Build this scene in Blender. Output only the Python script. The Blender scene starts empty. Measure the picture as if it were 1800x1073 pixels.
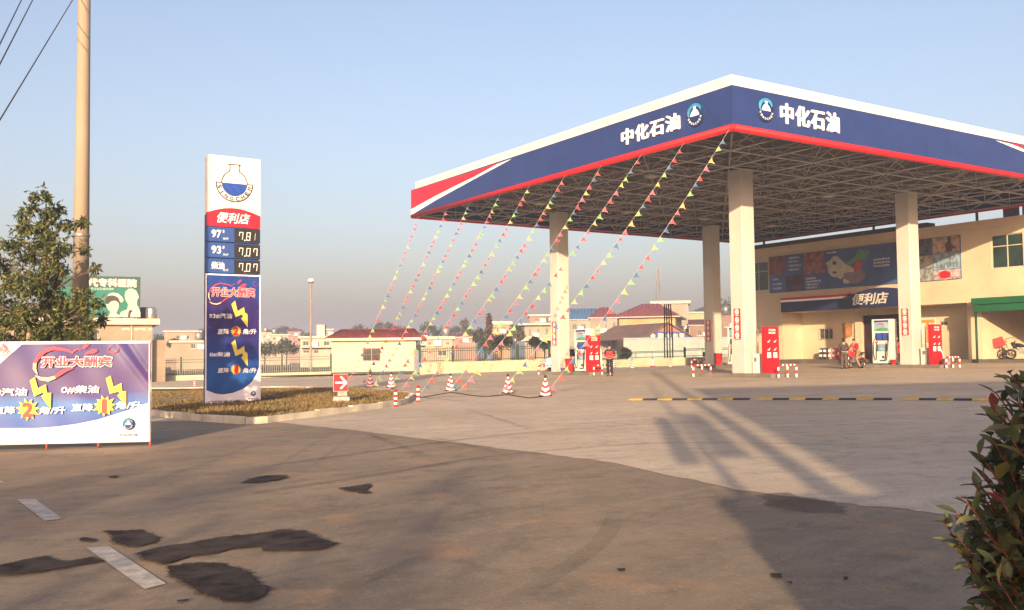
import bpy, math, random
from mathutils import Vector as V, Matrix
random.seed(7)
R = math.radians
scn = bpy.context.scene
# ------------------------------------------------------------------ camera
F_PX, PITCH, ROLL, CAM_H = 1668.587, 0.0514703, -0.0106970, 1.454562     # focal length in photo pixels (1800 wide)
_fw = V((0, math.cos(PITCH), math.sin(PITCH))); _up = V((0, -math.sin(PITCH), math.cos(PITCH))); _rt = V((1, 0, 0))
C_R = _rt*math.cos(ROLL) + _up*math.sin(ROLL); C_U = _up*math.cos(ROLL) - _rt*math.sin(ROLL); C_F = _fw
EYE = V((0, 0, CAM_H))
cd = bpy.data.cameras.new('camera'); cam = bpy.data.objects.new('camera', cd); scn.collection.objects.link(cam)
cd.sensor_width = 36; cd.lens = 36*F_PX/1800; cd.clip_start = 0.05; cd.clip_end = 6000
cam.matrix_world = Matrix(((C_R.x, C_U.x, -C_F.x, 0), (C_R.y, C_U.y, -C_F.y, 0), (C_R.z, C_U.z, -C_F.z, CAM_H), (0, 0, 0, 1)))
scn.camera = cam
# ------------------------------------------------------------------ light
SUN_EL, SUN_AZ = 12.3, 6.3          # elevation; light travels forward and this many degrees to the right
w = bpy.data.worlds.new('World'); scn.world = w; w.use_nodes = True
nt = w.node_tree; bg = nt.nodes['Background']
sky = nt.nodes.new('ShaderNodeTexSky'); sky.sky_type = 'NISHITA'; sky.sun_disc = False
sky.sun_elevation = R(SUN_EL); sky.sun_rotation = R(180 + SUN_AZ)
sky.air_density = 1.0; sky.dust_density = 4.3; sky.ozone_density = 3.7; sky.altitude = 60
wb = nt.nodes.new('ShaderNodeMix'); wb.data_type = 'RGBA'; wb.blend_type = 'MULTIPLY'; wb.inputs[0].default_value = 1.0; wb.inputs[7].default_value = (2.47, 1.72, 1.36, 1)   # hazy, warm-balanced sky
nt.links.new(sky.outputs[0], wb.inputs[6]); nt.links.new(wb.outputs[2], bg.inputs[0]); bg.inputs[1].default_value = 0.083
sd = bpy.data.lights.new('sun', 'SUN'); sd.energy = 5.0; sd.angle = R(0.6); sd.color = (1.0, 0.72, 0.44)
sun = bpy.data.objects.new('sun', sd); scn.collection.objects.link(sun)
LDIR = V((math.sin(R(SUN_AZ))*math.cos(R(SUN_EL)), math.cos(R(SUN_AZ))*math.cos(R(SUN_EL)), -math.sin(R(SUN_EL))))
sun.rotation_euler = LDIR.to_track_quat('-Z', 'Y').to_euler(); sun.location = (0, -20, 30)
scn.view_settings.view_transform = 'Standard'; scn.view_settings.look = 'None'
scn.view_settings.exposure = 1.3; scn.view_settings.gamma = 1
scn.cycles.use_denoising = True
scn.cycles.max_bounces = 6
# ------------------------------------------------------------------ helpers
def clip(v, a, b): return max(a, min(b, v))
GX, GY = 0.0171612, 0.0039378       # the site rises a little to the right and away
def G(x, y): return GX*clip(x, -30, 45) + GY*(clip(y, -20, 90) - 25)
def ray(px, py): return C_F + C_R*((px-900)/F_PX) - C_U*((py-536.5)/F_PX)
def at(px, py, dz=0.0):             # the point of the ground (raised by dz) at a photo pixel
    d = ray(px, py); t = 30.0
    for _ in range(30):
        p = EYE + d*t; t = (G(p.x, p.y) + dz - CAM_H)/d.z
    return EYE + d*t
def atY(px, py, Y):
    d = ray(px, py); return EYE + d*(Y/d.y)
def lin(h):
    c = [int(h[i:i+2], 16)/255 for i in (0, 2, 4)]
    return tuple(v/12.92 if v <= .04045 else ((v+.055)/1.055)**2.4 for v in c)
MATS = {}
def pm(name, col, rough=.6, var=.12, scale=2.0, metal=0.0, bump=0.0, spec=.4, stretch=None, fine=None, tint=None):
    """painted / mineral / cloth surface: base colour broken by two noises, a little roughness change, optional bump"""
    if name in MATS: return MATS[name]
    if metal == 0 and 'glass' not in name and 'window' not in name: rough = max(rough, .58); spec = min(spec, .25)
    m = bpy.data.materials.new(name); m.use_nodes = True; t = m.node_tree; N = t.nodes; L = t.links
    b = N['Principled BSDF']; b.inputs['Roughness'].default_value = rough; b.inputs['Metallic'].default_value = metal
    b.inputs['Specular IOR Level'].default_value = spec
    if isinstance(col, str): col = lin(col)
    if var <= 0: b.inputs['Base Color'].default_value = (*col, 1)
    else:
        tc = N.new('ShaderNodeTexCoord'); mp = N.new('ShaderNodeMapping')
        if stretch: mp.inputs['Scale'].default_value = stretch
        n1 = N.new('ShaderNodeTexNoise'); n1.inputs['Scale'].default_value = scale; n1.inputs['Detail'].default_value = 6; n1.inputs['Roughness'].default_value = .62
        cr = N.new('ShaderNodeValToRGB'); e = cr.color_ramp.elements
        lo = tint if tint else tuple(c*(1-2.0*var) for c in col)
        e[0].position = .3; e[0].color = (*[max(0, c) for c in lo], 1); e[1].position = .68; e[1].color = (*[min(1, c*(1+.5*var)) for c in col], 1)
        L.new(tc.outputs['Object'], mp.inputs[0]); L.new(mp.outputs[0], n1.inputs['Vector']); L.new(n1.outputs[0], cr.inputs[0]); L.new(cr.outputs[0], b.inputs['Base Color'])
        if bump:
            n2 = N.new('ShaderNodeTexNoise'); n2.inputs['Scale'].default_value = fine or scale*14; n2.inputs['Detail'].default_value = 4
            bp = N.new('ShaderNodeBump'); bp.inputs['Strength'].default_value = bump; bp.inputs['Distance'].default_value = .02
            L.new(tc.outputs['Object'], n2.inputs['Vector']); L.new(n2.outputs[0], bp.inputs['Height']); L.new(bp.outputs[0], b.inputs['Normal'])
    MATS[name] = m; return m
def brick_mat(name, c1, c2, mortar, scale, bw=.5, rh=.25):
    m = bpy.data.materials.new(name); m.use_nodes = True; t = m.node_tree; N = t.nodes; L = t.links
    b = N['Principled BSDF']; b.inputs['Roughness'].default_value = .85
    tc = N.new('ShaderNodeTexCoord'); mp = N.new('ShaderNodeMapping'); mp.inputs['Rotation'].default_value = (R(90), 0, 0)
    bt = N.new('ShaderNodeTexBrick'); bt.inputs['Scale'].default_value = scale
    bt.inputs['Color1'].default_value = (*c1, 1); bt.inputs['Color2'].default_value = (*c2, 1); bt.inputs['Mortar'].default_value = (*mortar, 1)
    bt.inputs['Brick Width'].default_value = bw; bt.inputs['Row Height'].default_value = rh; bt.inputs['Mortar Size'].default_value = .012
    L.new(tc.outputs['Object'], mp.inputs[0]); L.new(mp.outputs[0], bt.inputs['Vector'])
    ns = N.new('ShaderNodeTexNoise'); ns.inputs['Scale'].default_value = .6; ns.inputs['Detail'].default_value = 5
    mx = N.new('ShaderNodeMix'); mx.data_type = 'RGBA'; mx.blend_type = 'MULTIPLY'; mx.inputs[0].default_value = .5
    L.new(tc.outputs['Object'], ns.inputs['Vector']); L.new(bt.outputs[0], mx.inputs[6]); L.new(ns.outputs[0], mx.inputs[7]); L.new(mx.outputs[2], b.inputs['Base Color'])
    MATS[name] = m; return m
class MB:
    """collects faces (world or local coordinates) and links them as ONE mesh object"""
    def __init__(s): s.v = []; s.f = []; s.mi = []; s.smooth = []
    def add(s, vs, fs, mi=0, sm=False):
        o = len(s.v); s.v += [V(p) for p in vs]
        for f in fs: s.f.append([i+o for i in f]); s.mi.append(mi); s.smooth.append(sm)
        return s
    def quad(s, a, b, c, d, mi=0): return s.add([a, b, c, d], [(0, 1, 2, 3)], mi)
    def poly(s, pts, mi=0): return s.add(pts, [tuple(range(len(pts)))], mi)
    def box(s, o, x, y, z, mi=0):          # origin corner and three edge vectors
        o, x, y, z = V(o), V(x), V(y), V(z)
        p = [o, o+x, o+x+y, o+y, o+z, o+x+z, o+x+y+z, o+y+z]
        return s.add(p, [(3, 2, 1, 0), (4, 5, 6, 7), (0, 1, 5, 4), (1, 2, 6, 5), (2, 3, 7, 6), (3, 0, 4, 7)], mi)
    def cbox(s, c, sx, sy, sz, rz=0, mi=0, M=None):   # centre and sizes
        X = V((math.cos(rz), math.sin(rz), 0)); Y = V((-X.y, X.x, 0)); Z = V((0, 0, 1))
        if M: X, Y, Z = M@V((1, 0, 0)), M@V((0, 1, 0)), M@V((0, 0, 1))
        c = V(c); return s.box(c - X*sx/2 - Y*sy/2 - Z*sz/2, X*sx, Y*sy, Z*sz, mi)
    def rings(s, rr, mi=0, cap=True, sm=True):
        n = len(rr[0]); o = len(s.v)
        for r in rr: s.v += [V(p) for p in r]
        for k in range(len(rr)-1):
            for i in range(n):
                j = (i+1) % n
                s.f.append([o+k*n+i, o+k*n+j, o+(k+1)*n+j, o+(k+1)*n+i]); s.mi.append(mi(k, i) if callable(mi) else mi); s.smooth.append(sm)
        if cap:
            m0 = mi(0, 0) if callable(mi) else mi; m1 = mi(len(rr)-2, 0) if callable(mi) else mi
            s.f.append([o+i for i in range(n)][::-1]); s.mi.append(m0); s.smooth.append(False)
            s.f.append([o+(len(rr)-1)*n+i for i in range(n)]); s.mi.append(m1); s.smooth.append(False)
        return s
    def tube(s, pts, r, n=8, mi=0, cap=True):
        pts = [V(p) for p in pts]; rs = r if isinstance(r, (list, tuple)) else [r]*len(pts); rr = []
        ref = V((0, 0, 1))
        d0 = (pts[-1]-pts[0])
        if abs(d0.normalized().z if d0.length else 0) > .9: ref = V((1, 0, 0))
        for i, p in enumerate(pts):
            d = (pts[min(i+1, len(pts)-1)] - pts[max(i-1, 0)]).normalized()
            a = d.cross(ref);
            if a.length < 1e-4: a = d.cross(V((0, 1, 0)))
            a.normalize(); b = d.cross(a)
            rr.append([p + (a*math.cos(2*math.pi*k/n) + b*math.sin(2*math.pi*k/n))*rs[i] for k in range(n)])
        return s.rings(rr, mi, cap)
    def lathe(s, o, prof, n=16, mi=0, cap=True, axis=None):
        o = V(o); A = (axis or V((0, 0, 1))).normalized(); X = A.orthogonal().normalized() if axis else V((1, 0, 0)); Y = A.cross(X)
        return s.rings([[o + A*z + (X*math.cos(2*math.pi*k/n) + Y*math.sin(2*math.pi*k/n))*r for k in range(n)] for r, z in prof], mi, cap)
    def ball(s, c, rx, ry, rz, n=12, m=8, mi=0):
        c = V(c); rr = []
        for k in range(m+1):
            a = -math.pi/2 + math.pi*k/m; q = max(.02, math.cos(a))
            rr.append([c + V((rx*q*math.cos(2*math.pi*i/n), ry*q*math.sin(2*math.pi*i/n), rz*math.sin(a))) for i in range(n)])
        return s.rings(rr, mi)
    def torus(s, c, axis, R0, r, n=20, m=8, mi=0):
        A = V(axis).normalized(); X = A.orthogonal().normalized(); Y = A.cross(X); c = V(c); o = len(s.v)
        for i in range(n):
            a = 2*math.pi*i/n; d = X*math.cos(a)+Y*math.sin(a)
            for j in range(m):
                b = 2*math.pi*j/m; s.v.append(c + d*(R0+r*math.cos(b)) + A*r*math.sin(b))
        for i in range(n):
            for j in range(m):
                s.f.append([o+i*m+j, o+((i+1) % n)*m+j, o+((i+1) % n)*m+(j+1) % m, o+i*m+(j+1) % m]); s.mi.append(mi); s.smooth.append(True)
        return s
    def slab(s, F, pts, n0, n1, mi=0):      # a polygon in frame F extruded from n0 to n1
        a = [F.p(u, v, n1) for u, v in pts]; b = [F.p(u, v, n0) for u, v in pts]; k = len(pts)
        area = sum(pts[i][0]*pts[(i+1) % k][1]-pts[(i+1) % k][0]*pts[i][1] for i in range(k))
        if area < 0: a.reverse(); b.reverse()
        s.add(a+b, [tuple(range(k)), tuple(range(2*k-1, k-1, -1))] + [(k+i, k+(i+1) % k, (i+1) % k, i) for i in range(k)], mi); return s
def link(o, parent=None):
    scn.collection.objects.link(o)
    if parent: o.parent = parent
    return o
def wm(o): return o.get('_') and None
ROOTM = {}
def mat_of(o):
    if o is None: return Matrix.Identity(4)
    return ROOTM.get(o.name) or Matrix.Identity(4)
def obj(name, mb, mats, parent=None, loc=None):
    """one mesh; its vertices are given in world coordinates"""
    M = mat_of(parent)
    if loc is not None: M = Matrix.Translation(V(loc))
    inv = M.inverted()
    me = bpy.data.meshes.new(name); me.from_pydata([inv@p for p in mb.v], [], mb.f)
    for m in (mats if isinstance(mats, (list, tuple)) else [mats]): me.materials.append(m)
    me.polygons.foreach_set('material_index', mb.mi); me.polygons.foreach_set('use_smooth', mb.smooth)
    me.update(); o = bpy.data.objects.new(name, me); link(o, parent)
    if loc is not None: o.location = V(loc)
    ROOTM[o.name] = M
    return o
def tag(o, label, cat, group=None):
    o['label'] = label; o['category'] = cat
    if group: o['group'] = group
    return o
def thing(name, label, cat, loc=(0, 0, 0), rz=0.0, group=None):
    o = bpy.data.objects.new(name, None); link(o); o.empty_display_size = .3
    o.location = V(loc); o.rotation_euler = (0, 0, rz)
    ROOTM[o.name] = Matrix.Translation(V(loc)) @ Matrix.Rotation(rz, 4, 'Z')
    return tag(o, label, cat, group)
def struct(name, mb, mats, kind='structure'):
    o = obj(name, mb, mats); o['kind'] = kind; return o
def dup(root, loc, rz, label, group=None):
    c = root.copy(); link(c); c.location = V(loc); c.rotation_euler = (0, 0, rz); c['label'] = label
    if group: c['group'] = group
    for ch in list(root.children):
        k = ch.copy(); link(k); k.parent = c
        for g in list(ch.children):
            q = g.copy(); link(q); q.parent = k
    return c
class Frame:
    """a drawing plane: origin, right, up, outward normal"""
    def __init__(s, o, r, u=V((0, 0, 1))): s.o = V(o); s.r = V(r).normalized(); s.u = V(u).normalized(); s.n = s.r.cross(s.u)
    def p(s, u, v, n=0.0): return s.o + s.r*u + s.u*v + s.n*n
    def uv(s, px, py):
        d = ray(px, py); t = (s.o-EYE).dot(s.n)/d.dot(s.n); q = EYE + d*t - s.o; return (q.dot(s.r), q.dot(s.u))
    def off(s, n): return Frame(s.o + s.n*n, s.r, s.u)
def decal(F, pts, n, px=True, mb=None, mi=0):
    mb = mb or MB(); q = [F.uv(*p) for p in pts] if px else pts
    k = len(q); area = sum(q[i][0]*q[(i+1) % k][1]-q[(i+1) % k][0]*q[i][1] for i in range(k))
    if area < 0: q = q[::-1]
    return mb.poly([F.p(u, v, n) for u, v in q], mi)
_tc = {}
def glyphs(s, bold=.012, shear=0.0, depth=0.0, gap=1.0):
    k = (s, bold, shear, depth, gap)
    if k not in _tc:
        c = bpy.data.curves.new('t', 'FONT'); c.body = s; c.offset = bold; c.shear = shear; c.space_character = gap; c.extrude = depth; c.resolution_u = 3
        o = bpy.data.objects.new('t', c); link(o); bpy.context.view_layer.update()
        me = bpy.data.meshes.new_from_object(o.evaluated_get(bpy.context.evaluated_depsgraph_get()))
        vs = [v.co.copy() for v in me.vertices]; fs = [tuple(q.vertices) for q in me.polygons]
        bpy.data.objects.remove(o); bpy.data.curves.remove(c); bpy.data.meshes.remove(me)
        _tc[k] = (vs, fs)
    return _tc[k]
def text(F, s, box, n, mat, parent, name='lettering', bold=.012, shear=0.0, depth=0.0, rot=0.0, mb=None, mi=0, gap=1.0):
    """lettering fitted to box=(u0,v0,u1,v1) on F"""
    vs, fs = glyphs(s, 0.0, shear, .5 if depth else 0, gap)
    xs = [v.x for v in vs]; ys = [v.y for v in vs]; x0, x1, y0, y1 = min(xs)-bold, max(xs)+bold, min(ys)-bold, max(ys)+bold
    u0, v0, u1, v1 = box; m = mb or MB(); cu, cv = (u0+u1)/2, (v0+v1)/2
    sh = [(0, 0)] if bold < .008 else [(0, 0), (bold, bold*.5), (-bold, -bold*.5), (bold*.5, -bold), (-bold*.5, bold)]
    for q, (dx, dy) in enumerate(sh):
        out = []
        for v in vs:
            a = u0 + (v.x+dx-x0)/(x1-x0)*(u1-u0) - cu; b = v0 + (v.y+dy-y0)/max(1e-6, y1-y0)*(v1-v0) - cv
            out.append(F.p(cu + a*math.cos(rot) - b*math.sin(rot), cv + a*math.sin(rot) + b*math.cos(rot), n + q*.0004 + depth*(v.z+.5)))
        m.add(out, fs, mi)
    return None if mb else obj(name, m, mat, parent)
def pxbox(F, x0, y0, x1, y1):       # photo pixels: lower-left and upper-right
    a = F.uv(x0, y0); b = F.uv(x1, y1); return (a[0], a[1], b[0], b[1])
def circle(cx, cy, rx, ry, n=24, a0=0.0, a1=2*math.pi): return [(cx + rx*math.cos(a0+(a1-a0)*k/n), cy + ry*math.sin(a0+(a1-a0)*k/n)) for k in range(n+1 if a1-a0 < 6.28 else n)]
def band(F, pts, wid, n, mb, mi=0):      # a printed stroke along uv points with width list
    for i in range(len(pts)-1):
        (x0, y0), (x1, y1) = pts[i], pts[i+1]
        if i == 0: d0 = (x1-x0, y1-y0)
        else: d0 = (x1-pts[i-1][0], y1-pts[i-1][1])
        d1 = (pts[min(i+2, len(pts)-1)][0]-x0, pts[min(i+2, len(pts)-1)][1]-y0)
        def off(p, d, wv):
            l = math.hypot(*d) or 1; return (-d[1]/l*wv/2, d[0]/l*wv/2)
        a = off(0, d0, wid[i]); b = off(0, d1, wid[i+1])
        decal(F, [(x0-a[0], y0-a[1]), (x1-b[0], y1-b[1]), (x1+b[0], y1+b[1]), (x0+a[0], y0+a[1])], n, False, mb, mi)
# ------------------------------------------------------------------ shared materials
CREAM = pm('cream_paint', (.6, .55, .43), .55, .10, .8, bump=.05)
WHITE = pm('white_paint', (.62, .61, .56), .45, .07, 1.5)
BLUE = pm('blue_panel', (.017, .038, .155), .35, .08, 1.0, spec=.5)
RED = pm('red_paint', (.44, .010, .018), .35, .10, 2.0, spec=.5)
SWRED = pm('red_film', (.52, .016, .040), .4, .06, 2.0)
LWHITE = pm('white_letter', (.82, .82, .80), .4, .03, 3.0)
BLACK = pm('black_rubber', (.02, .02, .02), .7, .2, 6.0)
DARK = pm('dark_metal', (.045, .042, .04), .5, .2, 5.0)
STEEL = pm('grey_steel', (.30, .29, .27), .45, .15, 4.0, metal=.6)
GLASS = pm('dark_glass', (.018, .026, .024), .08, .3, .7, spec=.6)
GREENGLASS = pm('green_glass', (.022, .050, .035), .12, .4, .6, spec=.6)
CONC = pm('kerb_concrete', (.42, .38, .31), .85, .2, 1.6, bump=.25)
GREYC = pm('grey_concrete', (.20, .18, .15), .85, .2, 1.6, bump=.25)
YELLOW = pm('yellow_print', (.62, .50, .085), .5, .04, 3)
ORB = pm('orb_blue', (.008, .03, .12), .25, .3, 1.2, spec=.6)
CYAN = pm('orb_cyan', (.05, .32, .60), .3, .3, 2.0)
NAVY = pm('navy_ink', (.012, .022, .14), .4, .05, 2.0)
SKIN = pm('skin', (.42, .25, .17), .5, .1, 20)
HAIR = pm('black_hair', (.012, .011, .010), .5, .2, 40)
HAZE = 0.0018
# ------------------------------------------------------------------ ground, road, forecourt
def ground_mat(name, base, dark, dirt, streak_rot, streak=(1, 8, 1), rough=.8, dirt_amt=.5, bump=.35):
    m = bpy.data.materials.new(name); m.use_nodes = True; t = m.node_tree; N = t.nodes; L = t.links; b = N['Principled BSDF']
    b.inputs['Specular IOR Level'].default_value = .35
    tc = N.new('ShaderNodeTexCoord')
    def noise(scale, detail=7, rough=.6, mapping=None):
        n = N.new('ShaderNodeTexNoise'); n.inputs['Scale'].default_value = scale; n.inputs['Detail'].default_value = detail; n.inputs['Roughness'].default_value = rough
        if mapping:
            mp = N.new('ShaderNodeMapping'); mp.vector_type = 'TEXTURE'; mp.inputs['Rotation'].default_value = (0, 0, mapping[0]); mp.inputs['Scale'].default_value = mapping[1]
            L.new(tc.outputs['Object'], mp.inputs[0]); L.new(mp.outputs[0], n.inputs['Vector'])
        else: L.new(tc.outputs['Object'], n.inputs['Vector'])
        return n.outputs[0]
    def ramp(x, p0, p1):
        r = N.new('ShaderNodeMapRange'); r.inputs[1].default_value = p0; r.inputs[2].default_value = p1; L.new(x, r.inputs[0]); return r.outputs[0]
    def mix(f, a, c, mode='MIX'):
        q = N.new('ShaderNodeMix'); q.data_type = 'RGBA'; q.blend_type = mode
        if isinstance(f, float): q.inputs[0].default_value = f
        else: L.new(f, q.inputs[0])
        for i, v in ((6, a), (7, c)):
            if isinstance(v, tuple): q.inputs[i].default_value = (*v, 1)
            else: L.new(v, q.inputs[i])
        return q.outputs[2]
    c = mix(ramp(noise(.35, 8, .62), .38, .66), dark, base)
    s1 = N.new('ShaderNodeMath'); s1.operation = 'MULTIPLY'; s1.inputs[1].default_value = .34
    L.new(ramp(noise(1.6, 8, .65, (streak_rot, streak)), .42, .70), s1.inputs[0]); c = mix(s1.outputs[0], c, tuple(v*.62 for v in dark))
    b1 = N.new('ShaderNodeMath'); b1.operation = 'MULTIPLY'; b1.inputs[1].default_value = .75
    L.new(ramp(noise(2.3, 10, .72), .50, .66), b1.inputs[0]); c = mix(b1.outputs[0], c, tuple(v*.66 for v in dark))
    b2 = N.new('ShaderNodeMath'); b2.operation = 'MULTIPLY'; b2.inputs[1].default_value = .65
    L.new(ramp(noise(6.5, 8, .75), .54, .70), b2.inputs[0]); c = mix(b2.outputs[0], c, tuple(min(1, v*1.22) for v in base))
    s2 = N.new('ShaderNodeMath'); s2.operation = 'MULTIPLY'; s2.inputs[1].default_value = .25
    L.new(ramp(noise(4.0, 6, .6, (streak_rot+.15, (1, 14, 1))), .5, .72), s2.inputs[0])
    c = mix(s2.outputs[0], c, tuple(min(1, v*1.35) for v in base))
    dm = N.new('ShaderNodeMath'); dm.operation = 'MULTIPLY'; dm.inputs[1].default_value = dirt_amt
    L.new(ramp(noise(.9, 9, .7), .55, .72), dm.inputs[0]); c = mix(dm.outputs[0], c, dirt)
    g = ramp(noise(38, 3, .7), .2, .8); c = mix(.42, c, g, 'MULTIPLY'); g2 = ramp(noise(150, 3, .8), .3, .7); c = mix(.40, c, g2, 'MULTIPLY')
    big = ramp(noise(.12, 5, .6), .35, .68); c = mix(.22, c, big, 'MULTIPLY')
    sp = N.new('ShaderNodeTexVoronoi'); sp.inputs['Scale'].default_value = 2.4; L.new(tc.outputs['Object'], sp.inputs['Vector'])
    spot = ramp(sp.outputs[0], .05, .028); c = mix(spot, c, tuple(v*.35 for v in dark))
    L.new(c, b.inputs['Base Color'])
    rr = N.new('ShaderNodeMapRange'); rr.inputs[3].default_value = rough-.12; rr.inputs[4].default_value = rough+.1; L.new(noise(1.2), rr.inputs[0]); L.new(rr.outputs[0], b.inputs['Roughness'])
    bp = N.new('ShaderNodeBump'); bp.inputs['Strength'].default_value = bump; bp.inputs['Distance'].default_value = .012
    L.new(noise(60, 4, .7), bp.inputs['Height']); L.new(bp.outputs[0], b.inputs['Normal'])
    return m
EARTH = ground_mat('dry_earth', (.30, .22, .14), (.20, .145, .09), (.22, .20, .10), .3, (1, 2.5, 1), .95, .6)
ROADM = ground_mat('old_asphalt', (.48, .375, .255), (.345, .275, .19), (.66, .39, .19), R(-57), (1, 7, 1), .78, .85)
APRON = ground_mat('apron_concrete', (.93, .775, .575), (.77, .64, .475), (.92, .60, .35), R(-80), (1, 9, 1), .78, .7)
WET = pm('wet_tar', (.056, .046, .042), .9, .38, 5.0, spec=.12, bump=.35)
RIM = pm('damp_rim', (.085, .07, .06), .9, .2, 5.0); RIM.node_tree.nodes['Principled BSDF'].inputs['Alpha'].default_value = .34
LINE = pm('worn_road_paint', (.44, .42, .38), .7, .25, 9.0)
gx = [-1280, -400, -30, 45, 400, 1280]; gy = [-130, -20, 90, 500, 2050]
m = MB()
for i in range(5):
    for j in range(4):
        m.quad(*[V((x, y, G(x, y))) for x, y in ((gx[i], gy[j]), (gx[i+1], gy[j]), (gx[i+1], gy[j+1]), (gx[i], gy[j+1]))])
struct('ground', m, EARTH)
def sheet(name, pts, mat, dz, grid=False):
    m = MB(); m.poly([V((x, y, G(x, y)+dz)) for x, y in pts]); return struct(name, m, mat)
def gp(*pp): return [(lambda q: (q.x, q.y))(at(*p)) for p in pp]
joint = gp((352, 741), (480, 742), (640, 760), (860, 787), (1060, 812), (1300, 862), (1500, 888), (1690, 908))
sheet('road', [(-30, -19), (44.9, -19), (44.9, 89), (-29.9, 89)], ROADM, .004)
jr = random.Random(2); jj = []
for a, b in zip(joint, joint[1:]):
    for k in range(10): jj.append((a[0]+(b[0]-a[0])*k/10 + jr.uniform(-.05, .05), a[1]+(b[1]-a[1])*k/10 + jr.uniform(-.05, .05)))
sheet('forecourt', jj + joint[-1:] + [(7.5, 5.8), (44.8, -6), (44.8, 88.5), (-29.8, 88.5), (-29.8, 29), (-9, 24)], APRON, .008)
# worn lane dashes and wet patches on the road (flat marks)
dz = .012
for q in (((30, 880), (62, 879), (110, 914), (78, 918)), ((152, 966), (192, 963), (292, 1029), (255, 1039)), ((-40, 842), (-16, 840), (10, 850), (-14, 852))):
    sheet('lane_marking', gp(*q), LINE, dz)
def zq(*pts): return gp(*[(x/2.571, 800+y/2.571) for x, y in pts])
def rough_poly(pts, k=9, amt=.028):
    out = []
    for i in range(len(pts)):
        a, b = V((*pts[i], 0)), V((*pts[(i+1) % len(pts)], 0)); L = (b-a).length; nrm = V((-(b-a).y, (b-a).x, 0)).normalized() if L else V()
        for j in range(k):
            q = a.lerp(b, j/k) + (nrm*random.uniform(-amt, amt)*min(1, L) if j else V()); out.append((q.x, q.y))
    return out
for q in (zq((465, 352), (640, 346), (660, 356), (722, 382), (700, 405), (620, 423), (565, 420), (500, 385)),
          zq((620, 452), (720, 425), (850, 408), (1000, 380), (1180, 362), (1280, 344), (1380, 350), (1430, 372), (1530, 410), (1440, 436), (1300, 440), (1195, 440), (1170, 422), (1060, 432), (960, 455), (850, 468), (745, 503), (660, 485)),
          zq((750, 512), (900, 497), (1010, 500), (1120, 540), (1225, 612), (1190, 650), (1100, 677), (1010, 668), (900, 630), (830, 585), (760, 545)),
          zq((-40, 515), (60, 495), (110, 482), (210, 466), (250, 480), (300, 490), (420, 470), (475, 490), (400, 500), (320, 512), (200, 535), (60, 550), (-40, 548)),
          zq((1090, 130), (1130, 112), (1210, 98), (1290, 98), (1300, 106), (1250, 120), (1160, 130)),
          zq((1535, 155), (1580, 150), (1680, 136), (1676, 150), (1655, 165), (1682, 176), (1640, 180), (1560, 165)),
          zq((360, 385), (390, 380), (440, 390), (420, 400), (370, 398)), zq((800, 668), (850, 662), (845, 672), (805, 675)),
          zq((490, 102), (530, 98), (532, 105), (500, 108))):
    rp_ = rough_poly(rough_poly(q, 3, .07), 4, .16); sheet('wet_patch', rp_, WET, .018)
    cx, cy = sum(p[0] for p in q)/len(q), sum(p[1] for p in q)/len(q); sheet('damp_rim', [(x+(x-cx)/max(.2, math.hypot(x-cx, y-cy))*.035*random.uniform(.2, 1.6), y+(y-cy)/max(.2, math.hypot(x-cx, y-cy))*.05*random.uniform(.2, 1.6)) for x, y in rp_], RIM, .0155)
for q in (((1325, 873), (1380, 868), (1440, 880), (1490, 893), (1485, 906), (1420, 904), (1350, 893)), ((1083, 1004), (1098, 1003), (1100, 1007), (1088, 1008)), ((1352, 1012), (1372, 1012), (1374, 1020), (1358, 1019)), ((1482, 1018), (1490, 1018), (1490, 1023), (1483, 1023)), ((1380, 1027), (1394, 1026), (1392, 1030))):
    q = gp(*q); sheet('oil_stain', rough_poly(rough_poly(q, 3, .08), 3, .2), RIM if len(q) > 5 else WET, .0158)
# cracks and expansion joints in the apron
JM = pm('joint_tar', (.16, .13, .10), .8, .3, 3)
def seam(a, b, w_=.035):
    a, b = V((*a, 0)), V((*b, 0)); d = (b-a).normalized(); n_ = V((-d.y, d.x, 0))*w_/2
    pts = [a-n_, b-n_, b+n_, a+n_]; sheet('pavement_joint', [(p.x, p.y) for p in pts], JM, .013)
g = gp((735, 700), (880, 697), (955, 692)); seam(g[0], g[2], .10)
g = gp((640, 690), (1080, 672)); seam(g[0], g[1], .06)
# faint curved tyre marks (thin see-through rubber film on the paving)
TYRE = pm('tyre_rubber', (.05, .042, .036), .8, .3, 1.5); _b = TYRE.node_tree.nodes['Principled BSDF']
_n = TYRE.node_tree.nodes.new('ShaderNodeTexNoise'); _n.inputs['Scale'].default_value = 1.3; _n.inputs['Detail'].default_value = 6
_m = TYRE.node_tree.nodes.new('ShaderNodeMapRange'); _m.inputs[1].default_value = .42; _m.inputs[2].default_value = .75; _m.inputs[4].default_value = .24
TYRE.node_tree.links.new(_n.outputs[0], _m.inputs[0]); TYRE.node_tree.links.new(_m.outputs[0], _b.inputs['Alpha'])
def tyre(pp, w_=.17, k=8):
    P = [V((*q, 0)) for q in gp(*pp)]; C = []
    for i in range(len(P)-1):
        a, b, c, d = P[max(0, i-1)], P[i], P[i+1], P[min(len(P)-1, i+2)]
        for j in range(k):
            t = j/k; C.append(.5*((2*b) + (c-a)*t + (2*a-5*b+4*c-d)*t*t + (3*b-a-3*c+d)*t**3))
    C.append(P[-1]); m = MB()
    for i in range(len(C)-1):
        d0 = (C[min(i+1, len(C)-1)]-C[max(i-1, 0)]).normalized(); d1 = (C[min(i+2, len(C)-1)]-C[i]).normalized(); n0 = V((-d0.y, d0.x, 0))*w_/2; n1 = V((-d1.y, d1.x, 0))*w_/2
        m.quad(*[V((q.x, q.y, G(q.x, q.y)+.0145)) for q in (C[i]-n0, C[i+1]-n1, C[i+1]+n1, C[i]+n0)])
    struct('tyre_mark', m, TYRE)
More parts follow.
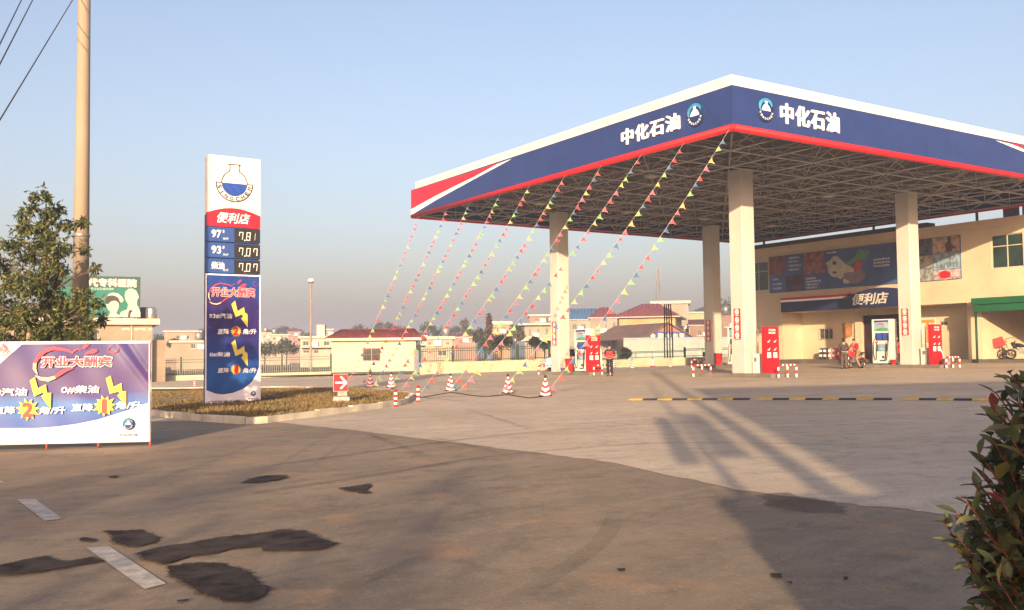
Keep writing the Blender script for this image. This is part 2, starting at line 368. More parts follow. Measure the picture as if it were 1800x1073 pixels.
tyre(((700, 1060), (900, 960), (955, 890), (940, 840), (880, 800), (760, 770))); tyre(((600, 1040), (800, 955), (838, 890), (815, 845), (740, 800), (650, 765)))
tyre(((1020, 1073), (1150, 1010), (1260, 930), (1290, 870))); tyre(((40, 980), (330, 890), (640, 840), (900, 800), (1200, 780), (1700, 790))); tyre(((30, 925), (300, 850), (620, 800), (900, 765), (1200, 745), (1690, 750)))
tyre(((900, 1060), (1050, 960), (1080, 890), (1040, 820), (940, 760), (820, 720))); tyre(((1250, 740), (1000, 725), (800, 705), (660, 693)), .2)
# ------------------------------------------------------------------ grass island with kerb
front = gp((-140, 748), (60, 737), (180, 733), (263, 732), (355, 742), (431, 747), (471, 744.5), (561, 733), (672, 718), (716, 711))
back = gp((728, 701), (716, 697), (640, 689.5), (500, 685.5), (263, 688), (-140, 694))
isl = front + back
KH = .17
KERBM = pm('kerb_stone', (.60, .55, .44), .8, .22, 1.3, bump=.3)
m = MB(); n = len(isl)
cx = sum(p[0] for p in isl)/n; cy = sum(p[1] for p in isl)/n
def inset(pts, d):
    out = []; k = len(pts)
    for i in range(k):
        a = V((*pts[i-1], 0)); b = V((*pts[i], 0)); c = V((*pts[(i+1) % k], 0))
        e1 = (b-a).normalized(); e2 = (c-b).normalized(); nn = (V((-e1.y, e1.x, 0)) + V((-e2.y, e2.x, 0))).normalized()
        out.append((b.x+nn.x*d, b.y+nn.y*d))
    return out
inn = inset(isl, .14)
def gz(p, dz): return V((p[0], p[1], G(*p)+dz))
for i in range(n):
    j = (i+1) % n; a, b, c, d = isl[i], isl[j], inn[j], inn[i]
    L_ = math.hypot(b[0]-a[0], b[1]-a[1]); k = max(1, int(L_/.75))
    for s in range(k):       # kerb stones with narrow gaps
        t0, t1 = (s+.012)/k, (s+1-.012)/k
        lp = lambda p, q, t: (p[0]+(q[0]-p[0])*t, p[1]+(q[1]-p[1])*t)
        A, B, Cc, D = lp(a, b, t0), lp(a, b, t1), lp(d, c, t1), lp(d, c, t0); h = KH + random.uniform(-.012, .012)
        m.add([gz(A, .006), gz(B, .006), gz(Cc, .006), gz(D, .006), gz(A, h), gz(B, h), gz(Cc, h), gz(D, h)], [(4, 5, 6, 7), (0, 1, 5, 4), (1, 2, 6, 5), (2, 3, 7, 6), (3, 0, 4, 7)])
struct('kerb', m, KERBM)
SOIL = ground_mat('island_soil', (.20, .145, .07), (.12, .085, .045), (.13, .11, .045), 1.1, (1, 1.6, 1), .95, .7)
sheet('island_soil', inset(isl, .12), SOIL, .12)
# dry grass blades: many small faces, one object of stuff
GRASS = [pm('grass_straw', (.23, .165, .070), .8, .2, 5), pm('grass_green', (.085, .085, .028), .8, .2, 5), pm('grass_brown', (.14, .092, .042), .8, .2, 5)]
poly_in = inset(isl, .16)
def inside(x, y, P):
    r = False; j = len(P)-1
    for i in range(len(P)):
        if (P[i][1] > y) != (P[j][1] > y) and x < (P[j][0]-P[i][0])*(y-P[i][1])/(P[j][1]-P[i][1]) + P[i][0]: r = not r
        j = i
    return r
m = MB(); rg = random.Random(3); cnt = 0
while cnt < 60000:
    x = rg.uniform(-19, -2.4); y = rg.uniform(17, 42)
    cl = math.sin(x*2.1+y*.7)+math.sin(y*1.7-x*.9)+rg.uniform(-1.6, 1.6)
    if cl < -.9 or not inside(x, y, poly_in): continue
    cnt += 1; h = rg.uniform(.03, .10)+.02*max(0, cl); a = rg.uniform(0, 6.28); w_ = rg.uniform(.012, .03); z = G(x, y)+.115
    d = V((math.cos(a)*w_, math.sin(a)*w_, 0)); tip = V((rg.uniform(-.06, .06), rg.uniform(-.06, .06), h))
    p = V((x, y, z)); k = 1 if cl < .2 and rg.random() < .6 else (0 if rg.random() < .62 else 2)
    m.add([p-d, p+d, p+tip], [(0, 1, 2)], k)
struct('dry_grass', m, GRASS, 'stuff')
# grey concrete path slab lying on the island, left of the sign
m = MB(); q = gp((263, 707), (350, 705.5), (368, 711), (300, 714.5), (263, 714))
m.poly([gz(p, .165) for p in q]); struct('path', m, GREYC)
# ------------------------------------------------------------------ speed hump (black and yellow rubber blocks)
HY = pm('hump_yellow', (.62, .42, .06), .6, .2, 6); HB = pm('hump_black', (.045, .045, .055), .7, .2, 6)
runs = [((1107, 704.3), (1318, 703.6)), ((1333, 703.6), (1568, 703.8)), ((1588, 703.8), (1775, 705.2))]
labels = ['black and yellow speed hump run starting left of the lamp shadow', 'black and yellow speed hump run in the middle of the three', 'black and yellow speed hump run ending behind the leafy shrub']
for (a, b), lb in zip(runs, labels):
    A, B = at(*a), at(*b); d = (B-A); L_ = d.length; e = d.normalized(); nn = V((-e.y, e.x, 0)).normalized()
    t = thing('speed_hump', lb, 'speed bump', A, 0, 'speed humps across the forecourt')
    k = round(L_/.42); 
    for i in range(k):
        p = A + e*(L_*i/k); q = A + e*(L_*(i+.97)/k); mb = MB()
        prof = [(-.17, .012), (-.11, .045), (0, .06), (.11, .045), (.17, .012)]
        for s in range(4):
            (o0, z0), (o1, z1) = prof[s], prof[s+1]
            mb.quad(p+nn*o0+V((0, 0, z0)), q+nn*o0+V((0, 0, z0)), q+nn*o1+V((0, 0, z1)), p+nn*o1+V((0, 0, z1)))
        for pt in (p, q): mb.poly([pt+nn*o+V((0, 0, z)) for o, z in prof])
        obj('rubber_block', mb, HY if i % 2 == 0 else HB, t)
# ------------------------------------------------------------------ canopy of the filling station
A_ = 0.577034258
D1 = V((-math.sin(A_), math.cos(A_), 0)); D2 = V((math.cos(A_), math.sin(A_), 0)); UP = V((0, 0, 1))
K = .855
C0 = V((9.79404*K, 41.29629*K, 0)); LY = 31.00885*K; LX = 29.0
def hz(z): return CAM_H + K*(z-CAM_H)
ZT, ZB, ZR, ZRB = hz(13.76009), hz(13.20426), hz(11.49531), hz(11.16111)
INS = .2; RZ = math.atan2(D2.y, D2.x)
def S(x, y, z=0.0): return C0 + D2*x + D1*y + UP*z       # station coordinates: x along the right face, y along the left face
ctr = S(LX/2, LY/2, G(*S(LX/2, LY/2).xy))
can = thing('canopy', 'huge blue, white and red filling station canopy standing on four square cream columns', 'canopy', ctr, RZ)
FL = Frame(S(0, 0), -D1, UP); FR = Frame(S(0, 0), D2, UP)     # left face, right face
FBACK = Frame(S(LX, LY), -D2, UP); FSIDE = Frame(S(LX, 0), D1, UP)
th = .18
m = MB()
m.box(S(INS, INS, ZB), D2*(LX-2*INS), D1*.25, UP*(ZT-ZB)); m.box(S(INS, LY-INS-.25, ZB), D2*(LX-2*INS), D1*.25, UP*(ZT-ZB))
m.box(S(INS, INS+.25, ZB), D2*.25, D1*(LY-2*INS-.5), UP*(ZT-ZB)); m.box(S(LX-INS-.25, INS+.25, ZB), D2*.25, D1*(LY-2*INS-.5), UP*(ZT-ZB))
obj('parapet', m, pm('parapet_white', (.70, .67, .56), .45, .06, .6), can)
for F, L_, nm in ((FL, LY, 'fascia'), (FR, LX, 'fascia'), (FBACK, LX, 'fascia'), (FSIDE, LY, 'fascia')):
    m = MB(); a = 0 if F in (FR, FBACK) else th
    if F is FL: F0, F1 = -LY+th, -th
    elif F is FR: F0, F1 = 0, LX
    elif F is FBACK: F0, F1 = 0, LX
    else: F0, F1 = th, LY-th
    np_ = max(1, round((F1-F0)/2.4)); pw = (F1-F0)/np_
    for q in range(np_): m.box(F.p(F0+q*pw+(.008 if q else 0), ZR-.05, random.uniform(-.004, 0)), F.r*(pw-(.008 if q else 0)), -F.n*th, UP*(ZB-ZR+.05))
    fa = obj(nm, m, BLUE, can)
    # red swoosh with white edge towards the far end
    if F is FL or F is FR:
        red = [(65, 255), (240, 203), (400, 152), (580, 94), (520, 118), (400, 184), (300, 232), (200, 283), (65, 356)]
        wht = [(65, 356), (200, 283), (300, 232), (400, 184), (520, 118), (600, 88), (520, 132), (420, 185), (300, 251), (200, 306), (75, 385), (65, 385)]
        def conv(z): 
            u, v = FL.uv(700+z[0]/3, 250+z[1]/3); return (u, min(max(v, ZR-.04), ZB))
        for pts, mt, nmm, off in ((red, SWRED, 'red_swoosh', .006), (wht, LWHITE, 'white_swoosh', .009)):
            q = [conv(z) for z in pts]
            q = [(max(u, -LY), v) for u, v in q]
            if F is FR: q = [(LX-(u+LY), v) for u, v in q]
            mm = MB(); decal(F, q, off, False, mm); obj(nmm, mm, mt, fa)
# red bullnose trim
rt = (ZR-ZRB)/2
m = MB(); zc = (ZR+ZRB)/2; o_ = .03
ring = [S(-o_+.1, -o_+.1, zc), S(LX+o_-.1, -o_+.1, zc), S(LX+o_-.1, LY+o_-.1, zc), S(-o_+.1, LY+o_-.1, zc)]
for i in range(4): m.tube([ring[i], ring[(i+1) % 4]], rt, 12)
for p in ring: m.ball(p, rt, rt, rt, 10, 6)
obj('red_trim', m, RED, can)
# station name and orb on both faces
b1 = pxbox(FL, 1094, 257.5, 1195.7, 197); text(FL, '中化石油', b1, .01, LWHITE, can, 'lettering', .024, 0, .06, gap=1.14)
b2 = pxbox(FR, 1371, 218, 1473, 201); b2 = (b2[0], FR.uv(1371, 217)[1], b2[2], FR.uv(1473, 200.5)[1]); text(FR, '中化石油', b2, .01, LWHITE, can, 'lettering', .024, 0, .06, gap=1.14)
def orb(F, cu, cv, r, parent, dep=.12, n0=.004):
    """round emblem: domed blue disc, white flask half full of blue, arc of letters"""
    m = MB(); rr = []
    for k in range(7):
        a = math.pi/2*k/6; rr.append([F.p(cu+r*math.cos(a)*math.cos(t), cv+r*math.cos(a)*math.sin(t), n0+dep*math.sin(a)*.55) for t in [2*math.pi*i/28 for i in range(28)]])
    m.rings(rr); e = obj('emblem', m, ORB, parent)
    n_ = n0+dep*.55+.006
    m = MB(); q = circle(cu-.02*r, cv+.2*r, .80*r, .66*r, 20, R(20), R(200)); q2 = circle(cu+.02*r, cv-.02*r, .62*r, .62*r, 20, R(20), R(200))[::-1]
    decal(F, q+q2, n_, False, m); obj('cyan_glow_band', m, CYAN, e)
    fl = [(-.16, .62), (.16, .62), (.13, .55), (.13, .38), (.30, .28), (.47, .02), (.50, -.12), (-.50, -.12), (-.47, .02), (-.30, .28), (-.13, .38), (-.13, .55)]
    m = MB(); decal(F, [(cu+a*r, cv+b*r) for a, b in fl], n_+.004, False, m); obj('white_flask', m, LWHITE, e)
    m = MB(); q = circle(cu, cv-.12*r, .50*r, .42*r, 16, math.pi, 2*math.pi); decal(F, q, n_+.004, False, m); obj('flask_liquid', m, NAVY, e)
    m = MB()
    for i, ch in enumerate('SINOCHEM'):
        a = R(200 + i*20); x = cu + .70*r*math.cos(a); y = cv - .05*r + .70*r*math.sin(a)
        text(F, ch, (x-.07*r, y-.09*r, x+.07*r, y+.09*r), n_+.006, None, None, rot=a+math.pi/2, mb=m, bold=.03)
    obj('emblem_lettering', m, LWHITE, e); return e
for F, p, dy in ((FL, (1223.6, 201.7), 22.5), (FR, (1344.3, 193), 22.5)):
    u, v = F.uv(*p); r = (F.uv(p[0], p[1]-dy)[1]-v); orb(F, u, v, r, can)
# corrugated deck and steel space frame
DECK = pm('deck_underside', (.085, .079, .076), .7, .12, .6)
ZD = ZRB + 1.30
m = MB(); nst = 60
for i in range(nst):
    y0 = th + (LY-2*th)*i/nst; y1 = th + (LY-2*th)*(i+1)/nst; ym = (y0+y1)/2
    m.quad(S(th, y0, ZD), S(LX-th, y0, ZD), S(LX-th, ym, ZD+.05), S(th, ym, ZD+.05)); m.quad(S(th, ym, ZD+.05), S(LX-th, ym, ZD+.05), S(LX-th, y1, ZD), S(th, y1, ZD))
m.box(S(th, th, ZD+.12), D2*(LX-2*th), D1*(LY-2*th), UP*.04)
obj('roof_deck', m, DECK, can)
m = MB(); NX, NY = 11, 10; z0, z1 = ZRB+.12, ZD-.10; m_in = .35
def nd(i, j, z): return S(m_in + (LX-2*m_in)*i/NX, m_in + (LY-2*m_in)*j/NY, z)
rc, rd = .042, .030
for z in (z0, z1):
    for i in range(NX+1): m.tube([nd(i, 0, z), nd(i, NY, z)], rc, 6)
    for j in range(NY+1): m.tube([nd(0, j, z), nd(NX, j, z)], rc, 6)
for i in range(NX+1):
    for j in range(NY+1):
        m.tube([nd(i, j, z0), nd(i, j, z1)], rd, 5); m.ball(nd(i, j, z0), .075, .075, .075, 6, 4)
        if i < NX: m.tube([nd(i, j, z0 if (i+j) % 2 else z1), nd(i+1, j, z1 if (i+j) % 2 else z0)], rd, 5)
        if j < NY: m.tube([nd(i, j, z1 if (i+j) % 2 else z0), nd(i, j+1, z0 if (i+j) % 2 else z1)], rd, 5)
        if i < NX and j < NY and (i+j) % 2 == 0: m.tube([nd(i, j, z0), nd(i+1, j+1, z0)], rd*.8, 5)
        if i < NX and j < NY and (i+j) % 2 == 1: m.tube([nd(i+1, j, z0), nd(i, j+1, z0)], rd*.8, 5)
obj('space_frame', m, pm('truss_paint', (.40, .37, .35), .55, .12, 2.0), can)
LAMPM = pm('lamp_casing', (.42, .42, .40), .5, .1, 5)
for px, py in ((1146, 311), (1103, 374), (950, 359), (1238, 386), (1456, 346), (1356, 398)):
    d = ray(px, py); t = (z0-.1-CAM_H)/d.z; p = EYE + d*t; m = MB()
    m.rings([[p + D2*(a*sx) + D1*(b*sy) + UP*zz for a, b in ((-1, -1), (1, -1), (1, 1), (-1, 1))] for sx, sy, zz in ((.28, .24, -.02), (.30, .26, .05), (.18, .16, .16), (.06, .06, .22))], sm=False)
    obj('flood_lamp', m, LAMPM, can)
# columns
CZ = 9.9158; CW = .821
COLS = [V((10.65172, 43.57672, 0)), V((13.30777, 62.97733, 0)), V((2.74118, 56.27733, 0)), V((21.2706, 50.46754, 0))]
POSTER = pm('red_poster', (.38, .014, .022), .45, .06, 3)
COLM = pm('column_cladding', (.48, .465, .43), .5, .08, .5, bump=.03)
for ci, q in enumerate(COLS):
    gz0 = G(q.x, q.y); m = MB(); s_ = CW; b_ = .03
    prof = [(b_, 0), (s_-b_, 0), (s_, b_), (s_, s_-b_), (s_-b_, s_), (b_, s_), (0, s_-b_), (0, b_)]
    m.rings([[q + D2*a + D1*b + UP*z for a, b in prof] for z in (gz0+.19, gz0+3.2, gz0+3.206, gz0+6.4, gz0+6.406, CZ)], sm=False)
    col = obj('column', m, COLM, can)
    m = MB(); m.box(q - D2*.12 - D1*.12 + UP*(CZ+.002), D2*(s_+.24), D1*(s_+.24), UP*.06); obj('column_capital', m, DARK, col)
    # red notice with four white pictograms on the left face
    F = Frame(q + UP*(gz0+.2), -D1, UP); u0, u1, v0, v1 = -.62, -.22, 1.55, 2.98
    m = MB(); m.slab(F, [(u0, v0), (u1, v0), (u1, v1), (u0, v1)], .002, .02); po = obj('notice_board', m, POSTER, col)
    m = MB(); cu = (u0+u1)/2
    for k in range(4):
        cv = v0 + (v1-v0)*(k+.58)/4
        a = circle(cu, cv, .125, .125, 18); b = circle(cu, cv, .085, .085, 18)
        for i in range(18): decal(F, [a[i], a[(i+1) % 18], b[(i+1) % 18], b[i]], .026, False, m)
        decal(F, [(cu-.08, cv+.05), (cu-.05, cv+.08), (cu+.08, cv-.05), (cu+.05, cv-.08)], .026, False, m)
        decal(F, [(cu-.035, cv-.06), (cu+.035, cv-.06), (cu+.035, cv+.05), (cu-.035, cv+.05)], .027, False, m)
        decal(F, [(cu-.13, cv-.175), (cu+.13, cv-.175), (cu+.13, cv-.15), (cu-.13, cv-.15)], .026, False, m)
    obj('pictogram', m, LWHITE, po)
# ------------------------------------------------------------------ pump islands
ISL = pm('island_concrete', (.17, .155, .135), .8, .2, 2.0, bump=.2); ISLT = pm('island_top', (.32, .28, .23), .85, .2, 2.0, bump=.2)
ext = [(-1.8, 3.0), (-3.3, 1.7), (-3.3, 1.7), (-1.75, 3.1)]
inames = ['grey pump island under the nearest column, with the white cabinet', 'grey pump island under the farthest, half hidden column', 'grey pump island under the left column, beside the standing attendant', 'grey pump island under the right column, beside the motorcyclists']
for q, (ya, yb), lb in zip(COLS, ext, inames):
    g0 = G(q.x, q.y); m = MB(); x0, x1 = -.18, 1.0; r = .12
    base = [(x0+r, ya), (x1-r, ya), (x1, ya+r), (x1, yb-r), (x1-r, yb), (x0+r, yb), (x0, yb-r), (x0, ya+r)]
    W = lambda a, b, z: q + D2*a + D1*b + UP*(G(*(q + D2*a + D1*b).xy)*0 + g0 + z)
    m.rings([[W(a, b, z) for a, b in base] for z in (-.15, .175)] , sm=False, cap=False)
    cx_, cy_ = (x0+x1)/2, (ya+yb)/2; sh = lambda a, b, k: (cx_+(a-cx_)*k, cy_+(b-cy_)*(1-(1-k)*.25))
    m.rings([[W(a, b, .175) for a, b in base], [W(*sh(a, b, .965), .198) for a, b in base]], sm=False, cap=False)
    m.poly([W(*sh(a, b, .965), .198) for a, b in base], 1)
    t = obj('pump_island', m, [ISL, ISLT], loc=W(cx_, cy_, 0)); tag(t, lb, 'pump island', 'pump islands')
# fuel dispensers
def dispenser(q, yc, label):
    g0 = G(q.x, q.y)+.2; o = q + D2*.42 + D1*yc + UP*g0
    t = thing('fuel_dispenser', label, 'fuel pump', o, RZ, 'fuel dispensers on the islands')
    W_, D_, H_ = 1.15, .56, 2.42
    F = Frame(o - D2*D_/2, -D1, UP)
    m = MB(); m.box(o - D2*D_/2 - D1*W_/2 + UP*.06, D2*D_, D1*.10, UP*H_); m.box(o - D2*D_/2 + D1*(W_/2-.10) + UP*.06, D2*D_, D1*.10, UP*H_)
    m.box(o - D2*(D_/2-.03) - D1*(W_/2-.10) + UP*.06, D2*(D_-.06), D1*(W_-.2), UP*1.24)
    m.box(o - D2*(D_/2-.03) - D1*(W_/2-.10) + UP*1.72, D2*(D_-.06), D1*(W_-.2), UP*(H_-1.66)); obj('cabinet', m, WHITE, t)
    m = MB(); m.box(o - D2*(D_/2-.01) - D1*(W_/2-.04), D2*(D_-.02), D1*(W_-.08), UP*.06); obj('plinth', m, DARK, t)
    m = MB(); m.box(o - D2*(D_/2-.14) - D1*(W_/2-.10) + UP*1.30, D2*(D_-.28), D1*(W_-.2), UP*.42); obj('nozzle_bay', m, BLACK, t)
    w2 = W_/2-.12
    m = MB(); m.slab(F, [(-w2, 1.82), (w2, 1.82), (w2, 2.40), (-w2, 2.40)], -.028, -.018); sc = obj('display_panel', m, pm('pale_blue_print', (.25, .42, .52), .4, .35, 2.5), t)
    m = MB(); decal(F, [(-w2, 2.32), (w2, 2.32), (w2, 2.42), (-w2, 2.42)], -.014, False, m); obj('blue_header', m, BLUE, sc)
    m = MB(); decal(F, [(-w2+.08, 1.84), (w2-.08, 1.84), (w2-.1, 1.98), (0, 2.02), (-w2+.16, 1.94)], -.014, False, m); obj('green_print', m, pm('print_green', (.08, .28, .14), .5, .2, 6), sc)
    m = MB(); decal(F, [(-.25, 2.17), (.22, 2.17), (.22, 2.26), (-.25, 2.26)], -.014, False, m); obj('red_print', m, pm('print_rose', (.55, .14, .16), .5, .2, 6), sc)
    for k in (-1, 1):
        m = MB(); c = k*.2
        m.slab(F, [(c-.15, 1.34), (c+.15, 1.34), (c+.15, 1.68), (c-.15, 1.68)], -.13, -.06); h = obj('nozzle_holster', m, pm('holster_blue', (.03, .08, .36), .4, .1, 4), t)
        m = MB(); m.tube([F.p(c+k*.17, 1.60, -.03), F.p(c+k*.17, 1.48, -.02), F.p(c+k*.12, 1.42, -.05)], .025, 6); obj('nozzle', m, BLACK, h)
        m = MB(); pts = [F.p(k*(w2-.02), 1.42, -.0), F.p(k*(w2+.0), 1.1, .07), F.p(k*(w2-.03), .6, .10), F.p(k*(w2-.10), .22, .09), F.p(k*(w2-.18), .30, .07), F.p(k*(w2-.16), .7, .05), F.p(k*(w2-.16), 1.22, .0)]
        m.tube(pts, .018, 6); obj('hose', m, BLACK, t)
    m = MB(); m.slab(F, [(-.34, .72), (.34, .72), (.34, 1.10), (-.34, 1.10)], -.03, -.012); me_ = obj('meter_screen', m, pm('meter_dark', (.05, .06, .06), .3, .2, 4), t)
    m = MB(); decal(F, [(-.24, .74), (.24, .74), (.24, 1.08), (-.24, 1.08)], -.008, False, m); obj('meter_print', m, pm('meter_blue', (.22, .38, .50), .4, .25, 5), me_)
    m = MB(); c = circle(.06, .40, .075, .075, 14); decal(F, c, -.008-.018, False, m); decal(F, [(-.16, .17), (.2, .17), (.2, .24), (-.16, .24)], -.026, False, m); obj('maker_mark', m, NAVY, t)
    m = MB(); decal(F, [(-.42, 1.18), (-.24, 1.18), (-.24, 1.26), (-.42, 1.26)], -.026, False, m); obj('red_sticker', m, RED, t)
    return t
dispenser(COLS[3], 2.02, 'white fuel pump with scenic display panel left of the right column')
dispenser(COLS[2], -1.95, 'white fuel pump between the left column and its red price stand')
dispenser(COLS[1], -1.75, 'white fuel pump of the farthest island, mostly hidden by the nearest column')
# red information stands at the island ends
def stand(q, yc, label):
    g0 = G(q.x, q.y)+.2; o = q + D2*.42 + D1*yc + UP*g0
    t = thing('information_stand', label, 'sign', o, RZ, 'red information stands')
    m = MB(); m.box(o - D2*.46 - D1*.09, D2*.92, D1*.18, UP*2.10); b = obj('stand_body', m, RED, t)
    F = Frame(o - D1*.09, D2, UP); m = MB()
    text(F, '中化石油', (-.20, 1.90, .24, 2.0), .004, None, None, mb=m, bold=.03); text(F, 'SINOCHEM', (-.20, 1.78, .24, 1.86), .004, None, None, mb=m, bold=.03)
    obj('lettering', m, LWHITE, t)
    m = MB()
    for c in (-.2, .2):
        for v in (1.38, 1.02):
            decal(F, [(c-.07, v), (c-.03, v+.03), (c, v), (c+.10, v+.14), (c+.02, v+.10), (c-.02, v+.05), (c-.09, v+.06)], .004, False, m)
    obj('tick_mark', m, LWHITE, t)
    for c in (-.2, .2):
        m = MB(); m.slab(F, [(c-.12, .70), (c+.12, .70), (c+.12, .94), (c-.12, .94)], .001, .008); p = obj('grade_plate', m, LWHITE, t)
        m = MB(); text(F, '93' if c < 0 else '97', (c-.08, .74, c+.08, .90), .011, None, None, mb=m, bold=.02); obj('grade_number', m, DARK, p)
    return t
stand(COLS[0], -1.15, 'tall red stand with ticks beside the nearest column and white cabinet')
stand(COLS[2], -2.75, 'tall red stand with ticks just left of the red jacketed attendant')
stand(COLS[3], -1.02, 'tall red stand with ticks right of the right column')
# white floor cabinets with a vent pipe
def cabinet(q, yc, label):
    g0 = G(q.x, q.y)+.2; o = q + D2*.55 + D1*yc + UP*g0
    t = thing('service_cabinet', label, 'cabinet', o, RZ, 'white service cabinets')
    m = MB(); m.box(o - D2*.2 - D1*.17, D2*.4, D1*.34, UP*.86); m.box(o - D2*.22 - D1*.19 + UP*.86, D2*.44, D1*.38, UP*.03); obj('cabinet', m, pm('cabinet_white', (.68, .66, .60), .5, .1, 3), t)
    F = Frame(o - D2*.2, -D1, UP); m = MB(); m.slab(F, [(-.08, .52), (.08, .52), (.08, .72), (-.08, .72)], .002, .01); obj('vent_grille', m, STEEL, t)
    m = MB(); m.tube([o + UP*.88, o + UP*2.05], .03, 8); obj('vent_pipe', m, STEEL, t)
cabinet(COLS[0], -.30, 'white service cabinet with thin pipe beside the nearest column')
cabinet(COLS[3], -.38, 'white service cabinet with thin pipe between the right column and red stand')
# red and white guard hoops at the island ends
HOOPR = pm('hoop_red', (.55, .02, .03), .4, .08, 6); HOOPW = pm('hoop_white', (.82, .80, .76), .4, .05, 6)
def striped(m, pts, r, step, n=8):
    pts = [V(p) for p in pts]; seg = []; k = 0
    for a, b in zip(pts, pts[1:]):
        L_ = (b-a).length; c = max(1, round(L_/step))
        for i in range(c): m.tube([a.lerp(b, i/c), a.lerp(b, (i+1)/c)], r, n, k % 2); k += 1
def hoop(q, yc, label, x0=-.12, x1=1.05):
    o = q + D2*(x0+x1)/2 + D1*yc; o.z = G(o.x, o.y)
    t = thing('guard_hoop', label, 'guard rail', o, RZ, 'red and white guard hoops')
    h = .56; a = q + D2*x0 + D1*yc; b = q + D2*x1 + D1*yc; a.z = b.z = o.z; rr = .09
    m = MB(); pts = [a+UP*(h-rr), a+UP*(h-.03)+D2*.03, a+UP*h+D2*rr]; m.tube(pts, .045, 8, 0)
    striped(m, [a+UP*h+D2*rr, b+UP*h-D2*rr], .045, .125); pts = [b+UP*h-D2*rr, b+UP*(h-.03)-D2*.03, b+UP*(h-rr)]; m.tube(pts, .045, 8, 0); obj('top_rail', m, [HOOPR, HOOPW], t)
    for p, hh in ((a, h-rr), ((a+b)/2, h-.045), (b, h-rr)):
        m = MB(); striped(m, [p+UP*hh, p+UP*.012], .045, .17); m.v = m.v; obj('post', m, [HOOPW, HOOPR], t)
hoop(COLS[0], -2.05, 'red and white guard hoop at the near end of the nearest island')
hoop(COLS[0], 3.25, 'red and white guard hoop at the far end of the nearest island')
hoop(COLS[2], -3.5, 'red and white guard hoop at the feet of the red jacketed attendant')
hoop(COLS[2], 1.95, 'red and white guard hoop left of the left column, in front of a white van')
hoop(COLS[3], -1.95, 'red and white guard hoop at the right end of the right island')
hoop(COLS[1], 1.95, 'red and white guard hoop left of the farthest column')
# ------------------------------------------------------------------ convenience store
P0 = at(1550, 639); FS = Frame((P0.x, P0.y, 0), -D1, UP); gS = P0.z     # facade plane; u runs to the right (towards the camera)
U = lambda px, py: FS.uv(px, py)
uL = U(1306, 640)[0]; uR = U(1700, 500)[0] + 16.0; zroof = U(1717, 389.5)[1]
zop = U(1660, 534.5)[1]; uA = U(1377, 600)[0]; uB = U(1702, 600)[0]; uC = U(1727, 600)[0]
zs = U(1760, 632)[1]; zs = max(zs, G(*FS.p(uB, 0).xy)+.12)
TW = .25; REC = 2.1; DEP = 11.0
store = thing('convenience_store', 'cream two storey convenience store behind the canopy with a long picture board', 'building', FS.p((uL+uR)/2, gS, -DEP/2), math.atan2(-D1.y, -D1.x))
STW = pm('store_plaster', (.55, .46, .32), .7, .10, .5, bump=.06)
m = MB()
def fb(m, u0, u1, v0, v1, n0, n1, mi=0): return m.box(FS.p(u0, v0, n1), FS.r*(u1-u0), -FS.n*(n1-n0), UP*(v1-v0), mi)
gb = gS-.5
win_top = [pxbox(FS, 1743, 473, 1797, 408.5), pxbox(FS, 1316, 513, 1349.5, 459)]
# front wall upper band, with window holes cut out of it
def wall_with_holes(m, u0, u1, v0, v1, n0, n1, holes):
    xs = sorted({u0, u1, *[h[0] for h in holes], *[h[2] for h in holes]})
    for a, b in zip(xs, xs[1:]):
        hs = sorted([h for h in holes if h[0] <= a+1e-6 and h[2] >= b-1e-6], key=lambda h: h[1]); v = v0
        for h in hs:
            fb(m, a, b, v, h[1], n0, n1); v = h[3]
        fb(m, a, b, v, v1, n0, n1)
wins = [(w_[0], w_[1], w_[2], w_[3]) for w_ in win_top]
wall_with_holes(m, uL, uR, zop, zroof-.42, -TW, 0, wins)
fb(m, uL, uA, gb, zop, -TW, 0); fb(m, uB, uC, gb, zop, -TW-.25, 0)
uD = uC + 7.0; fb(m, uD, uR, gb, zop, -TW, 0)
# return walls, recess back wall (with holes), soffit
fb(m, uA-TW, uA, gb, zop, -REC-.02, -TW-.002); fb(m, uB, uB+TW, gb, zop, -REC, -TW-.252)
FB = FS.off(-REC)
rw = pxbox(FB, 1440, 597, 1463.5, 578); rw2 = pxbox(FB, 1651, 573, 1665, 565); dr = pxbox(FB, 1517, 640, 1580, 552)
z_pl = U(1450, 632)[1]
wall_with_holes(m, uA-TW+.01, uB+TW, gb, zop+.1, -REC-.3, -REC, [rw, rw2, (dr[0], gb+.01, dr[2], dr[3])])
m.box(FS.p(uA-TW, zop+.002, -TW-.003), FS.r*(uB-uA+2*TW), -FS.n*(REC-TW), UP*.2)
# pilaster left of the door, garage recess on the right
pl = pxbox(FB, 1508, 640, 1517, 556); fb(m, pl[0], pl[2], gb, pl[3], -REC+.002, -REC+.22)
fb(m, uC-.02, uD, gb, zop, -5.2, -5.0); fb(m, uB+TW+.001, uC-.01, gb, zop, -5.0, -TW-.26); fb(m, uD, uD+TW, gb, zop, -5.0, -TW-.002)
m.box(FS.p(uC-.02, zop+.003, -TW-.003), FS.r*(uD-uC), -FS.n*(4.9), UP*.2)
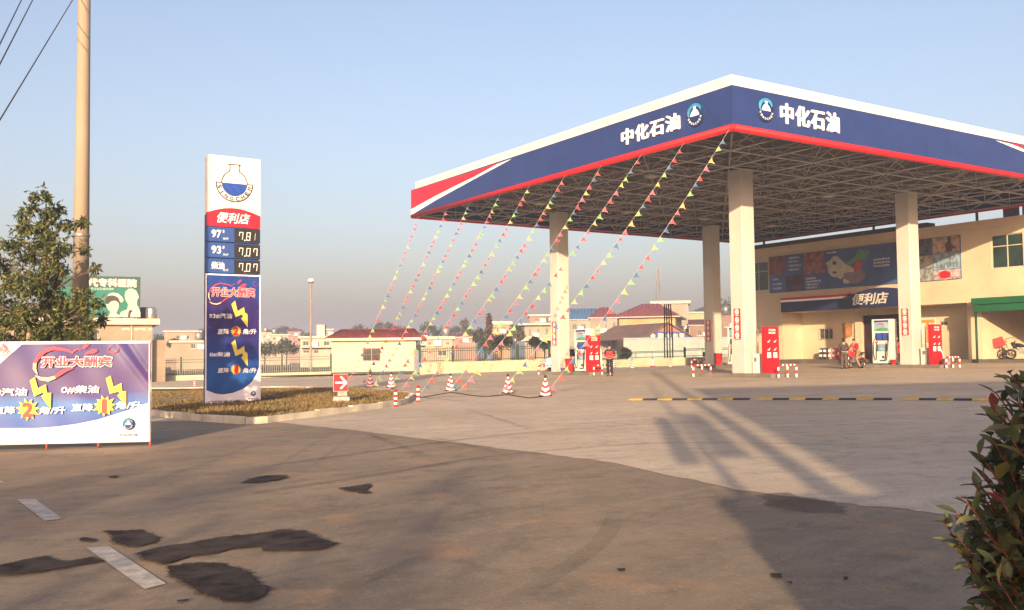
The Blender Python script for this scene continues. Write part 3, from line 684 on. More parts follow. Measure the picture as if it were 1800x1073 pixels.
# sides, back
fb(m, uL, uL+TW, gb, zroof-.42, -DEP, -TW-.001); fb(m, uR-TW, uR, gb, zroof-.42, -DEP, -TW-.001); fb(m, uL+TW+.001, uR-TW-.001, gb, zroof-.42, -DEP, -DEP+TW)
obj('wall', m, STW, store)
m = MB(); fb(m, uL-.25, uR+.25, zroof-.42, zroof-.24, -DEP-.2, .16); fb(m, uL-.32, uR+.32, zroof-.24, zroof, -DEP-.3, .26); obj('roof', m, pm('cornice_plaster', (.60, .48, .32), .7, .1, .6), store)
m = MB(); fb(m, uL-.4, U(1634, 401)[0], zroof+.003, zroof+.30, -.6, .30); obj('gutter', m, DARK, store)
for px, py in ((1343, 432), (1536, 408), (1717.5, 388)):
    u = FS.off(-.3).uv(px, py)[0]; m = MB(); m.cbox(FS.p(u, zroof+.85, -.3), .12, .12, 1.7, RZ); obj('support_post', m, DARK, store)
m = MB(); ua = U(1746, 380)[0]; fb(m, ua, ua+9, zroof+.004, zroof+3.2, -6.5, -3.2); pent = obj('roof_house', m, pm('roof_house_grey', (.11, .11, .115), .8, .15, .7), store)
ub = FS.off(-3.2).uv(1766, 370)[0]; uc2 = FS.off(-3.2).uv(1792, 370)[0]
m = MB(); fb(m, ub, uc2, zroof+.006, zroof+3.18, -3.198, -3.0); obj('dark_red_panel', m, pm('dark_red_tile', (.075, .018, .018), .6, .2, 3), pent)
FRAMEM = pm('window_frame_alu', (.45, .42, .34), .4, .1, 4)
def window(F, box, parent, nx=2, ny=2, split=.34, glass=GREENGLASS, dep=-.14, bars=False, name='window'):
    u0, v0, u1, v1 = box; m = MB(); t = .055
    def bar(a, b, c, d): m.slab(F, [(a, b), (c, b), (c, d), (a, d)], dep, dep+.06)
    bar(u0, v0, u1, v0+t); bar(u0, v1-t, u1, v1); bar(u0, v0+t, u0+t, v1-t); bar(u1-t, v0+t, u1, v1-t)
    for i in range(1, nx): c = u0+(u1-u0)*i/nx; bar(c-t/2, v0+t, c+t/2, v1-t)
    ys = [v1-(v1-v0)*split] if ny == 2 else []
    for y in ys:
        for i in range(nx):
            a = u0+(u1-u0)*i/nx + (t if i == 0 else t/2); b = u0+(u1-u0)*(i+1)/nx - (t if i == nx-1 else t/2); bar(a, y-t/2, b, y+t/2)
    wd = obj(name, m, FRAMEM, parent)
    m = MB(); decal(F, [(u0, v0), (u1, v0), (u1, v1), (u0, v1)], dep+.02, False, m); obj('pane', m, glass, wd)
    if bars:
        m = MB(); k = max(3, int((u1-u0)/.17))
        for i in range(k+1): c = u0+(u1-u0)*i/k; m.tube([F.p(c, v0, .03), F.p(c, v1, .03)], .009, 5)
        for y in (v0, (v0+v1)/2, v1): m.tube([F.p(u0, y, .03), F.p(u1, y, .03)], .014, 5)
        obj('security_bars', m, pm('bar_grey', (.22, .21, .20), .5, .1, 5), wd)
    return wd
for b in win_top: window(FS, b, store)
window(FB, rw, store, 3, 1, bars=True); window(FB, rw2, store, 2, 1, glass=GLASS)
# door opening with a transom frame; a flat dark sheet paints the unlit interior
m = MB(); decal(FB, [(dr[0], gS+.3), (dr[2], gS+.3), (dr[2], dr[3]), (dr[0], dr[3])], -.25, False, m); d_ = obj('dark_doorway', m, pm('unlit_interior', (.028, .020, .020), .25, .5, 1.2), store)
m = MB(); a, b = dr[0], dr[2]
for c in (a+.04, a+(b-a)/2, b-.04): m.tube([FB.p(c, gS+.3, -.2), FB.p(c, dr[3], -.2)], .04, 6)
m.tube([FB.p(a, dr[3]-.6, -.2), FB.p(b, dr[3]-.6, -.2)], .04, 6); obj('door_frame', m, pm('door_frame_dark', (.10, .035, .03), .4, .1, 5), d_)
# plinth step in front of the recess
m = MB(); fb(m, uL, uC, gb, z_pl, -REC+.001, .35); fb(m, uC, uR, gb, z_pl-.02, -5.0, .30); obj('plinth', m, pm('plinth_concrete', (.115, .10, .088), .8, .2, 1.5, bump=.1), store)
m = MB(); g = pxbox(FB, 1632, 605, 1645, 560); F2 = FB
obj_or = pm('orange_paint', (.60, .26, .04), .5, .1, 4)
m.slab(F2, [(g[0]-.9, g[1]), (g[2], g[1]), (g[2], g[3]), (g[0]-.9, g[3])], .003, .03); n_b = obj('notice_board', m, WHITE, store)
m = MB(); a, b, c, d = g[0]-.9, g[1]+.06, g[2]-.08, g[3]-.06
for q in ([(a, d-.22), (c, d-.22), (c, d), (a, d)], [(c-.62, b), (c-.42, b), (c-.42, d-.22), (c-.62, d-.22)], [(c-.2, b+.1), (c, b+.1), (c, d-.3), (c-.2, d-.3)]): decal(F2, q, .034, False, m)
obj('orange_print', m, obj_or, n_b)
g = pxbox(FB, 1481, 597, 1498.5, 568); m = MB(); m.slab(FB, [(g[0]+.1, g[1]), (g[2]-.05, g[1]+.2), (g[2], g[3]), (g[0], g[3])], .003, .03); n_b = obj('poster', m, pm('brown_orange_poster', (.42, .20, .075), .6, .35, 2.2), store)
# green awning over the right bay
AWN = pm('awning_green', (.008, .095, .036), .6, .12, 1.2)
a0 = U(1723, 540)[0]; at_, ab_ = U(1723, 525.5)[1], U(1725, 549)[1]; am = (at_+ab_)/2
m = MB(); fb(m, a0, uD+.3, am+.03, at_, .05, .95); fb(m, a0+.06, uD+.24, ab_, am-.01, .05, .85)
aw = obj('awning', m, AWN, store)
m = MB(); m.tube([FS.p(a0+.12, ab_, .7), FS.p(a0+.12, gS-.1, .7)], .07, 8); obj('awning_post', m, pm('post_darkgreen', (.015, .05, .03), .5, .1, 4), aw)
# ------------------------------------------------------------------ shop sign
FG = FS.off(.55); sg = lambda px, py: FG.uv(px, py)
s0, sb = sg(1373, 549.5); st = sg(1373, 532)[1]; s1 = sg(1607, 540)[0]; ac = sg(1542, 506); aL = sg(1487, 528)[0]
sign = thing('shop_sign', 'dark blue arched shop sign with silver lettering above the store entrance', 'sign', FG.p((s0+s1)/2, sb, -.25), math.atan2(-D1.y, -D1.x))
arch = [(aL + (s1-aL)*k/16, st + (ac[1]-st)*math.sin(math.pi*k/16)**.8) for k in range(17)]
m = MB(); m.slab(FG, [(s0, sb), (s1, sb)] + arch[::-1] + [(s0, st)], -.54, 0); obj('sign_panel', m, pm('navy_sign', (.014, .022, .075), .35, .1, 1.5, spec=.5), sign)
rt0 = sg(1373, 526.5)[1]
m = MB(); m.slab(FG, [(s0, st+.01), (aL-.35, st+.01), (aL, st+.14), (s0, st+.14)], -.5, .02); obj('white_stripe', m, LWHITE, sign)
m = MB(); m.slab(FG, [(s0, st+.145), (aL, st+.145), (aL+.25, st+.30), (s0, st+.30)], -.5, .02); obj('red_stripe', m, RED, sign)
bx = pxbox(FG, 1499, 538, 1562, 513.5); bx = (bx[0], FG.uv(1500, 537)[1], bx[2], FG.uv(1560, 513)[1]); text(FG, '便利店', bx, .004, pm('silver_letter', (.66, .64, .58), .3, .1, 4, metal=.3), sign, 'lettering', .02, .22, .04)
# ------------------------------------------------------------------ picture board along the upper wall
def quad_px(F, pts): return [F.uv(*p) for p in pts]
b0 = U(1352.5, 451); b1 = U(1354, 516); b2 = U(1691, 490); b3 = U(1690, 414.5)
vb = (b1[1]+b2[1])/2; vt = (b0[1]+b3[1])/2; ub0, ub1 = b0[0], b2[0]
pb = thing('picture_board', 'long blue picture board with a coloured map on the upper store wall', 'billboard', FS.p((ub0+ub1)/2, vb, .05), math.atan2(-D1.y, -D1.x))
m = MB(); m.slab(FS, [(ub0, vb), (ub1, vb), (ub1, vt), (ub0, vt)], .003, .08); obj('board', m, pm('board_blue', (.06, .12, .30), .4, .3, .35), pb)
HB_ = vt-vb; n0 = .084
def bxp(x0, y0, x1, y1): return (ub0+(ub1-ub0)*x0, vb+HB_*y0, ub0+(ub1-ub0)*x1, vb+HB_*y1)
# board x fractions from photo pixels
def fx(px, py): return (U(px, py)[0]-ub0)/(ub1-ub0)
c1, c2, c3, c4, c5 = fx(1382, 480), fx(1414, 480), fx(1452, 475), fx(1530, 470), fx(1617, 465)
c6 = fx(1641, 460)
prints = [((0, .48, c1, 1), (.30, .10, .09), 'photo_print'), ((c1, 0, c2, .44), (.10, .05, .07), 'photo_print'), ((c2, .42, c3, 1), (.33, .12, .10), 'photo_print'),
          ((c5, .60, c6, 1), (.12, .12, .17), 'photo_print'), ((c6, .62, 1, 1), (.48, .34, .24), 'photo_print'), ((c5, .31, c6, .6), (.46, .42, .30), 'photo_print'), ((c5, 0, c6, .31), (.30, .33, .30), 'photo_print'), ((c6, .24, 1, .62), (.26, .37, .46), 'photo_print'), ((c6, 0, 1, .24), (.52, .42, .44), 'photo_print')]
for i, (b, c, nm) in enumerate(prints):
    q = bxp(*b); m = MB(); e = .02; decal(FS, [(q[0]+e, q[1]+e), (q[2]-e, q[1]+e), (q[2]-e, q[3]-e), (q[0]+e, q[3]-e)], n0, False, m); pr = obj(nm, m, pm('print_%d' % i, c, .5, .42, 1.6 + .3*i), pb)
    if i in (4, 7, 8):
        m = MB(); W_, H_ = q[2]-q[0], q[3]-q[1]
        f = lambda *pp: [(q[0]+W_*x, q[1]+H_*y) for x, y in pp]
        if i == 4: decal(FS, f((.50, .05), (.72, .05), (.70, .2), (.88, .25), (.70, .45), (.68, .72), (.70, .9), (.62, .98), (.55, .9), (.57, .72), (.46, .5), (.48, .3)), n0+.004, False, m); obj('player_silhouette', m, pm('ink_plum', (.08, .04, .05), .5, .1, 5), pr)
        if i == 7:
            for x, h in ((.15, .45), (.30, .25), (.42, .2), (.55, .35), (.63, .85), (.75, .3), (.88, .5)): decal(FS, f((x-.02, .1), (x+.02, .1), (x+.012, .1+h), (x-.012, .1+h)), n0+.004, False, m)
            obj('skyline_print', m, pm('ink_slate', (.10, .12, .16), .5, .1, 5), pr)
        if i == 8: decal(FS, [(q[0]+W_*.42+.40*math.cos(a), q[1]+H_*.5+.25*math.sin(a)) for a in [6.283*k/16 for k in range(16)]], n0+.004, False, m); obj('red_oval_print', m, RED, pr)
m = MB()   # white text lines
rt_ = random.Random(5)
for (x0, x1, ys) in ((c1+.02, c2-.01, (.9, .8, .69, .58)), (.02, c1-.02, (.36, .23, .11)), (c2+.01, c3-.02, (.30, .22, .14, .06)), (c4+.02, c5-.1, (.62, .54, .46)), (c5-.07, c5-.01, (.42, .32, .22)), (c3+.01, c3+.09, (.92,))):
    for y in ys:
        q = bxp(x0, y-.02, x0+(x1-x0)*rt_.uniform(.6, 1), y+.035); text(FS, rt_.choice(['中化石油销售', '加油站便利店', '中国石油化工']), q, n0+.002, None, None, mb=m, bold=.02)
obj('lettering', m, pm('print_white', (.60, .60, .62), .5, .05, 3), pb)
def zmap(X, Y): return (1340+X/6.923, 390+Y/6.923)
mapc = [((.46, .43, .36), [(780, 505), (840, 470), (860, 430), (905, 415), (935, 430), (960, 460), (1000, 490), (1030, 520), (1110, 555), (1130, 610), (1000, 625), (1000, 680), (960, 700), (930, 680), (860, 670), (810, 620), (805, 550)]),
        ((.10, .27, .09), [(1030, 510), (1080, 470), (1130, 440), (1180, 350), (1220, 335), (1260, 350), (1320, 350), (1300, 400), (1260, 460), (1180, 470), (1120, 500), (1060, 540)]),
        ((.40, .04, .05), [(1130, 510), (1170, 480), (1225, 490), (1220, 540), (1210, 580), (1160, 600), (1125, 600)]),
        ((.20, .15, .19), [(1000, 625), (1130, 612), (1210, 580), (1265, 640), (1250, 690), (1180, 745), (1100, 755), (1060, 720), (1005, 690)]),
        ((.45, .42, .37), [(1000, 690), (1060, 720), (1080, 750), (1010, 755), (990, 720)])]
for i, (c, q) in enumerate(mapc):
    m = MB(); decal(FS, [zmap(*p) for p in q], n0+.003, True, m); obj('map_region', m, pm('map_%d' % i, c, .5, .15, 2), pb)
m = MB()
for q in ([(865, 485), (910, 485), (910, 525), (865, 525)], [(865, 605), (915, 605), (915, 632), (865, 632)]): decal(FS, [zmap(*p) for p in q], n0+.007, True, m)
obj('map_legend', m, pm('ink_dark', (.06, .06, .06), .5, .1, 4), pb)
# ------------------------------------------------------------------ stacked oil drums in front of the recess wall
OB = [pm('crate_black', (.02, .02, .024), .5, .2, 6), pm('crate_red', (.42, .03, .05), .5, .2, 6), pm('crate_pink', (.52, .20, .17), .5, .2, 6)]
for i in range(5):
    px = 1446 + i*7.2 + (1 if i > 1 else 0); F3 = FS.off(-.9); u = F3.uv(px, 630)[0]
    nm = ['first black drum from the left', 'second black drum from the left', 'pale red drum right of the black ones', 'second pale red drum', 'dark red drum nearest the man in grey'][i]
    t = thing('oil_drum', nm + ' in the stacked row by the store wall', 'drum', F3.p(u, z_pl, 0), 0, 'oil drums in a row outside the store')
    mt = OB[0] if i < 2 else (OB[2] if i < 4 else OB[1])
    m = MB(); m.lathe(F3.p(u, z_pl, 0), [(.20, 0), (.215, .02), (.2, .05), (.2, .36), (.215, .38), (.2, .41), (.2, .74), (.215, .77), (.20, .79)], 14); obj('drum_body', m, mt, t)
    F4 = Frame(F3.p(u, z_pl, .212), FS.r, UP)
    for v in (.18, .52):
        m = MB(); m.slab(F4, [(-.10, v), (.10, v), (.10, v+.16), (-.10, v+.16)], -.03, .004); obj('drum_label', m, LWHITE if i != 4 else SWRED, t)
# ------------------------------------------------------------------ price totem on the grass island
TL = at(361.3, 712.5, .13); FT = Frame((TL.x, TL.y, 0), D2, UP); T = lambda px, py: FT.uv(px, py)
gT = G(TL.x, TL.y)+.12
tw = T(457.3, 400)[0]; tz = (T(361.5, 270.5)[1]+T(457.3, 281.5)[1])/2
tot = thing('price_totem', 'tall white and blue price totem with flask emblem standing on the grass island', 'sign', FT.p(tw/2, gT, -.16), RZ)
zr1, zr0 = T(361, 375.5)[1], T(361, 396.8)[1]; zb0 = T(361, 481)[1]; apex = T(412, 366.5)[1]
BLT = pm('totem_blue', (.028, .075, .27), .35, .07, 2.0, spec=.5)
m = MB(); m.box(FT.p(.02, zr1, -.05), FT.r*(tw-.04), -FT.n*.26, UP*(tz-.06-zr1)); m.slab(FT, [(0, zr1-.3), (tw, zr1-.3), (tw, tz), (0, tz)], -.05, 0); obj('header_panel', m, pm('totem_white', (.66, .66, .61), .35, .05, 1.0), tot)
m = MB(); m.box(FT.p(.02, gT+.1, -.05), FT.r*(tw-.04), -FT.n*.26, UP*(zr1-gT-.102)); obj('sign_body', m, pm('totem_side', (.022, .055, .18), .4, .1, 1.5), tot)
arc = [(tw*k/14, zr1 + (apex-zr1)*math.sin(math.pi*(.06+.9*k/14))) for k in range(15)]
m = MB(); m.slab(FT, [(0, zr0), (tw, zr0)] + arc[::-1], -.045, .012); rb = obj('name_band', m, SWRED, tot)
bx = pxbox(FT, 381.5, 391.5, 440, 376); bx = (bx[0], (T(384, 391.5)[1]), bx[2], T(436, 376.5)[1]); text(FT, '便利店', bx, .015, LWHITE, rb, 'lettering', .02, .25)
# flask emblem with ring lettering
cu, cv = T(412.3, 323); pr_ = (T(412, 300)[1]-T(412, 322)[1])/22.0
INK = pm('emblem_ink', (.018, .016, .03), .5, .05, 3); EMB = pm('emblem_blue', (.02, .07, .36), .4, .06, 2)
m = MB(); r1 = 22.3*pr_; wl = 1.7*pr_
neck = [(-7.6, 31.5), (-7.8, 26), (-8.5, 22)]
path = [(-10.8, 33.2), (-8.2, 31.8), (-7.8, 27), (-8.6, 22.3)] + [(22.3*math.cos(a), 22.3*math.sin(a)) for a in [R(113 + k*7) for k in range(10)]] + [(-22.3, 0)]
pts = [(cu+a*pr_, cv+b*pr_) for a, b in path]; band(FT, pts, [wl]*len(pts), .004, m); band(FT, [(2*cu-a, b) for a, b in pts], [wl]*len(pts), .004, m)
band(FT, [(cu-10.8*pr_, cv+33.2*pr_), (cu+10.8*pr_, cv+33.2*pr_)], [wl, wl], .005, m)
ring = [(cu+32*pr_*math.cos(a), cv+32*pr_*math.sin(a)) for a in [math.pi+math.pi*k/28 for k in range(29)]]; band(FT, ring, [2.0*pr_]*29, .005, m)
band(FT, [(cu-32.5*pr_, cv), (cu-22*pr_, cv)], [wl, wl], .006, m); band(FT, [(cu+22*pr_, cv), (cu+32.5*pr_, cv)], [wl, wl], .006, m)
fe = obj('flask_emblem', m, INK, tot)
m = MB(); decal(FT, circle(cu, cv, r1, r1, 28, math.pi, 2*math.pi), .004, False, m); obj('flask_liquid', m, EMB, fe)
m = MB()
for i, ch in enumerate('SINOCHEM'):
    a = R(196 + i*21.2); x = cu+27*pr_*math.cos(a); y = cv+27*pr_*math.sin(a); hw = (1.0 if ch == 'I' else 3.1)*pr_
    text(FT, ch, (x-hw, y-3.5*pr_, x+hw, y+3.5*pr_), .008, None, None, rot=a+math.pi/2, mb=m, bold=.035)
obj('emblem_lettering', m, NAVY, fe)
# three price boards
def rowz(y): return T(361, y)[1]
rows = [(424.3, 398.0, '97', '781'), (452.6, 426.2, '93', '707'), (480.0, 454.6, '柴油', '707')]
DISP = pm('display_black', (.022, .022, .024), .25, .15, 3); DIG = pm('digit_white', (.72, .72, .70), .5, .03, 3)
SEG = {'7': 'abcf', '8': 'abcdefg', '1': 'bc', '0': 'abcdef'}
def seg7(m, F, ch, u, v, w_, h, n):
    t = .17*w_; g = .03*w_
    S_ = {'a': (0, h-t, w_, h), 'd': (0, 0, w_, t), 'g': (0, h/2-t/2, w_, h/2+t/2), 'b': (w_-t, h/2+g, w_, h-t-g), 'c': (w_-t, t+g, w_, h/2-g), 'f': (0, h/2+g, t, h-t-g), 'e': (0, t+g, t, h/2-g)}
    for s in SEG[ch]:
        a, b, c, d = S_[s]; sl = .10
        decal(F, [(u+a+b*sl, v+b), (u+c+b*sl, v+b), (u+c+d*sl, v+d), (u+a+d*sl, v+d)], n, False, m)
for yb, yt, nm, dg in rows:
    v0, v1 = rowz(yb)+.015, rowz(yt); us = T(411.7, 430)[0]
    m = MB(); m.slab(FT, [(0, v0), (tw, v0), (tw, v1), (0, v1)], -.045, .012); b = obj('price_board', m, BLT, tot)
    h = v1-v0
    m = MB(); m.slab(FT, [(us, v0+.015), (tw-.02, v0+.015), (tw-.02, v1-.01), (us, v1-.01)], .0, .018); ds = obj('price_display', m, DISP, b)
    m = MB(); dw, dh = .13, .26; vv = v0+h*.17; x = us+.13
    seg7(m, FT, dg[0], x, vv, dw, dh, .022); decal(FT, circle(x+.20, vv+.0, .022, .022, 8), .022, False, m); seg7(m, FT, dg[1], x+.235, vv, dw, dh, .022); seg7(m, FT, dg[2], x+.235+.225, vv, dw if dg[2] == '7' else .06, dh, .022)
    obj('price_digits', m, DIG, ds)
    m = MB(); wide = .30 if nm != '柴油' else .40
    text(FT, nm, (.15, v0+h*.26, .15+wide, v0+h*.80), .016, None, None, mb=m, bold=.025)
    if nm != '柴油': text(FT, '#', (.49, v0+h*.60, .55, v0+h*.82), .016, None, None, mb=m)
    text(FT, '元/升', (.50, v0+h*.14, .68, v0+h*.30), .016, None, None, mb=m); obj('lettering', m, LWHITE, b)
# ------------------------------------------------------------------ promotional prints shared by the two banners
PINK = pm('print_pink', (.55, .06, .10), .5, .08, 2); PALEY = pm('print_paleyellow', (.80, .66, .30), .5, .08, 3); PWHITE = pm('print_banner_white', (.74, .72, .76), .6, .05, 1.5)
def starburst(m, F, cx, cy, R0, R1, n, k=13, seed=1):
    rr = random.Random(seed); pts = []
    for i in range(2*k): a = math.pi*i/k + .1; r = (R0 if i % 2 == 0 else R1)*(rr.uniform(.88, 1.05) if i % 2 == 0 else 1); pts.append((cx+r*math.cos(a), cy+r*.97*math.sin(a)))
    for i in range(2*k): decal(F, [(cx, cy), pts[i], pts[(i+1) % (2*k)]], n, False, m)
def fan(m, F, pts, n):
    cx = sum(p[0] for p in pts)/len(pts); cy = sum(p[1] for p in pts)/len(pts)
    decal(F, pts, n, False, m)
def swirl(F, Z, n, parent, sc):
    """red to yellow heart-like swoosh; Z maps drawing coordinates (as on the near banner) to the plane"""
    top = [(640, 250), (612, 240), (575, 268), (540, 252), (430, 235), (360, 255), (310, 300), (280, 350)]
    low = [(280, 350), (278, 395), (300, 440)]; bot = [(285, 450), (325, 472), (385, 480), (440, 462), (490, 425), (580, 398)]
    m = MB(); q = [Z(*p) for p in top]; band(F, q, [sc*v for v in (.3, .8, 1.2, 1.2, 1.7, 2.0, 2.0, 1.6)], n, m)
    q = [Z(*p) for p in ((440, 462), (490, 425), (530, 404), (585, 392))]; obj('red_swoosh', m, PINK, parent); m = MB(); band(F, q, [sc*v for v in (1.4, 2.0, 1.6, .2)], n, m)
    obj('red_swoosh', m, PINK, parent)
    for pts in ([(655, 240), (660, 215), (690, 195), (712, 198), (700, 220), (672, 240)], [(668, 288), (690, 265), (730, 240), (768, 242), (772, 262), (740, 278), (700, 280)]): m = MB(); decal(F, [Z(*p) for p in pts], n, False, m); obj('red_drop', m, PINK, parent)
    m = MB(); band(F, [Z(*p) for p in low], [sc*v for v in (1.6, 1.5, .3)], n, m); band(F, [Z(*p) for p in bot[:4]], [sc*v for v in (.3, 1.5, 2.0, 1.4)], n+.001, m); obj('yellow_swoosh', m, PALEY, parent)
    m = MB(); c = [Z(895+38*math.cos(a), 245+26*math.sin(a)) for a in [R(-30+20*k) for k in range(16)]]; band(F, c, [sc*.45]*16, n, m); obj('small_heart', m, PINK, parent)
def outlined(F, s, box, n, parent, mat_in, grow, bold=.03):
    text(F, s, (box[0]-grow, box[1]-grow, box[2]+grow, box[3]+grow), n, pm('print_rose_white', (.80, .55, .58), .5, .05, 3), parent, 'lettering_outline', bold+.045)
    text(F, s, box, n+.002, mat_in, parent, 'lettering', bold)
def gradient_mat(name, stops, F, v0, v1, rough=.45, extra=None):
    """printed colour bands up the cloth"""
    m = bpy.data.materials.new(name); m.use_nodes = True; t = m.node_tree; N = t.nodes; L = t.links; b = N['Principled BSDF']; b.inputs['Roughness'].default_value = rough; b.inputs['Specular IOR Level'].default_value = .3
    tc = N.new('ShaderNodeTexCoord'); sp = N.new('ShaderNodeSeparateXYZ'); L.new(tc.outputs['UV'], sp.inputs[0])
    ns = N.new('ShaderNodeTexNoise'); ns.inputs['Scale'].default_value = 3.0; ns.inputs['Detail'].default_value = 3; L.new(tc.outputs['UV'], ns.inputs['Vector'])
    a = N.new('ShaderNodeMath'); a.operation = 'MULTIPLY_ADD'; a.inputs[1].default_value = .22; L.new(ns.outputs[0], a.inputs[0]); L.new(sp.outputs[1], a.inputs[2])
    if extra:
        a2 = N.new('ShaderNodeMath'); a2.operation = 'MULTIPLY_ADD'; a2.inputs[1].default_value = extra; L.new(sp.outputs[0], a2.inputs[0]); L.new(a.outputs[0], a2.inputs[2]); a = a2
    cr = N.new('ShaderNodeValToRGB'); e = cr.color_ramp.elements
    for i, (p, c) in enumerate(stops):
        q = e[i] if i < 2 else e.new(p); q.position = p; q.color = (*c, 1)
    L.new(a.outputs[0], cr.inputs[0]); L.new(cr.outputs[0], b.inputs['Base Color']); return m
def uvmap(o, F, u0, v0, u1, v1):
    me = o.data; uvl = me.uv_layers.new(name='UVMap'); M = ROOTM.get(o.name, Matrix.Identity(4))
    for l in me.loops:
        p = M@me.vertices[l.vertex_index].co - F.o; uvl.data[l.index].uv = ((p.dot(F.r)-u0)/(u1-u0), (p.dot(F.u)-v0)/(v1-v0))
def cloth(F, u0, v0, u1, v1, wave, nu=40, nv=30, n=0.0):
    m = MB(); idx = {}
    vs = []; fs = []
    for j in range(nv+1):
        for i in range(nu+1):
            u = u0+(u1-u0)*i/nu; v = v0+(v1-v0)*j/nv; vs.append(F.p(u, v, n+wave(i/nu, j/nv)))
    for j in range(nv):
        for i in range(nu): a = j*(nu+1)+i; fs.append((a, a+1, a+nu+2, a+nu+1))
    m.add(vs, fs, 0, True); return m
# ------------------------------------------------------------------ banner tied over the lower half of the totem
def Z3(x, y): return (330+x/4.13, 470+y/4.13)
FTB = FT.off(.05); tb = lambda x, y: FTB.uv(*Z3(x, y))
q0 = tb(128, 46); q1 = tb(520, 58); zbt = (q0[1]+q1[1])/2; zbb = gT + .02; ubl, ubr = tb(128, 500)[0]-.01, tb(524, 500)[0]+.02
pban = thing('hanging_banner', 'blue promotional cloth banner with lightning arrows wrapped on the price totem', 'banner', FTB.p((ubl+ubr)/2, zbb, 0), RZ, 'promotional banners')
wv = lambda a, b: .008*math.sin(9*a+5*b)*(1-b*.6) + .03*(1-b)**6*math.sin(7*a+1) + .004*math.sin(23*a-14*b) + .010*math.exp(-((b-.09)/.012)**2)
m = cloth(FTB, ubl, zbb, ubr, zbt, wv, 40, 60)
for i, v in enumerate(m.v):
    k = i % 41; j = i // 41
    if j == 0: m.v[i] = v + UP*(.16*(k/40) + .02*math.sin(k*.9)) - UP*.02
cl = obj('banner_cloth', m, PWHITE, pban)
vb0 = tb(250, 925)[1]
ca = gradient_mat('banner_deepblue', [(.0, (.010, .040, .20)), (.30, (.008, .075, .29)), (.52, (.012, .032, .18)), (.70, (.022, .012, .105)), (.93, (.026, .016, .115)), (1.0, (.015, .045, .22))], FTB, vb0, zbt, extra=.08)
m = MB(); e = .045; botc = [(135, 893), (200, 918), (260, 924), (330, 912), (400, 885), (460, 838), (500, 775), (520, 722)]
pts = [(max(ubl+e, min(ubr-e, tb(x, y)[0])), tb(x, y)[1]) for x, y in botc] + [(ubr-e, zbt-e), (ubl+e, zbt-e)]
# print the blue field as thin vertical strips so that it can follow the cloth
def curve_v(u):
    for (a, b) in zip(pts[:8], pts[1:8]):
        if a[0] <= u <= b[0] and b[0] > a[0]: return a[1]+(b[1]-a[1])*(u-a[0])/(b[0]-a[0])
    return pts[0][1] if u < pts[0][0] else pts[7][1]
vs = []; fs = []; nu, nv = 40, 44
for i in range(nu+1):
    u = ubl+e+(ubr-ubl-2*e)*i/nu; lo = curve_v(u)
    for j in range(nv+1):
        v = lo+(zbt-e-lo)*j/nv; vs.append(FTB.p(u, v, wv((u-ubl)/(ubr-ubl), (v-zbb)/(zbt-zbb))+.005))
for i in range(nu):
    for j in range(nv): a = i*(nv+1)+j; fs.append((a, a+nv+1, a+nv+2, a+1))
m = MB(); m.add(vs, fs, 0, True); o = obj('blue_print', m, ca, cl); uvmap(o, FTB, ubl, vb0, ubr, zbt)
NB = .026
def bt(x0, y0, x1, y1): a = tb(x0, y0); b = tb(x1, y1); return (a[0], a[1], b[0], b[1])
def near_to_tot(x, y): return tb(146+(x-270)*.555, 92+(y-195)*.62)
swirl(FTB, near_to_tot, NB, cl, .018)
bx = bt(172, 213, 486, 152); outlined(FTB, '开业大酬宾', bx, NB, cl, PINK, .012)
bolt = [(315, 268), (342, 243), (360, 320), (407, 290), (412, 328), (432, 342), (434, 437), (384, 372), (399, 365), (395, 342), (345, 362)]
for dy in (0, 283): m = MB(); decal(FTB, [tb(x, y+dy) for x, y in bolt], NB, False, m); obj('lightning_arrow', m, YELLOW, cl)
for i, yy in enumerate((465, 742)): m = MB(); c = tb(348, yy); starburst(m, FTB, c[0], c[1], .185, .125, NB+.001, 15, 3+i); obj('starburst', m, YELLOW, cl)
text(FTB, '2', bt(326, 497, 370, 432), NB+.004, RED, cl, 'red_number', bold=.05); text(FTB, '1', bt(336, 777, 366, 708), NB+.004, RED, cl, 'red_number', bold=.05)
for s, b in (('93#汽油', (155, 372, 322, 336)), ('0#柴油', (157, 650, 305, 615)), ('直降', (214, 487, 298, 448)), ('角/升', (398, 487, 498, 448)), ('直降', (214, 768, 298, 730)), ('角/升', (398, 768, 498, 730))): text(FTB, s, bt(*b), NB, PWHITE, cl, 'lettering', bold=.018, shear=.1)
text(FTB, '中化石油', bt(437, 962, 507, 946), NB+.01, NAVY, cl, 'small_lettering'); text(FTB, '中国中化集团公司 — 中化石油', bt(148, 978, 370, 963), NB+.01, NAVY, cl, 'small_lettering')
c = tb(474, 917); orb(FTB, c[0], c[1], .085, cl, .02, NB+.004)
# ------------------------------------------------------------------ big banner in the left foreground on a pipe frame
BR_ = at(262.5, 785); ang = math.atan2(.36, 3.0); eB = V((math.cos(ang), math.sin(ang), 0)); FN = Frame((BR_.x, BR_.y, 0), eB, UP)
def Z1(x, y): return (x/4.47, 560+y/4.47)
nb = lambda x, y: FN.uv(*Z1(x, y))
vT = nb(1170, 182)[1]; vB = nb(1160, 965)[1]; uLn = -3.36; gB = BR_.z
big = thing('promotional_banner', 'wide purple promotional banner on a low pipe frame at the road edge', 'banner', FN.p(uLn/2, gB, 0), ang, 'promotional banners')
wv2 = lambda a, b: .014*math.sin(6*a+3*b) + .008*math.sin(17*a-9*b)*b + .020*math.exp(-(((a-.93)+(b-.86)*.35)/.018)**2)*(a > .8) - .016*math.exp(-(((a-.97)+(b-.62)*.4)/.02)**2) + .012*math.exp(-(((a-.08)-(b-.7)*.3)/.02)**2) + .004*math.sin(31*a+9*b)
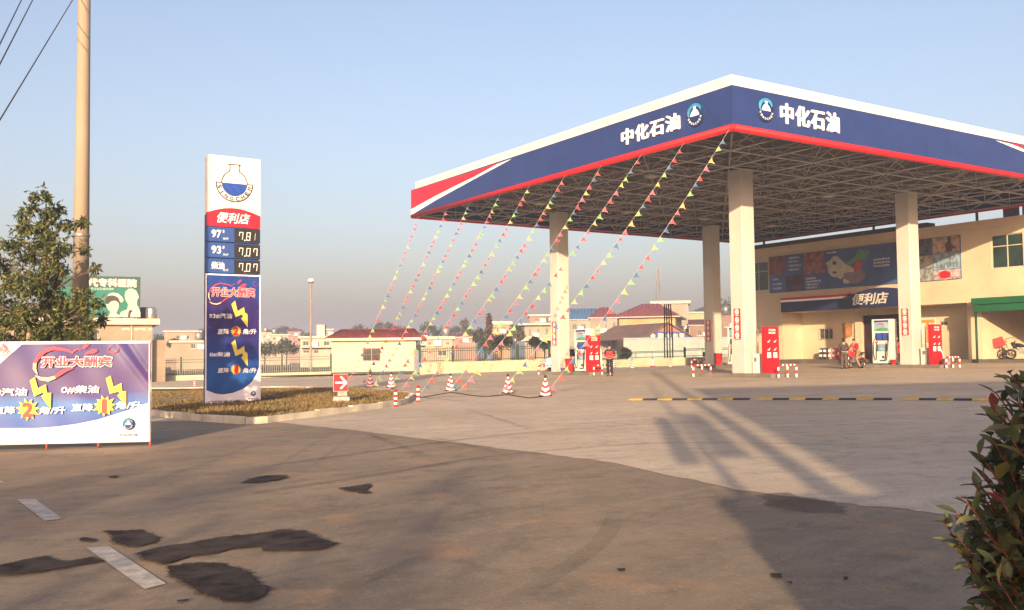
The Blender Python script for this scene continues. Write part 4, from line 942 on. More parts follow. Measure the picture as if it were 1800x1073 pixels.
m = cloth(FN, uLn, vB, 0, vT, wv2, 80, 40); cl = obj('banner_cloth', m, pm('near_banner_white', (.66, .62, .66), .55, .05, 1.5), big)
lowc = [(-400, 862), (0, 862), (300, 862), (450, 850), (600, 830), (760, 797), (900, 755), (1040, 710), (1165, 662)]
lp = [nb(*p) for p in lowc]; lp[0] = (uLn+.03, lp[1][1]); lp[-1] = (-.02, lp[-1][1])
def lowv(u):
    for a, b in zip(lp, lp[1:]):
        if a[0] <= u <= b[0]: return a[1]+(b[1]-a[1])*(u-a[0])/(b[0]-a[0])
    return lp[-1][1]
cA, cB_ = nb(185, 190), nb(0, 355)     # white corner flap
slope = (cA[1]-cB_[1])/(cA[0]-cB_[0])
vs = []; fs = []; nu, nv = 90, 40
for i in range(nu+1):
    u = uLn+.03+(-.02-uLn-.03)*i/nu; lo = lowv(u); hi = min(vT-.03, cB_[1]+slope*(u-cB_[0])) if u < cA[0] else vT-.03; hi = max(hi, lo+.02)
    for j in range(nv+1):
        v = lo+(hi-lo)*j/nv; vs.append(FN.p(u, v, wv2((u-uLn)/-uLn, (v-vB)/(vT-vB))+.004))
for i in range(nu):
    for j in range(nv): a = i*(nv+1)+j; fs.append((a, a+nv+1, a+nv+2, a+1))
m = MB(); m.add(vs, fs, 0, True)
cb = gradient_mat('banner_purple', [(.0, (.030, .045, .22)), (.36, (.024, .075, .30)), (.50, (.028, .125, .37)), (.60, (.040, .030, .17)), (.75, (.052, .027, .13)), (1.0, (.036, .026, .145))], FN, vB, vT, extra=.02)
o = obj('purple_print', m, cb, cl); uvmap(o, FN, uLn, vB, 0, vT)
NN = .042
swirl(FN, lambda x, y: nb(x, y), NN, cl, .036)
def nt(x0, y0, x1, y1): a = nb(x0, y0); b = nb(x1, y1); return (a[0], a[1], b[0], b[1])
outlined(FN, '开业大酬宾', nt(332, 384, 884, 297), NN+.002, cl, PINK, .016, .035)
b1_ = [(240, 487), (280, 460), (305, 548), (366, 518), (378, 585), (409, 584), (405, 716), (330, 610), (350, 598), (342, 582), (275, 614)]
b2_ = [(836, 470), (874, 450), (898, 538), (960, 506), (966, 572), (996, 572), (996, 690), (926, 604), (945, 590), (937, 575), (868, 592)]
for q in (b1_, b2_): m = MB(); decal(FN, [nb(*p) for p in q], NN, False, m); obj('lightning_arrow', m, YELLOW, cl)
for q, sd_ in (((225, 715), 5), ((826, 686), 8)): c = nb(*q); m = MB(); starburst(m, FN, c[0], c[1], .205, .125, NN+.001, 11, sd_); obj('starburst', m, YELLOW, cl)
ORR = pm('print_orange_red', (.72, .07, .05), .5, .05, 3); text(FN, '2', nt(178, 776, 272, 660), NN+.004, ORR, cl, 'red_number', bold=.05); text(FN, '1', nt(804, 748, 848, 632), NN+.004, ORR, cl, 'red_number', bold=.05)
for s, b in (('93#汽油', (-150, 612, 222, 545)), ('0#柴油', (487, 590, 786, 525)), ('直降', (-45, 752, 128, 690)), ('角/升', (312, 752, 522, 690)), ('直降', (567, 730, 738, 668)), ('角/升', (912, 712, 1118, 650))): text(FN, s, nt(*b), NN+.002, LWHITE, cl, 'lettering', bold=.018, shear=.08)
text(FN, '中化石油', nt(938, 926, 1082, 900), NN, pm('ink_violet', (.06, .03, .09), .5, .05, 3), cl, 'dark_lettering', bold=.02)
GRI = pm('ink_grey', (.34, .30, .34), .5, .05, 3); text(FN, '中国中化集团公司 — 中化石油', nt(-230, 962, 352, 936), NN, GRI, cl, 'small_lettering', bold=.005)
text(FN, '优惠', nt(-8, 262, 62, 205), NN, PINK, cl, 'corner_lettering', rot=R(38)); text(FN, '11月', nt(15, 300, 85, 250), NN, PINK, cl, 'corner_lettering', rot=R(38))
c = nb(1015, 828); orb(FN, c[0], c[1], .105, cl, .03, NN)
# pipe frame
PIPE = pm('frame_pipe', (.70, .68, .66), .5, .1, 4); FOOT = pm('frame_foot', (.36, .06, .05), .6, .2, 5)
m = MB(); m.tube([FN.p(uLn, vT, -.03), FN.p(.01, vT, -.03)], .022, 8); m.tube([FN.p(uLn, vB, -.03), FN.p(.01, vB, -.03)], .018, 8); obj('frame_rail', m, PIPE, big)
for x in (-2.85, -1.78, -.895, 0):
    m = MB(); m.tube([FN.p(x, gB+.09, -.045), FN.p(x, vT, -.045)], .018, 8); lg = obj('leg', m, PIPE, big)
    m = MB(); m.tube([FN.p(x, gB-.01, -.045), FN.p(x, gB+.10, -.045)], .022, 8); obj('foot', m, FOOT, lg)
# ------------------------------------------------------------------ red arrow sign on its concrete foot
AS = at(602, 707.5, .13); t = thing('arrow_sign', 'red square sign with a white right arrow on a concrete foot', 'sign', AS, R(4))
Fa = Frame((AS.x, AS.y, 0), V((math.cos(R(4)), math.sin(R(4)), 0)), UP); a = lambda x, y: Fa.uv(x, y)
x0, y0 = a(586, 688.5); x1, y1 = a(611.5, 657.5)
m = MB(); m.slab(Fa, [(x0, y0), (x1, y0), (x1, y1), (x0, y1)], -.10, 0); sb_ = obj('sign_box', m, pm('sign_box_grey', (.45, .44, .42), .5, .1, 4), t)
m = MB(); m.slab(Fa, [(x0+.012, y0+.012), (x1-.006, y0+.012), (x1-.006, y1-.012), (x0+.012, y1-.012)], .001, .008); fc = obj('red_face', m, RED, sb_)
m = MB(); cx_, cy_ = (x0+x1)/2, (y0+y1)/2; W_ = x1-x0; q = [(cx_-.36*W_, cy_), (cx_+.40*W_, cy_)]; band(Fa, q, [.12*W_]*2, .011, m)
band(Fa, [(cx_, cy_+.42*W_), (cx_+.40*W_, cy_)], [.14*W_]*2, .012, m); band(Fa, [(cx_, cy_-.42*W_), (cx_+.40*W_, cy_)], [.14*W_]*2, .013, m); obj('white_arrow', m, LWHITE, sb_)
m = MB(); m.cbox((AS.x+.02, AS.y-.02, AS.z+(y0-AS.z)*.80), .28, .22, (y0-AS.z)*.4); m.rings([[V((AS.x+sx*w_, AS.y+sy*w_*.8, AS.z+z)) for sx, sy in ((-1, -1), (1, -1), (1, 1), (-1, 1))] for w_, z in ((.24, -.02), (.25, .10), (.23, .17), (.12, .185))], sm=False); obj('concrete_foot', m, pm('rough_concrete', (.46, .42, .36), .9, .25, 4, bump=.4), t)
# ------------------------------------------------------------------ traffic cones
CONER = pm('cone_red', (.58, .035, .04), .5, .12, 8); CONEW = pm('cone_white', (.80, .77, .74), .5, .1, 8)
def cone_mesh(white=False):
    m = MB(); n = 24; H_ = .70; rr = []; zs_ = [.035 + (H_-.035)*k/26 for k in range(27)]
    rad = lambda z: .155*(1-(z-.035)/(H_-.035)) + .028
    prof = [[V((rad(z)*math.cos(2*math.pi*i/n), rad(z)*math.sin(2*math.pi*i/n), z)) for i in range(n)] for z in zs_]
    def mi(k, i):
        z = zs_[k]; x = math.cos(2*math.pi*(i+.5)/n)
        if z > .575: return 2
        if white: return 1 if z > .12 and not (.28 < z < .33) else 0
        return int(math.floor((z - .085*abs(x) + .12)/.088)) % 2
    m.rings(prof, mi); b = MB()
    b.rings([[V((sx*w_, sy*w_, z)) for sx, sy in ((-1, -.7), (-.7, -1), (.7, -1), (1, -.7), (1, .7), (.7, 1), (-.7, 1), (-1, .7))] for w_, z in ((.215, 0), (.215, .028), (.18, .04))], sm=False)
    return m, b
cones = [(651, 681, 'red and white cone nearest the kiosk wall, left of its twin'), (688, 682, 'red and white cone second from the arrow sign'), (792, 688, 'red and white cone alone in the middle of the roped row'), (893, 692, 'red and white cone second from the right of the roped row'), (959, 697, 'nearest red and white cone at the right end of the row'),
         (905, 652, 'small distant cone by the low wall, left of the white van'), (929, 651.5, 'small distant cone touching a fallen red pennant near the van'), (963, 652, 'small distant cone in front of the white van'), (1079, 647, 'distant cone just right of the attendant'), (1111.5, 647.5, 'distant cone in front of the striped mat'), (1147.5, 645.8, 'whitish distant cone between the mat and the rebar posts'), (1178.5, 645.3, 'distant cone below the rebar posts')]
proto = {}
for px, py, lb in cones:
    p = at(px, py); wht = 'whitish' in lb
    if wht not in proto:
        t = thing('traffic_cone', lb, 'cone', (0, 0, 0), 0, 'traffic cones'); c_, b_ = cone_mesh(wht)
        obj('cone_body', c_, [CONER, CONEW, BLACK], t); obj('cone_base', b_, BLACK, t); proto[wht] = t; t.location = p
    else: dup(proto[wht], p, random.uniform(-.5, .5), lb, 'traffic cones')
# striped bollards
def bollard(px, py, h, lb, dz=0):
    p = at(px, py, dz); m = MB(); k = 7
    for i in range(k): m.tube([p+UP*(h*i/k), p+UP*(h*(i+1)/k)], .052, 10, i % 2)
    m.ball(p+UP*h, .052, .052, .03, 10, 4, 0)
    for v in range(len(m.v)): m.v[v] = m.v[v]
    o = obj('striped_bollard', m, [HOOPR, HOOPW], loc=p); tag(o, lb, 'bollard', 'red and white bollards')
bollard(695.5, 716, .50, 'red and white bollard at the tip of the kerb'); bollard(735, 708, .52, 'red and white bollard standing clear of the kerb tip'); bollard(342, 680, .36, 'small red and white bollard behind the price totem')
# ------------------------------------------------------------------ lamp post
LP = at(546.5, 660); t = thing('lamp_post', 'grey lamp post with round white head in front of the railing', 'street lamp', LP)
top = atY(546.5, 496, LP.y); h = top.z-LP.z; m = MB(); m.tube([LP, LP+UP*.6, LP+UP*.62, LP+UP*h], [.14, .12, .10, .085], 10); obj('pole', m, pm('pole_brown', (.28, .22, .17), .5, .15, 2), t)
m = MB(); m.lathe(LP+UP*(h-.12), [(.06, 0), (.20, .05), (.24, .12), (.24, .16)], 14); m2 = MB(); m2.lathe(LP+UP*(h+.04), [(.25, 0), (.25, .10), (.18, .20), (.06, .25)], 14); obj('lamp_head', m2, LWHITE, t); obj('lamp_collar', m, STEEL, t)
# ------------------------------------------------------------------ guard kiosk
KL = at(585, 657.5); KY = KL.y; zk = KL.z
kx0 = atY(583, 640, KY).x; kx1 = atY(731, 640, KY).x; kzt = atY(655, 599, KY).z
kio = thing('kiosk', 'small cream kiosk with red tiled roof and barred window', 'kiosk', ((kx0+kx1)/2, KY+1.5, zk)); FK = Frame((0, KY, 0), V((1, 0, 0)), UP)
KW = pm('kiosk_plaster', (.50, .46, .325), .65, .06, .8); kb = pxbox(FK, 637, 635.5, 669, 612); m = MB()
def kbx(u0, u1, v0, v1): m.box((u0, KY, v0), (u1-u0, 0, 0), (0, .2, 0), (0, 0, v1-v0))
kbx(kx0, kb[0], zk-.3, kzt); kbx(kb[2], kx1, zk-.3, kzt); kbx(kb[0], kb[2], zk-.3, kb[1]); kbx(kb[0], kb[2], kb[3], kzt)
m.box((kx0, KY+.201, zk-.3), (.2, 0, 0), (0, 3.4, 0), (0, 0, kzt-zk+.3)); m.box((kx1-.2, KY+.201, zk-.3), (.2, 0, 0), (0, 3.4, 0), (0, 0, kzt-zk+.3)); m.box((kx0+.201, KY+3.4, zk-.3), (kx1-kx0-.402, 0, 0), (0, .2, 0), (0, 0, kzt-zk+.3)); obj('wall', m, KW, kio)
window(FK, kb, kio, 2, 1, glass=GLASS, dep=-.12, bars=True)
e0, e1 = atY(572, 590, KY-.6).x, atY(742, 590, KY-.6).x; ze = kzt
m = MB(); m.box((e0+.05, KY-.55, ze), (e1-e0-.1, 0, 0), (0, 4.7, 0), (0, 0, .22)); obj('eaves', m, pm('eaves_cream', (.70, .58, .42), .7, .1, 1.2), kio)
TILE = pm('red_roof_tile', (.20, .045, .042), .7, .2, 1.4, bump=.3)
zr_ = atY(655, 579.5, KY+1.8).z; ridge0, ridge1 = e0+.9, e1-.9; m = MB(); a, b, c, d = V((e0, KY-.6, ze+.221)), V((e1, KY-.6, ze+.221)), V((e1, KY+4.2, ze+.221)), V((e0, KY+4.2, ze+.221)); r0, r1 = V((ridge0, KY+1.8, zr_)), V((ridge1, KY+1.8, zr_))
m.quad(a, b, r1, r0); m.quad(c, d, r0, r1); m.poly([b, c, r1]); m.poly([d, a, r0]); m.poly([a, d, c, b])
for k in range(1, 44):     # tile rolls on the front slope
    x = e0+(e1-e0)*k/44; t_ = min(1, (x-e0)/.9, (e1-x)/.9); top_ = V((x, KY-.6+2.4*t_, ze+.221+(zr_-ze-.221)*t_)); m.tube([V((x, KY-.6, ze+.24)), top_+UP*.02], .035, 5)
m.tube([r0, r1], .08, 6); m.tube([a+UP*.02, r0], .06, 6); m.tube([b+UP*.02, r1], .06, 6); obj('roof', m, TILE, kio)
# ------------------------------------------------------------------ low cream walls with green railings
RAIL = pm('railing_green', (.012, .045, .030), .5, .15, 3); RAILW = pm('picket_pale', (.30, .33, .29), .5, .15, 3); WALLM = pm('boundary_plaster', (.47, .41, .29), .75, .12, .7)
def fence(A, B, hw, hr, step, label, dark=False, mat=WALLM, pick=.15):
    A, B = V(A), V(B); d = B-A; L_ = d.length; e = d.normalized(); nn = V((-e.y, e.x, 0)).normalized(); eh = V((e.x, e.y, 0)).normalized()
    mid = (A+B)/2; t = thing('boundary_wall', label, 'wall', mid, 0, 'railing walls round the forecourt')
    m = MB(); z0_ = -.3; m.add([A+nn*.12+UP*z0_, B+nn*.12+UP*z0_, B-nn*.12+UP*z0_, A-nn*.12+UP*z0_, A+nn*.12+UP*hw, B+nn*.12+UP*hw, B-nn*.12+UP*hw, A-nn*.12+UP*hw], [(4, 5, 6, 7), (0, 1, 5, 4), (1, 2, 6, 5), (2, 3, 7, 6), (3, 0, 4, 7)]); obj('low_wall', m, mat, t)
    k = max(1, round(L_/step))
    for i in range(k+1):
        p = A+e*(L_*i/k); m = MB(); m.box(p-eh*.06-nn*.06+UP*(hw+.002), eh*.12, nn*.12, UP*(hr+.06)); obj('post', m, RAIL, t)
    for i in range(k):
        p = A+e*(L_*i/k+.09); q = A+e*(L_*(i+1)/k-.09); m = MB(); n_ = max(2, int((q-p).length/pick))
        for z in (.10, hr*.72, hr*.86): m.box(p-nn*.02+UP*(hw+z), q-p, nn*.04, UP*.045, 0)
        for j in range(n_+1): c = p.lerp(q, j/n_); m.box(c-eh*.014-nn*.05+UP*(hw+.04), eh*.028, nn*.028, UP*(hr-.04), 1)
        obj('railing_panel', m, [RAIL, RAIL if dark else RAILW], t)
w0 = at(40, 676); w1 = at(582, 661); fence(w0, w1, .34, 1.28, 3.6, 'low cream wall with green railing behind the price totem')
w2 = at(738, 658.5); w3 = at(966, 651); fence(w2, w3, .82, 1.10, 2.6, 'low cream wall with dark green railing between the kiosk and the left column', True)
w4 = at(966, 650.5); w5 = at(1204, 642.5); fence(w4, w5, .60, .62, 5.2, 'low cream wall with black rail behind the attendant', True, pick=1.3)
w6 = at(1204, 642.5); w7 = at(1330, 640); fence(w6, w7, .60, .75, 5.0, 'low cream wall with black posts left of the store, its shade painted in grey', True, GREYC, pick=1.3)  # grey colour stands in for the shade on this stretch of cream wall
# flat striped mat leaning on the wall, small grey meter box beside the kiosk
p = at(1140, 642); Fm = Frame((p.x, p.y-.30, 0), V((w5-w4).normalized()), UP); ml = thing('striped_mat', 'red and green striped mat leaning on the low wall', 'mat', Fm.p(0, p.z), 0)
cols_ = [pm('mat_orange', (.40, .19, .07), .8, .2, 4), pm('mat_red', (.32, .055, .06), .8, .2, 4), pm('mat_green', (.05, .15, .10), .8, .2, 4), pm('mat_grey', (.14, .17, .14), .8, .2, 4)]
for k, (xa, xb) in enumerate(((1103, 1114), (1114, 1128), (1128, 1137), (1137, 1145))):
    m = MB(); m.slab(Fm, [Fm.uv(xa, 640), Fm.uv(xb, 640), Fm.uv(xb+5, 631), Fm.uv(xa+5, 631)], .0, .05); obj('coloured_stripe', m, cols_[k], ml)
p = at(735.5, 657); m = MB(); m.cbox(p+UP*.85, .62, .3, 1.7); m.cbox(p+UP*1.72, .68, .36, .05); tag(obj('meter_box', m, pm('meter_box_grey', (.16, .16, .20), .5, .1, 3), loc=p), 'tall blue grey meter box against the right side of the kiosk', 'meter box')
p = at(1213, 634, 0); m = MB()
# ------------------------------------------------------------------ pennant strings
PCOL = {'r': (.66, .085, .09), 'p': (.70, .15, .22), 'b': (.075, .16, .32), 'g': (.26, .56, .18), 'y': (.66, .52, .18)}
def flag_mat(k, c):
    m = bpy.data.materials.new('pennant_'+k); m.use_nodes = True; N = m.node_tree.nodes; L = m.node_tree.links; b = N['Principled BSDF']; b.inputs['Base Color'].default_value = (*c, 1); b.inputs['Roughness'].default_value = .6
    tr = N.new('ShaderNodeBsdfTranslucent'); tr.inputs[0].default_value = (*c, 1); mx = N.new('ShaderNodeMixShader'); mx.inputs[0].default_value = .35
    L.new(b.outputs[0], mx.inputs[1]); L.new(tr.outputs[0], mx.inputs[2]); L.new(mx.outputs[0], N['Material Output'].inputs[0]); return m
PM = {k: flag_mat({'r': 'red', 'p': 'pink', 'b': 'blue', 'g': 'green', 'y': 'yellow'}[k], c) for k, c in PCOL.items()}
STR = pm('string_white', (.45, .45, .42), .7, .1, 5)
tops = [(1284, 229), (1206, 252), (1131, 274), (1060, 294), (996, 312), (934, 330), (882, 345), (829, 360), (789, 371), (738, 383)]
bots = [(962, 690), (878, 692), (806, 689), (788, 690), (741, 689), (706, 685), (683, 684), (655, 681), (634, 678), (612, 672)]
order = 'bgyprbgyprrpygb'
lbn = ['string of coloured pennants nearest the canopy corner', 'second string of pennants from the canopy corner', 'third string of pennants from the canopy corner', 'fourth string of pennants from the canopy corner', 'fifth string of pennants from the canopy corner', 'sixth string of pennants, passing left of the left column top', 'seventh string of pennants from the canopy corner', 'third string of pennants from the far left canopy tip', 'second string of pennants from the far left canopy tip', 'string of pennants hanging from the far left canopy tip']
rp = random.Random(11); fmesh = {}
def flag_variants(k):
    out = []
    for v in range(3):
        m = MB(); s = .26; b = rp.uniform(-.05, .05)
        # hoist along local z (along the string), fly along local x
        pts = [(0, 0, s*.5), (0, 0, -s*.5), (s*.45, b, -s*.16), (s*.46, b*.8, s*.10), (s*.92, -b*1.2, -s*.05)]
        m.add(pts, [(0, 1, 2, 3), (3, 2, 4)]); me = bpy.data.meshes.new('pennant'); me.from_pydata([V(p) for p in m.v], [], m.f); me.materials.append(PM[k]); out.append(me)
    return out
fmesh = {k: flag_variants(k) for k in PCOL}
for si, (tp, bp_, lb) in enumerate(zip(tops, bots, lbn)):
    u, v = FL.uv(*tp); A = FL.p(u, ZRB+.02, .10); B = at(*bp_, .06)
    t = thing('pennant_string', lb, 'pennants', A, 0, 'strings of coloured pennants'); L_ = (B-A).length; sag = .030*L_
    def pt(s): return A.lerp(B, s) - UP*(sag*4*s*(1-s)*.8)
    m = MB(); m.tube([pt(k/24) for k in range(25)], .006, 4); obj('string', m, STR, t)
    n_ = int(L_/.41); ph = rp.randint(0, 4)
    for k in range(n_):
        s = (k+1.2+rp.uniform(-.16, .16))/(n_+1.0); p = pt(s); d = (pt(min(1, s+.01))-pt(s-.01)).normalized()
        c = 'bgypr'[(k+ph) % 5] if rp.random() > .08 else rp.choice('rp')
        o = bpy.data.objects.new('pennant', rp.choice(fmesh[c])); link(o, t); o.location = p - A
        Z = -d; X = V((.80, -.15, -.62)); X = X - Z*X.dot(Z)*.72; X.normalize(); Y = Z.cross(X).normalized(); X = (V((X.x, X.y, X.z)) + Y*rp.uniform(-.55, .55) + Z*rp.uniform(-.3, .3)).normalized(); Y = Z.cross(X).normalized()
        X2 = X; M3 = Matrix((X2, Y, Z)).transposed(); o.rotation_mode = 'QUATERNION'; o.rotation_quaternion = M3.to_quaternion(); sc = rp.uniform(.85, 1.12); o.scale = (sc, sc, sc)
# rope on the ground linking the cones
m = MB(); pr = [at(688, 683, .03), at(740, 699, .02), at(792, 690, .03), at(850, 698, .02), at(893, 694, .03), at(930, 700, .02), at(955, 697, .03)]
m.tube(pr, .02, 6); tag(obj('rope', m, BLACK, loc=pr[0]), 'dark rope lying on the ground between the cones', 'rope')
# ------------------------------------------------------------------ rebar posts, hall, container wall
p = at(1178, 641.5); q0 = V((p.x, p.y+2.2, p.z)); hgt = atY(1175, 535, q0.y).z-q0.z
REB = pm('rusty_rebar', (.045, .03, .035), .8, .2, 6)
for i, px in enumerate((1169, 1173.5, 1178, 1182.5)):
    pb_ = atY(px, 641, q0.y + (i % 2)*.35); pb_.z = q0.z; m = MB(); kx = (px-1175)*.004; m.tube([pb_, pb_+V((kx, 0, hgt*.4)), pb_+V((-kx*3, 0, hgt))], .055, 6)
    for z in range(1, 12): m.cbox(pb_+V((0, 0, hgt*z/12)), .15, .15, .02)
    tag(obj('rebar_post', m, REB, loc=pb_), ['leftmost of the four thin dark rebar posts before the hall', 'second from left of the dark rebar posts before the hall', 'second from right of the dark rebar posts before the hall', 'rightmost of the dark rebar posts before the hall'][i], 'rebar post', 'dark rebar posts behind the low wall')
# ------------------------------------------------------------------ background houses
def K_(Y): return Y/F_PX
def gat(Y, px=900): return atY(px, 600, Y)
HM = {}
def hmat(c):
    k = 'house_%02x%02x%02x' % tuple(int(v*255) for v in c)
    if k not in HM: HM[k] = pm('plaster_tone_%d' % len(HM), tuple(v*.64 for v in c), .8, .14, .35)
    return HM[k]
WIN = pm('far_window', (.035, .042, .05), .45, .3, 1.0, spec=.3); TRIM = pm('far_trim', (.47, .43, .365), .7, .1, .8); TREDS = pm('far_red_tile', (.21, .058, .062), .75, .15, .6); BLUR = pm('blue_metal_roof', (.06, .16, .30), .55, .12, .5)
def house(name, label, cat, Y, x0, x1, yt, wall, wins=(), roof='flat', depth=8, yr=None, group=None, rot=None, roofm=None, over=.3, balcony=None, base=None, slab=.28, pale=None):
    """box house whose front spans photo columns x0..x1 at distance Y, eaves at photo row yt"""
    a = atY(x0, yt, Y); b = atY(x1, yt, Y); xc = (a.x+b.x)/2; g = G(xc, Y)-.3; W_ = b.x-a.x; zt = (a.z+b.z)/2
    rot = math.atan2(-xc, Y+depth*.5) if rot is None else rot; e = V((math.cos(rot), math.sin(rot), 0)); o = V((a.x, Y, 0)); F = Frame(o, e, UP); W_ = F.uv(x1, yt)[0]
    t = thing(name, label, cat, F.p(W_/2, g, -depth/2), rot, group)
    holes = [pxbox(F, *w_) for w_ in wins]; m = MB()
    def bx(u0, u1, v0, v1, n0, n1): m.box(F.p(u0, v0, n1), F.r*(u1-u0), -F.n*(n1-n0), UP*(v1-v0))
    xs = sorted({0, W_, *[clip(h[0], .05, W_-.05) for h in holes], *[clip(h[2], .05, W_-.05) for h in holes]})
    for u0, u1 in zip(xs, xs[1:]):
        if u1-u0 < 1e-4: continue
        v = g
        for h in sorted([h for h in holes if h[0] <= u0+1e-3 and h[2] >= u1-1e-3], key=lambda h: h[1]): bx(u0, u1, v, h[1], -.25, 0); v = h[3]
        bx(u0, u1, v, zt, -.25, 0)
    bx(0, .25, g, zt, -depth, -.251); bx(W_-.25, W_, g, zt, -depth, -.251); bx(.251, W_-.251, g, zt, -depth, -depth+.25); obj('wall', m, wall, t)
    for h in holes:
        m = MB(); u0, v0, u1, v1 = h; fr = .045
        for q in ((u0, v0, u1, v0+fr), (u0, v1-fr, u1, v1), (u0, v0, u0+fr, v1), (u1-fr, v0, u1, v1), ((u0+u1)/2-fr/2, v0, (u0+u1)/2+fr/2, v1)): m.slab(F, [(q[0], q[1]), (q[2], q[1]), (q[2], q[3]), (q[0], q[3])], -.16, -.08)
        wd = obj('window', m, TRIM, t); m = MB(); m.slab(F, [(u0-.12, v0-.12), (u1+.12, v0-.12), (u1+.12, v0-.003), (u0-.12, v0-.003)], .003, .16); obj('sill', m, TRIM, wd); m = MB(); decal(F, [(u0, v0), (u1, v0), (u1, v1), (u0, v1)], -.14, False, m); obj('pane', m, WIN, wd)
    if holes and name == 'house':
        h = holes[0]; m = MB(); m.box(F.p(h[2]+.25, h[1]-.1, .40), F.r*.85, -F.n*.38, UP*.6); obj('air_conditioner', m, LWHITE, t)
        m = MB(); q = W_-.25; m.tube([F.p(q, g, .07), F.p(q, zt, .07)], .05, 5); obj('drain_pipe', m, TRIM, t)
    m = MB(); ov = over
    if roof == 'flat':
        bx(-ov, W_+ov, zt+.002, zt+slab, -depth-ov, ov); obj('roof', m, pale or TRIM, t)
        hr = random.Random(int(x0)); m = MB()
        if hr.random() < .7 and name == 'house':
            c = F.p(W_*hr.uniform(.2, .8), zt+slab+.003, -depth*.4); m.lathe(c, [(.1, 0), (.5, .01), (.5, .95), (.3, 1.15), (.05, 1.2)], 10); obj('roof_tank', m, STEEL, t)
    else:
        zr = atY((x0+x1)/2, yr, Y+depth/2).z; hip = min(depth/2, W_*.35) if roof == 'hip' else 0
        A, B, Cc, D = F.p(-ov, zt+.16, ov), F.p(W_+ov, zt+.16, ov), F.p(W_+ov, zt+.16, -depth-ov), F.p(-ov, zt+.16, -depth-ov); r0, r1 = F.p(hip-(ov if not hip else 0), zr, -depth/2), F.p(W_-hip+(ov if not hip else 0), zr, -depth/2)
        m.quad(A, B, r1, r0); m.quad(Cc, D, r0, r1); m.poly([B, Cc, r1]); m.poly([D, A, r0]); m.poly([D, Cc, B, A])
        n_ = max(4, int(W_/.5))
        for k in range(1, n_): 
            u = -ov+(W_+2*ov)*k/n_; tt = 1 if not hip else min(1, (u+ov)/(hip+ov), (W_+ov-u)/(hip+ov)); m.tube([F.p(u, zt+.18, ov), F.p(u, zt+.18+(zr-zt-.16)*tt, ov-(depth/2+ov)*tt)], .05, 4)
        obj('roof', m, roofm or TREDS, t); m = MB(); bx(-ov+.02, W_+ov-.02, zt+.002, zt+.15, -depth-ov+.02, ov-.02); obj('eaves', m, TRIM, t)
    if balcony:
        for (bx0, by0, bx1, by1) in balcony:
            q = pxbox(F, bx0, by0, bx1, by1); m = MB(); bx(q[0], q[2], q[1], q[3], .003, .9); obj('balcony', m, pale or TRIM, t)
    return t, F, W_, zt
BRW = brick_mat('grey_tan_brick', (.36, .275, .19), (.29, .22, .16), (.42, .36, .28), 3.0)
# brick workshop with the hospital billboard, water tank and collector box on its roof
t, F, W_, zt = house('brick_building', 'tan brick building carrying the green billboard on its flat roof', 'building', 62, -90, 268, 568.5, BRW, [(152, 602, 172.5, 578)], depth=9, slab=.42, over=.45)
m = MB(); q = F.uv(232, 570); m.tube([F.p(q[0], zt, .06), F.p(q[0], zt-3.2, .06)], .05, 6); obj('drain_pipe', m, TRIM, t)
m = MB()
for a, b in ((214, 228), (235, 256), (260, 272)):
    u0, v0 = F.uv(a, 580); u1 = F.uv(b, 580)[0]; pts = [(u0, v0), (u0+.2*(u1-u0), v0-.08), (u0+.5*(u1-u0), v0+.03), (min(u1, W_-.02), v0-.05), (min(u1, W_-.02), v0+.13), (u0, v0+.13)]; decal(F, pts, .006, False, m)
obj('worn_plaster', m, TRIM, t)
m = MB(); q = F.off(-.6); ua_, va_ = q.uv(291, 598); m.box(F.p(W_+.003, G(*F.p(W_, 0).xy)-.2, -.6), F.r*(ua_-W_), -F.n*6, UP*(va_-G(*F.p(W_, 0).xy)+.2)); obj('side_annex', m, BRW, t)
zroofB = zt+.425
BBG = pm('billboard_green', (.016, .15, .115), .5, .12, .5); BBD = pm('billboard_teal', (.025, .085, .075), .5, .1, .5); PHOTO = pm('photo_cream', (.46, .47, .38), .5, .12, 1.2)
FBB = F.off(-.8); bbp = lambda x, y: FBB.uv(140+x/7.66, 470+y/7.66)
x1, y1 = bbp(820, 132); x0 = FBB.uv(78, 520)[0]; y0 = zroofB+.12
bb = thing('billboard', 'green hospital billboard with portraits of a nurse and a doctor on the brick building roof', 'billboard', FBB.p((x0+x1)/2, zroofB, -.1), math.atan2(F.r.y, F.r.x))
m = MB(); m.slab(FBB, [(x0, y0), (x1, y0), (x1, y1), (x0, y1)], -.25, 0); pnl = obj('panel', m, BBD, bb)
m = MB(); yy = bbp(0, 268)[1]; decal(FBB, [(x0, y0+.28), (x1-.35, y0+.28), (x1-.35, yy), (x0, yy)], .006, False, m); obj('green_print', m, BBG, pnl)
m = MB()
for i in range(7): xx = x0+.3+(x1-x0-.6)*i/6; m.tube([FBB.p(xx, zroofB-.05, -.33), FBB.p(xx, y0+.3, -.33)], .06, 6); m.tube([FBB.p(xx, zroofB, -2.2), FBB.p(xx, y1-.3, -.33)], .05, 6)
obj('support_frame', m, DARK, bb)
def bbox_(x0_, y0_, x1_, y1_): a = bbp(x0_, y0_); b = bbp(x1_, y1_); return (a[0], a[1], b[0], b[1])
m = MB(); text(FBB, '代专科医院', bbox_(108, 264, 772, 158), .012, None, None, mb=m, bold=.06); obj('lettering', m, pm('billboard_rosewhite', (.60, .47, .42), .5, .1, 2), pnl)
m = MB(); text(FBB, '专业诚信值得信赖', bbox_(150, 306, 460, 278), .012, None, None, mb=m, bold=.0); text(FBB, '咨询热线', bbox_(90, 708, 320, 684), .012, None, None, mb=m); text(FBB, '院址：市中心大道', bbox_(390, 708, 765, 686), .012, None, None, mb=m); obj('small_lettering', m, pm('billboard_palegreen', (.42, .55, .46), .5, .1, 2), pnl)
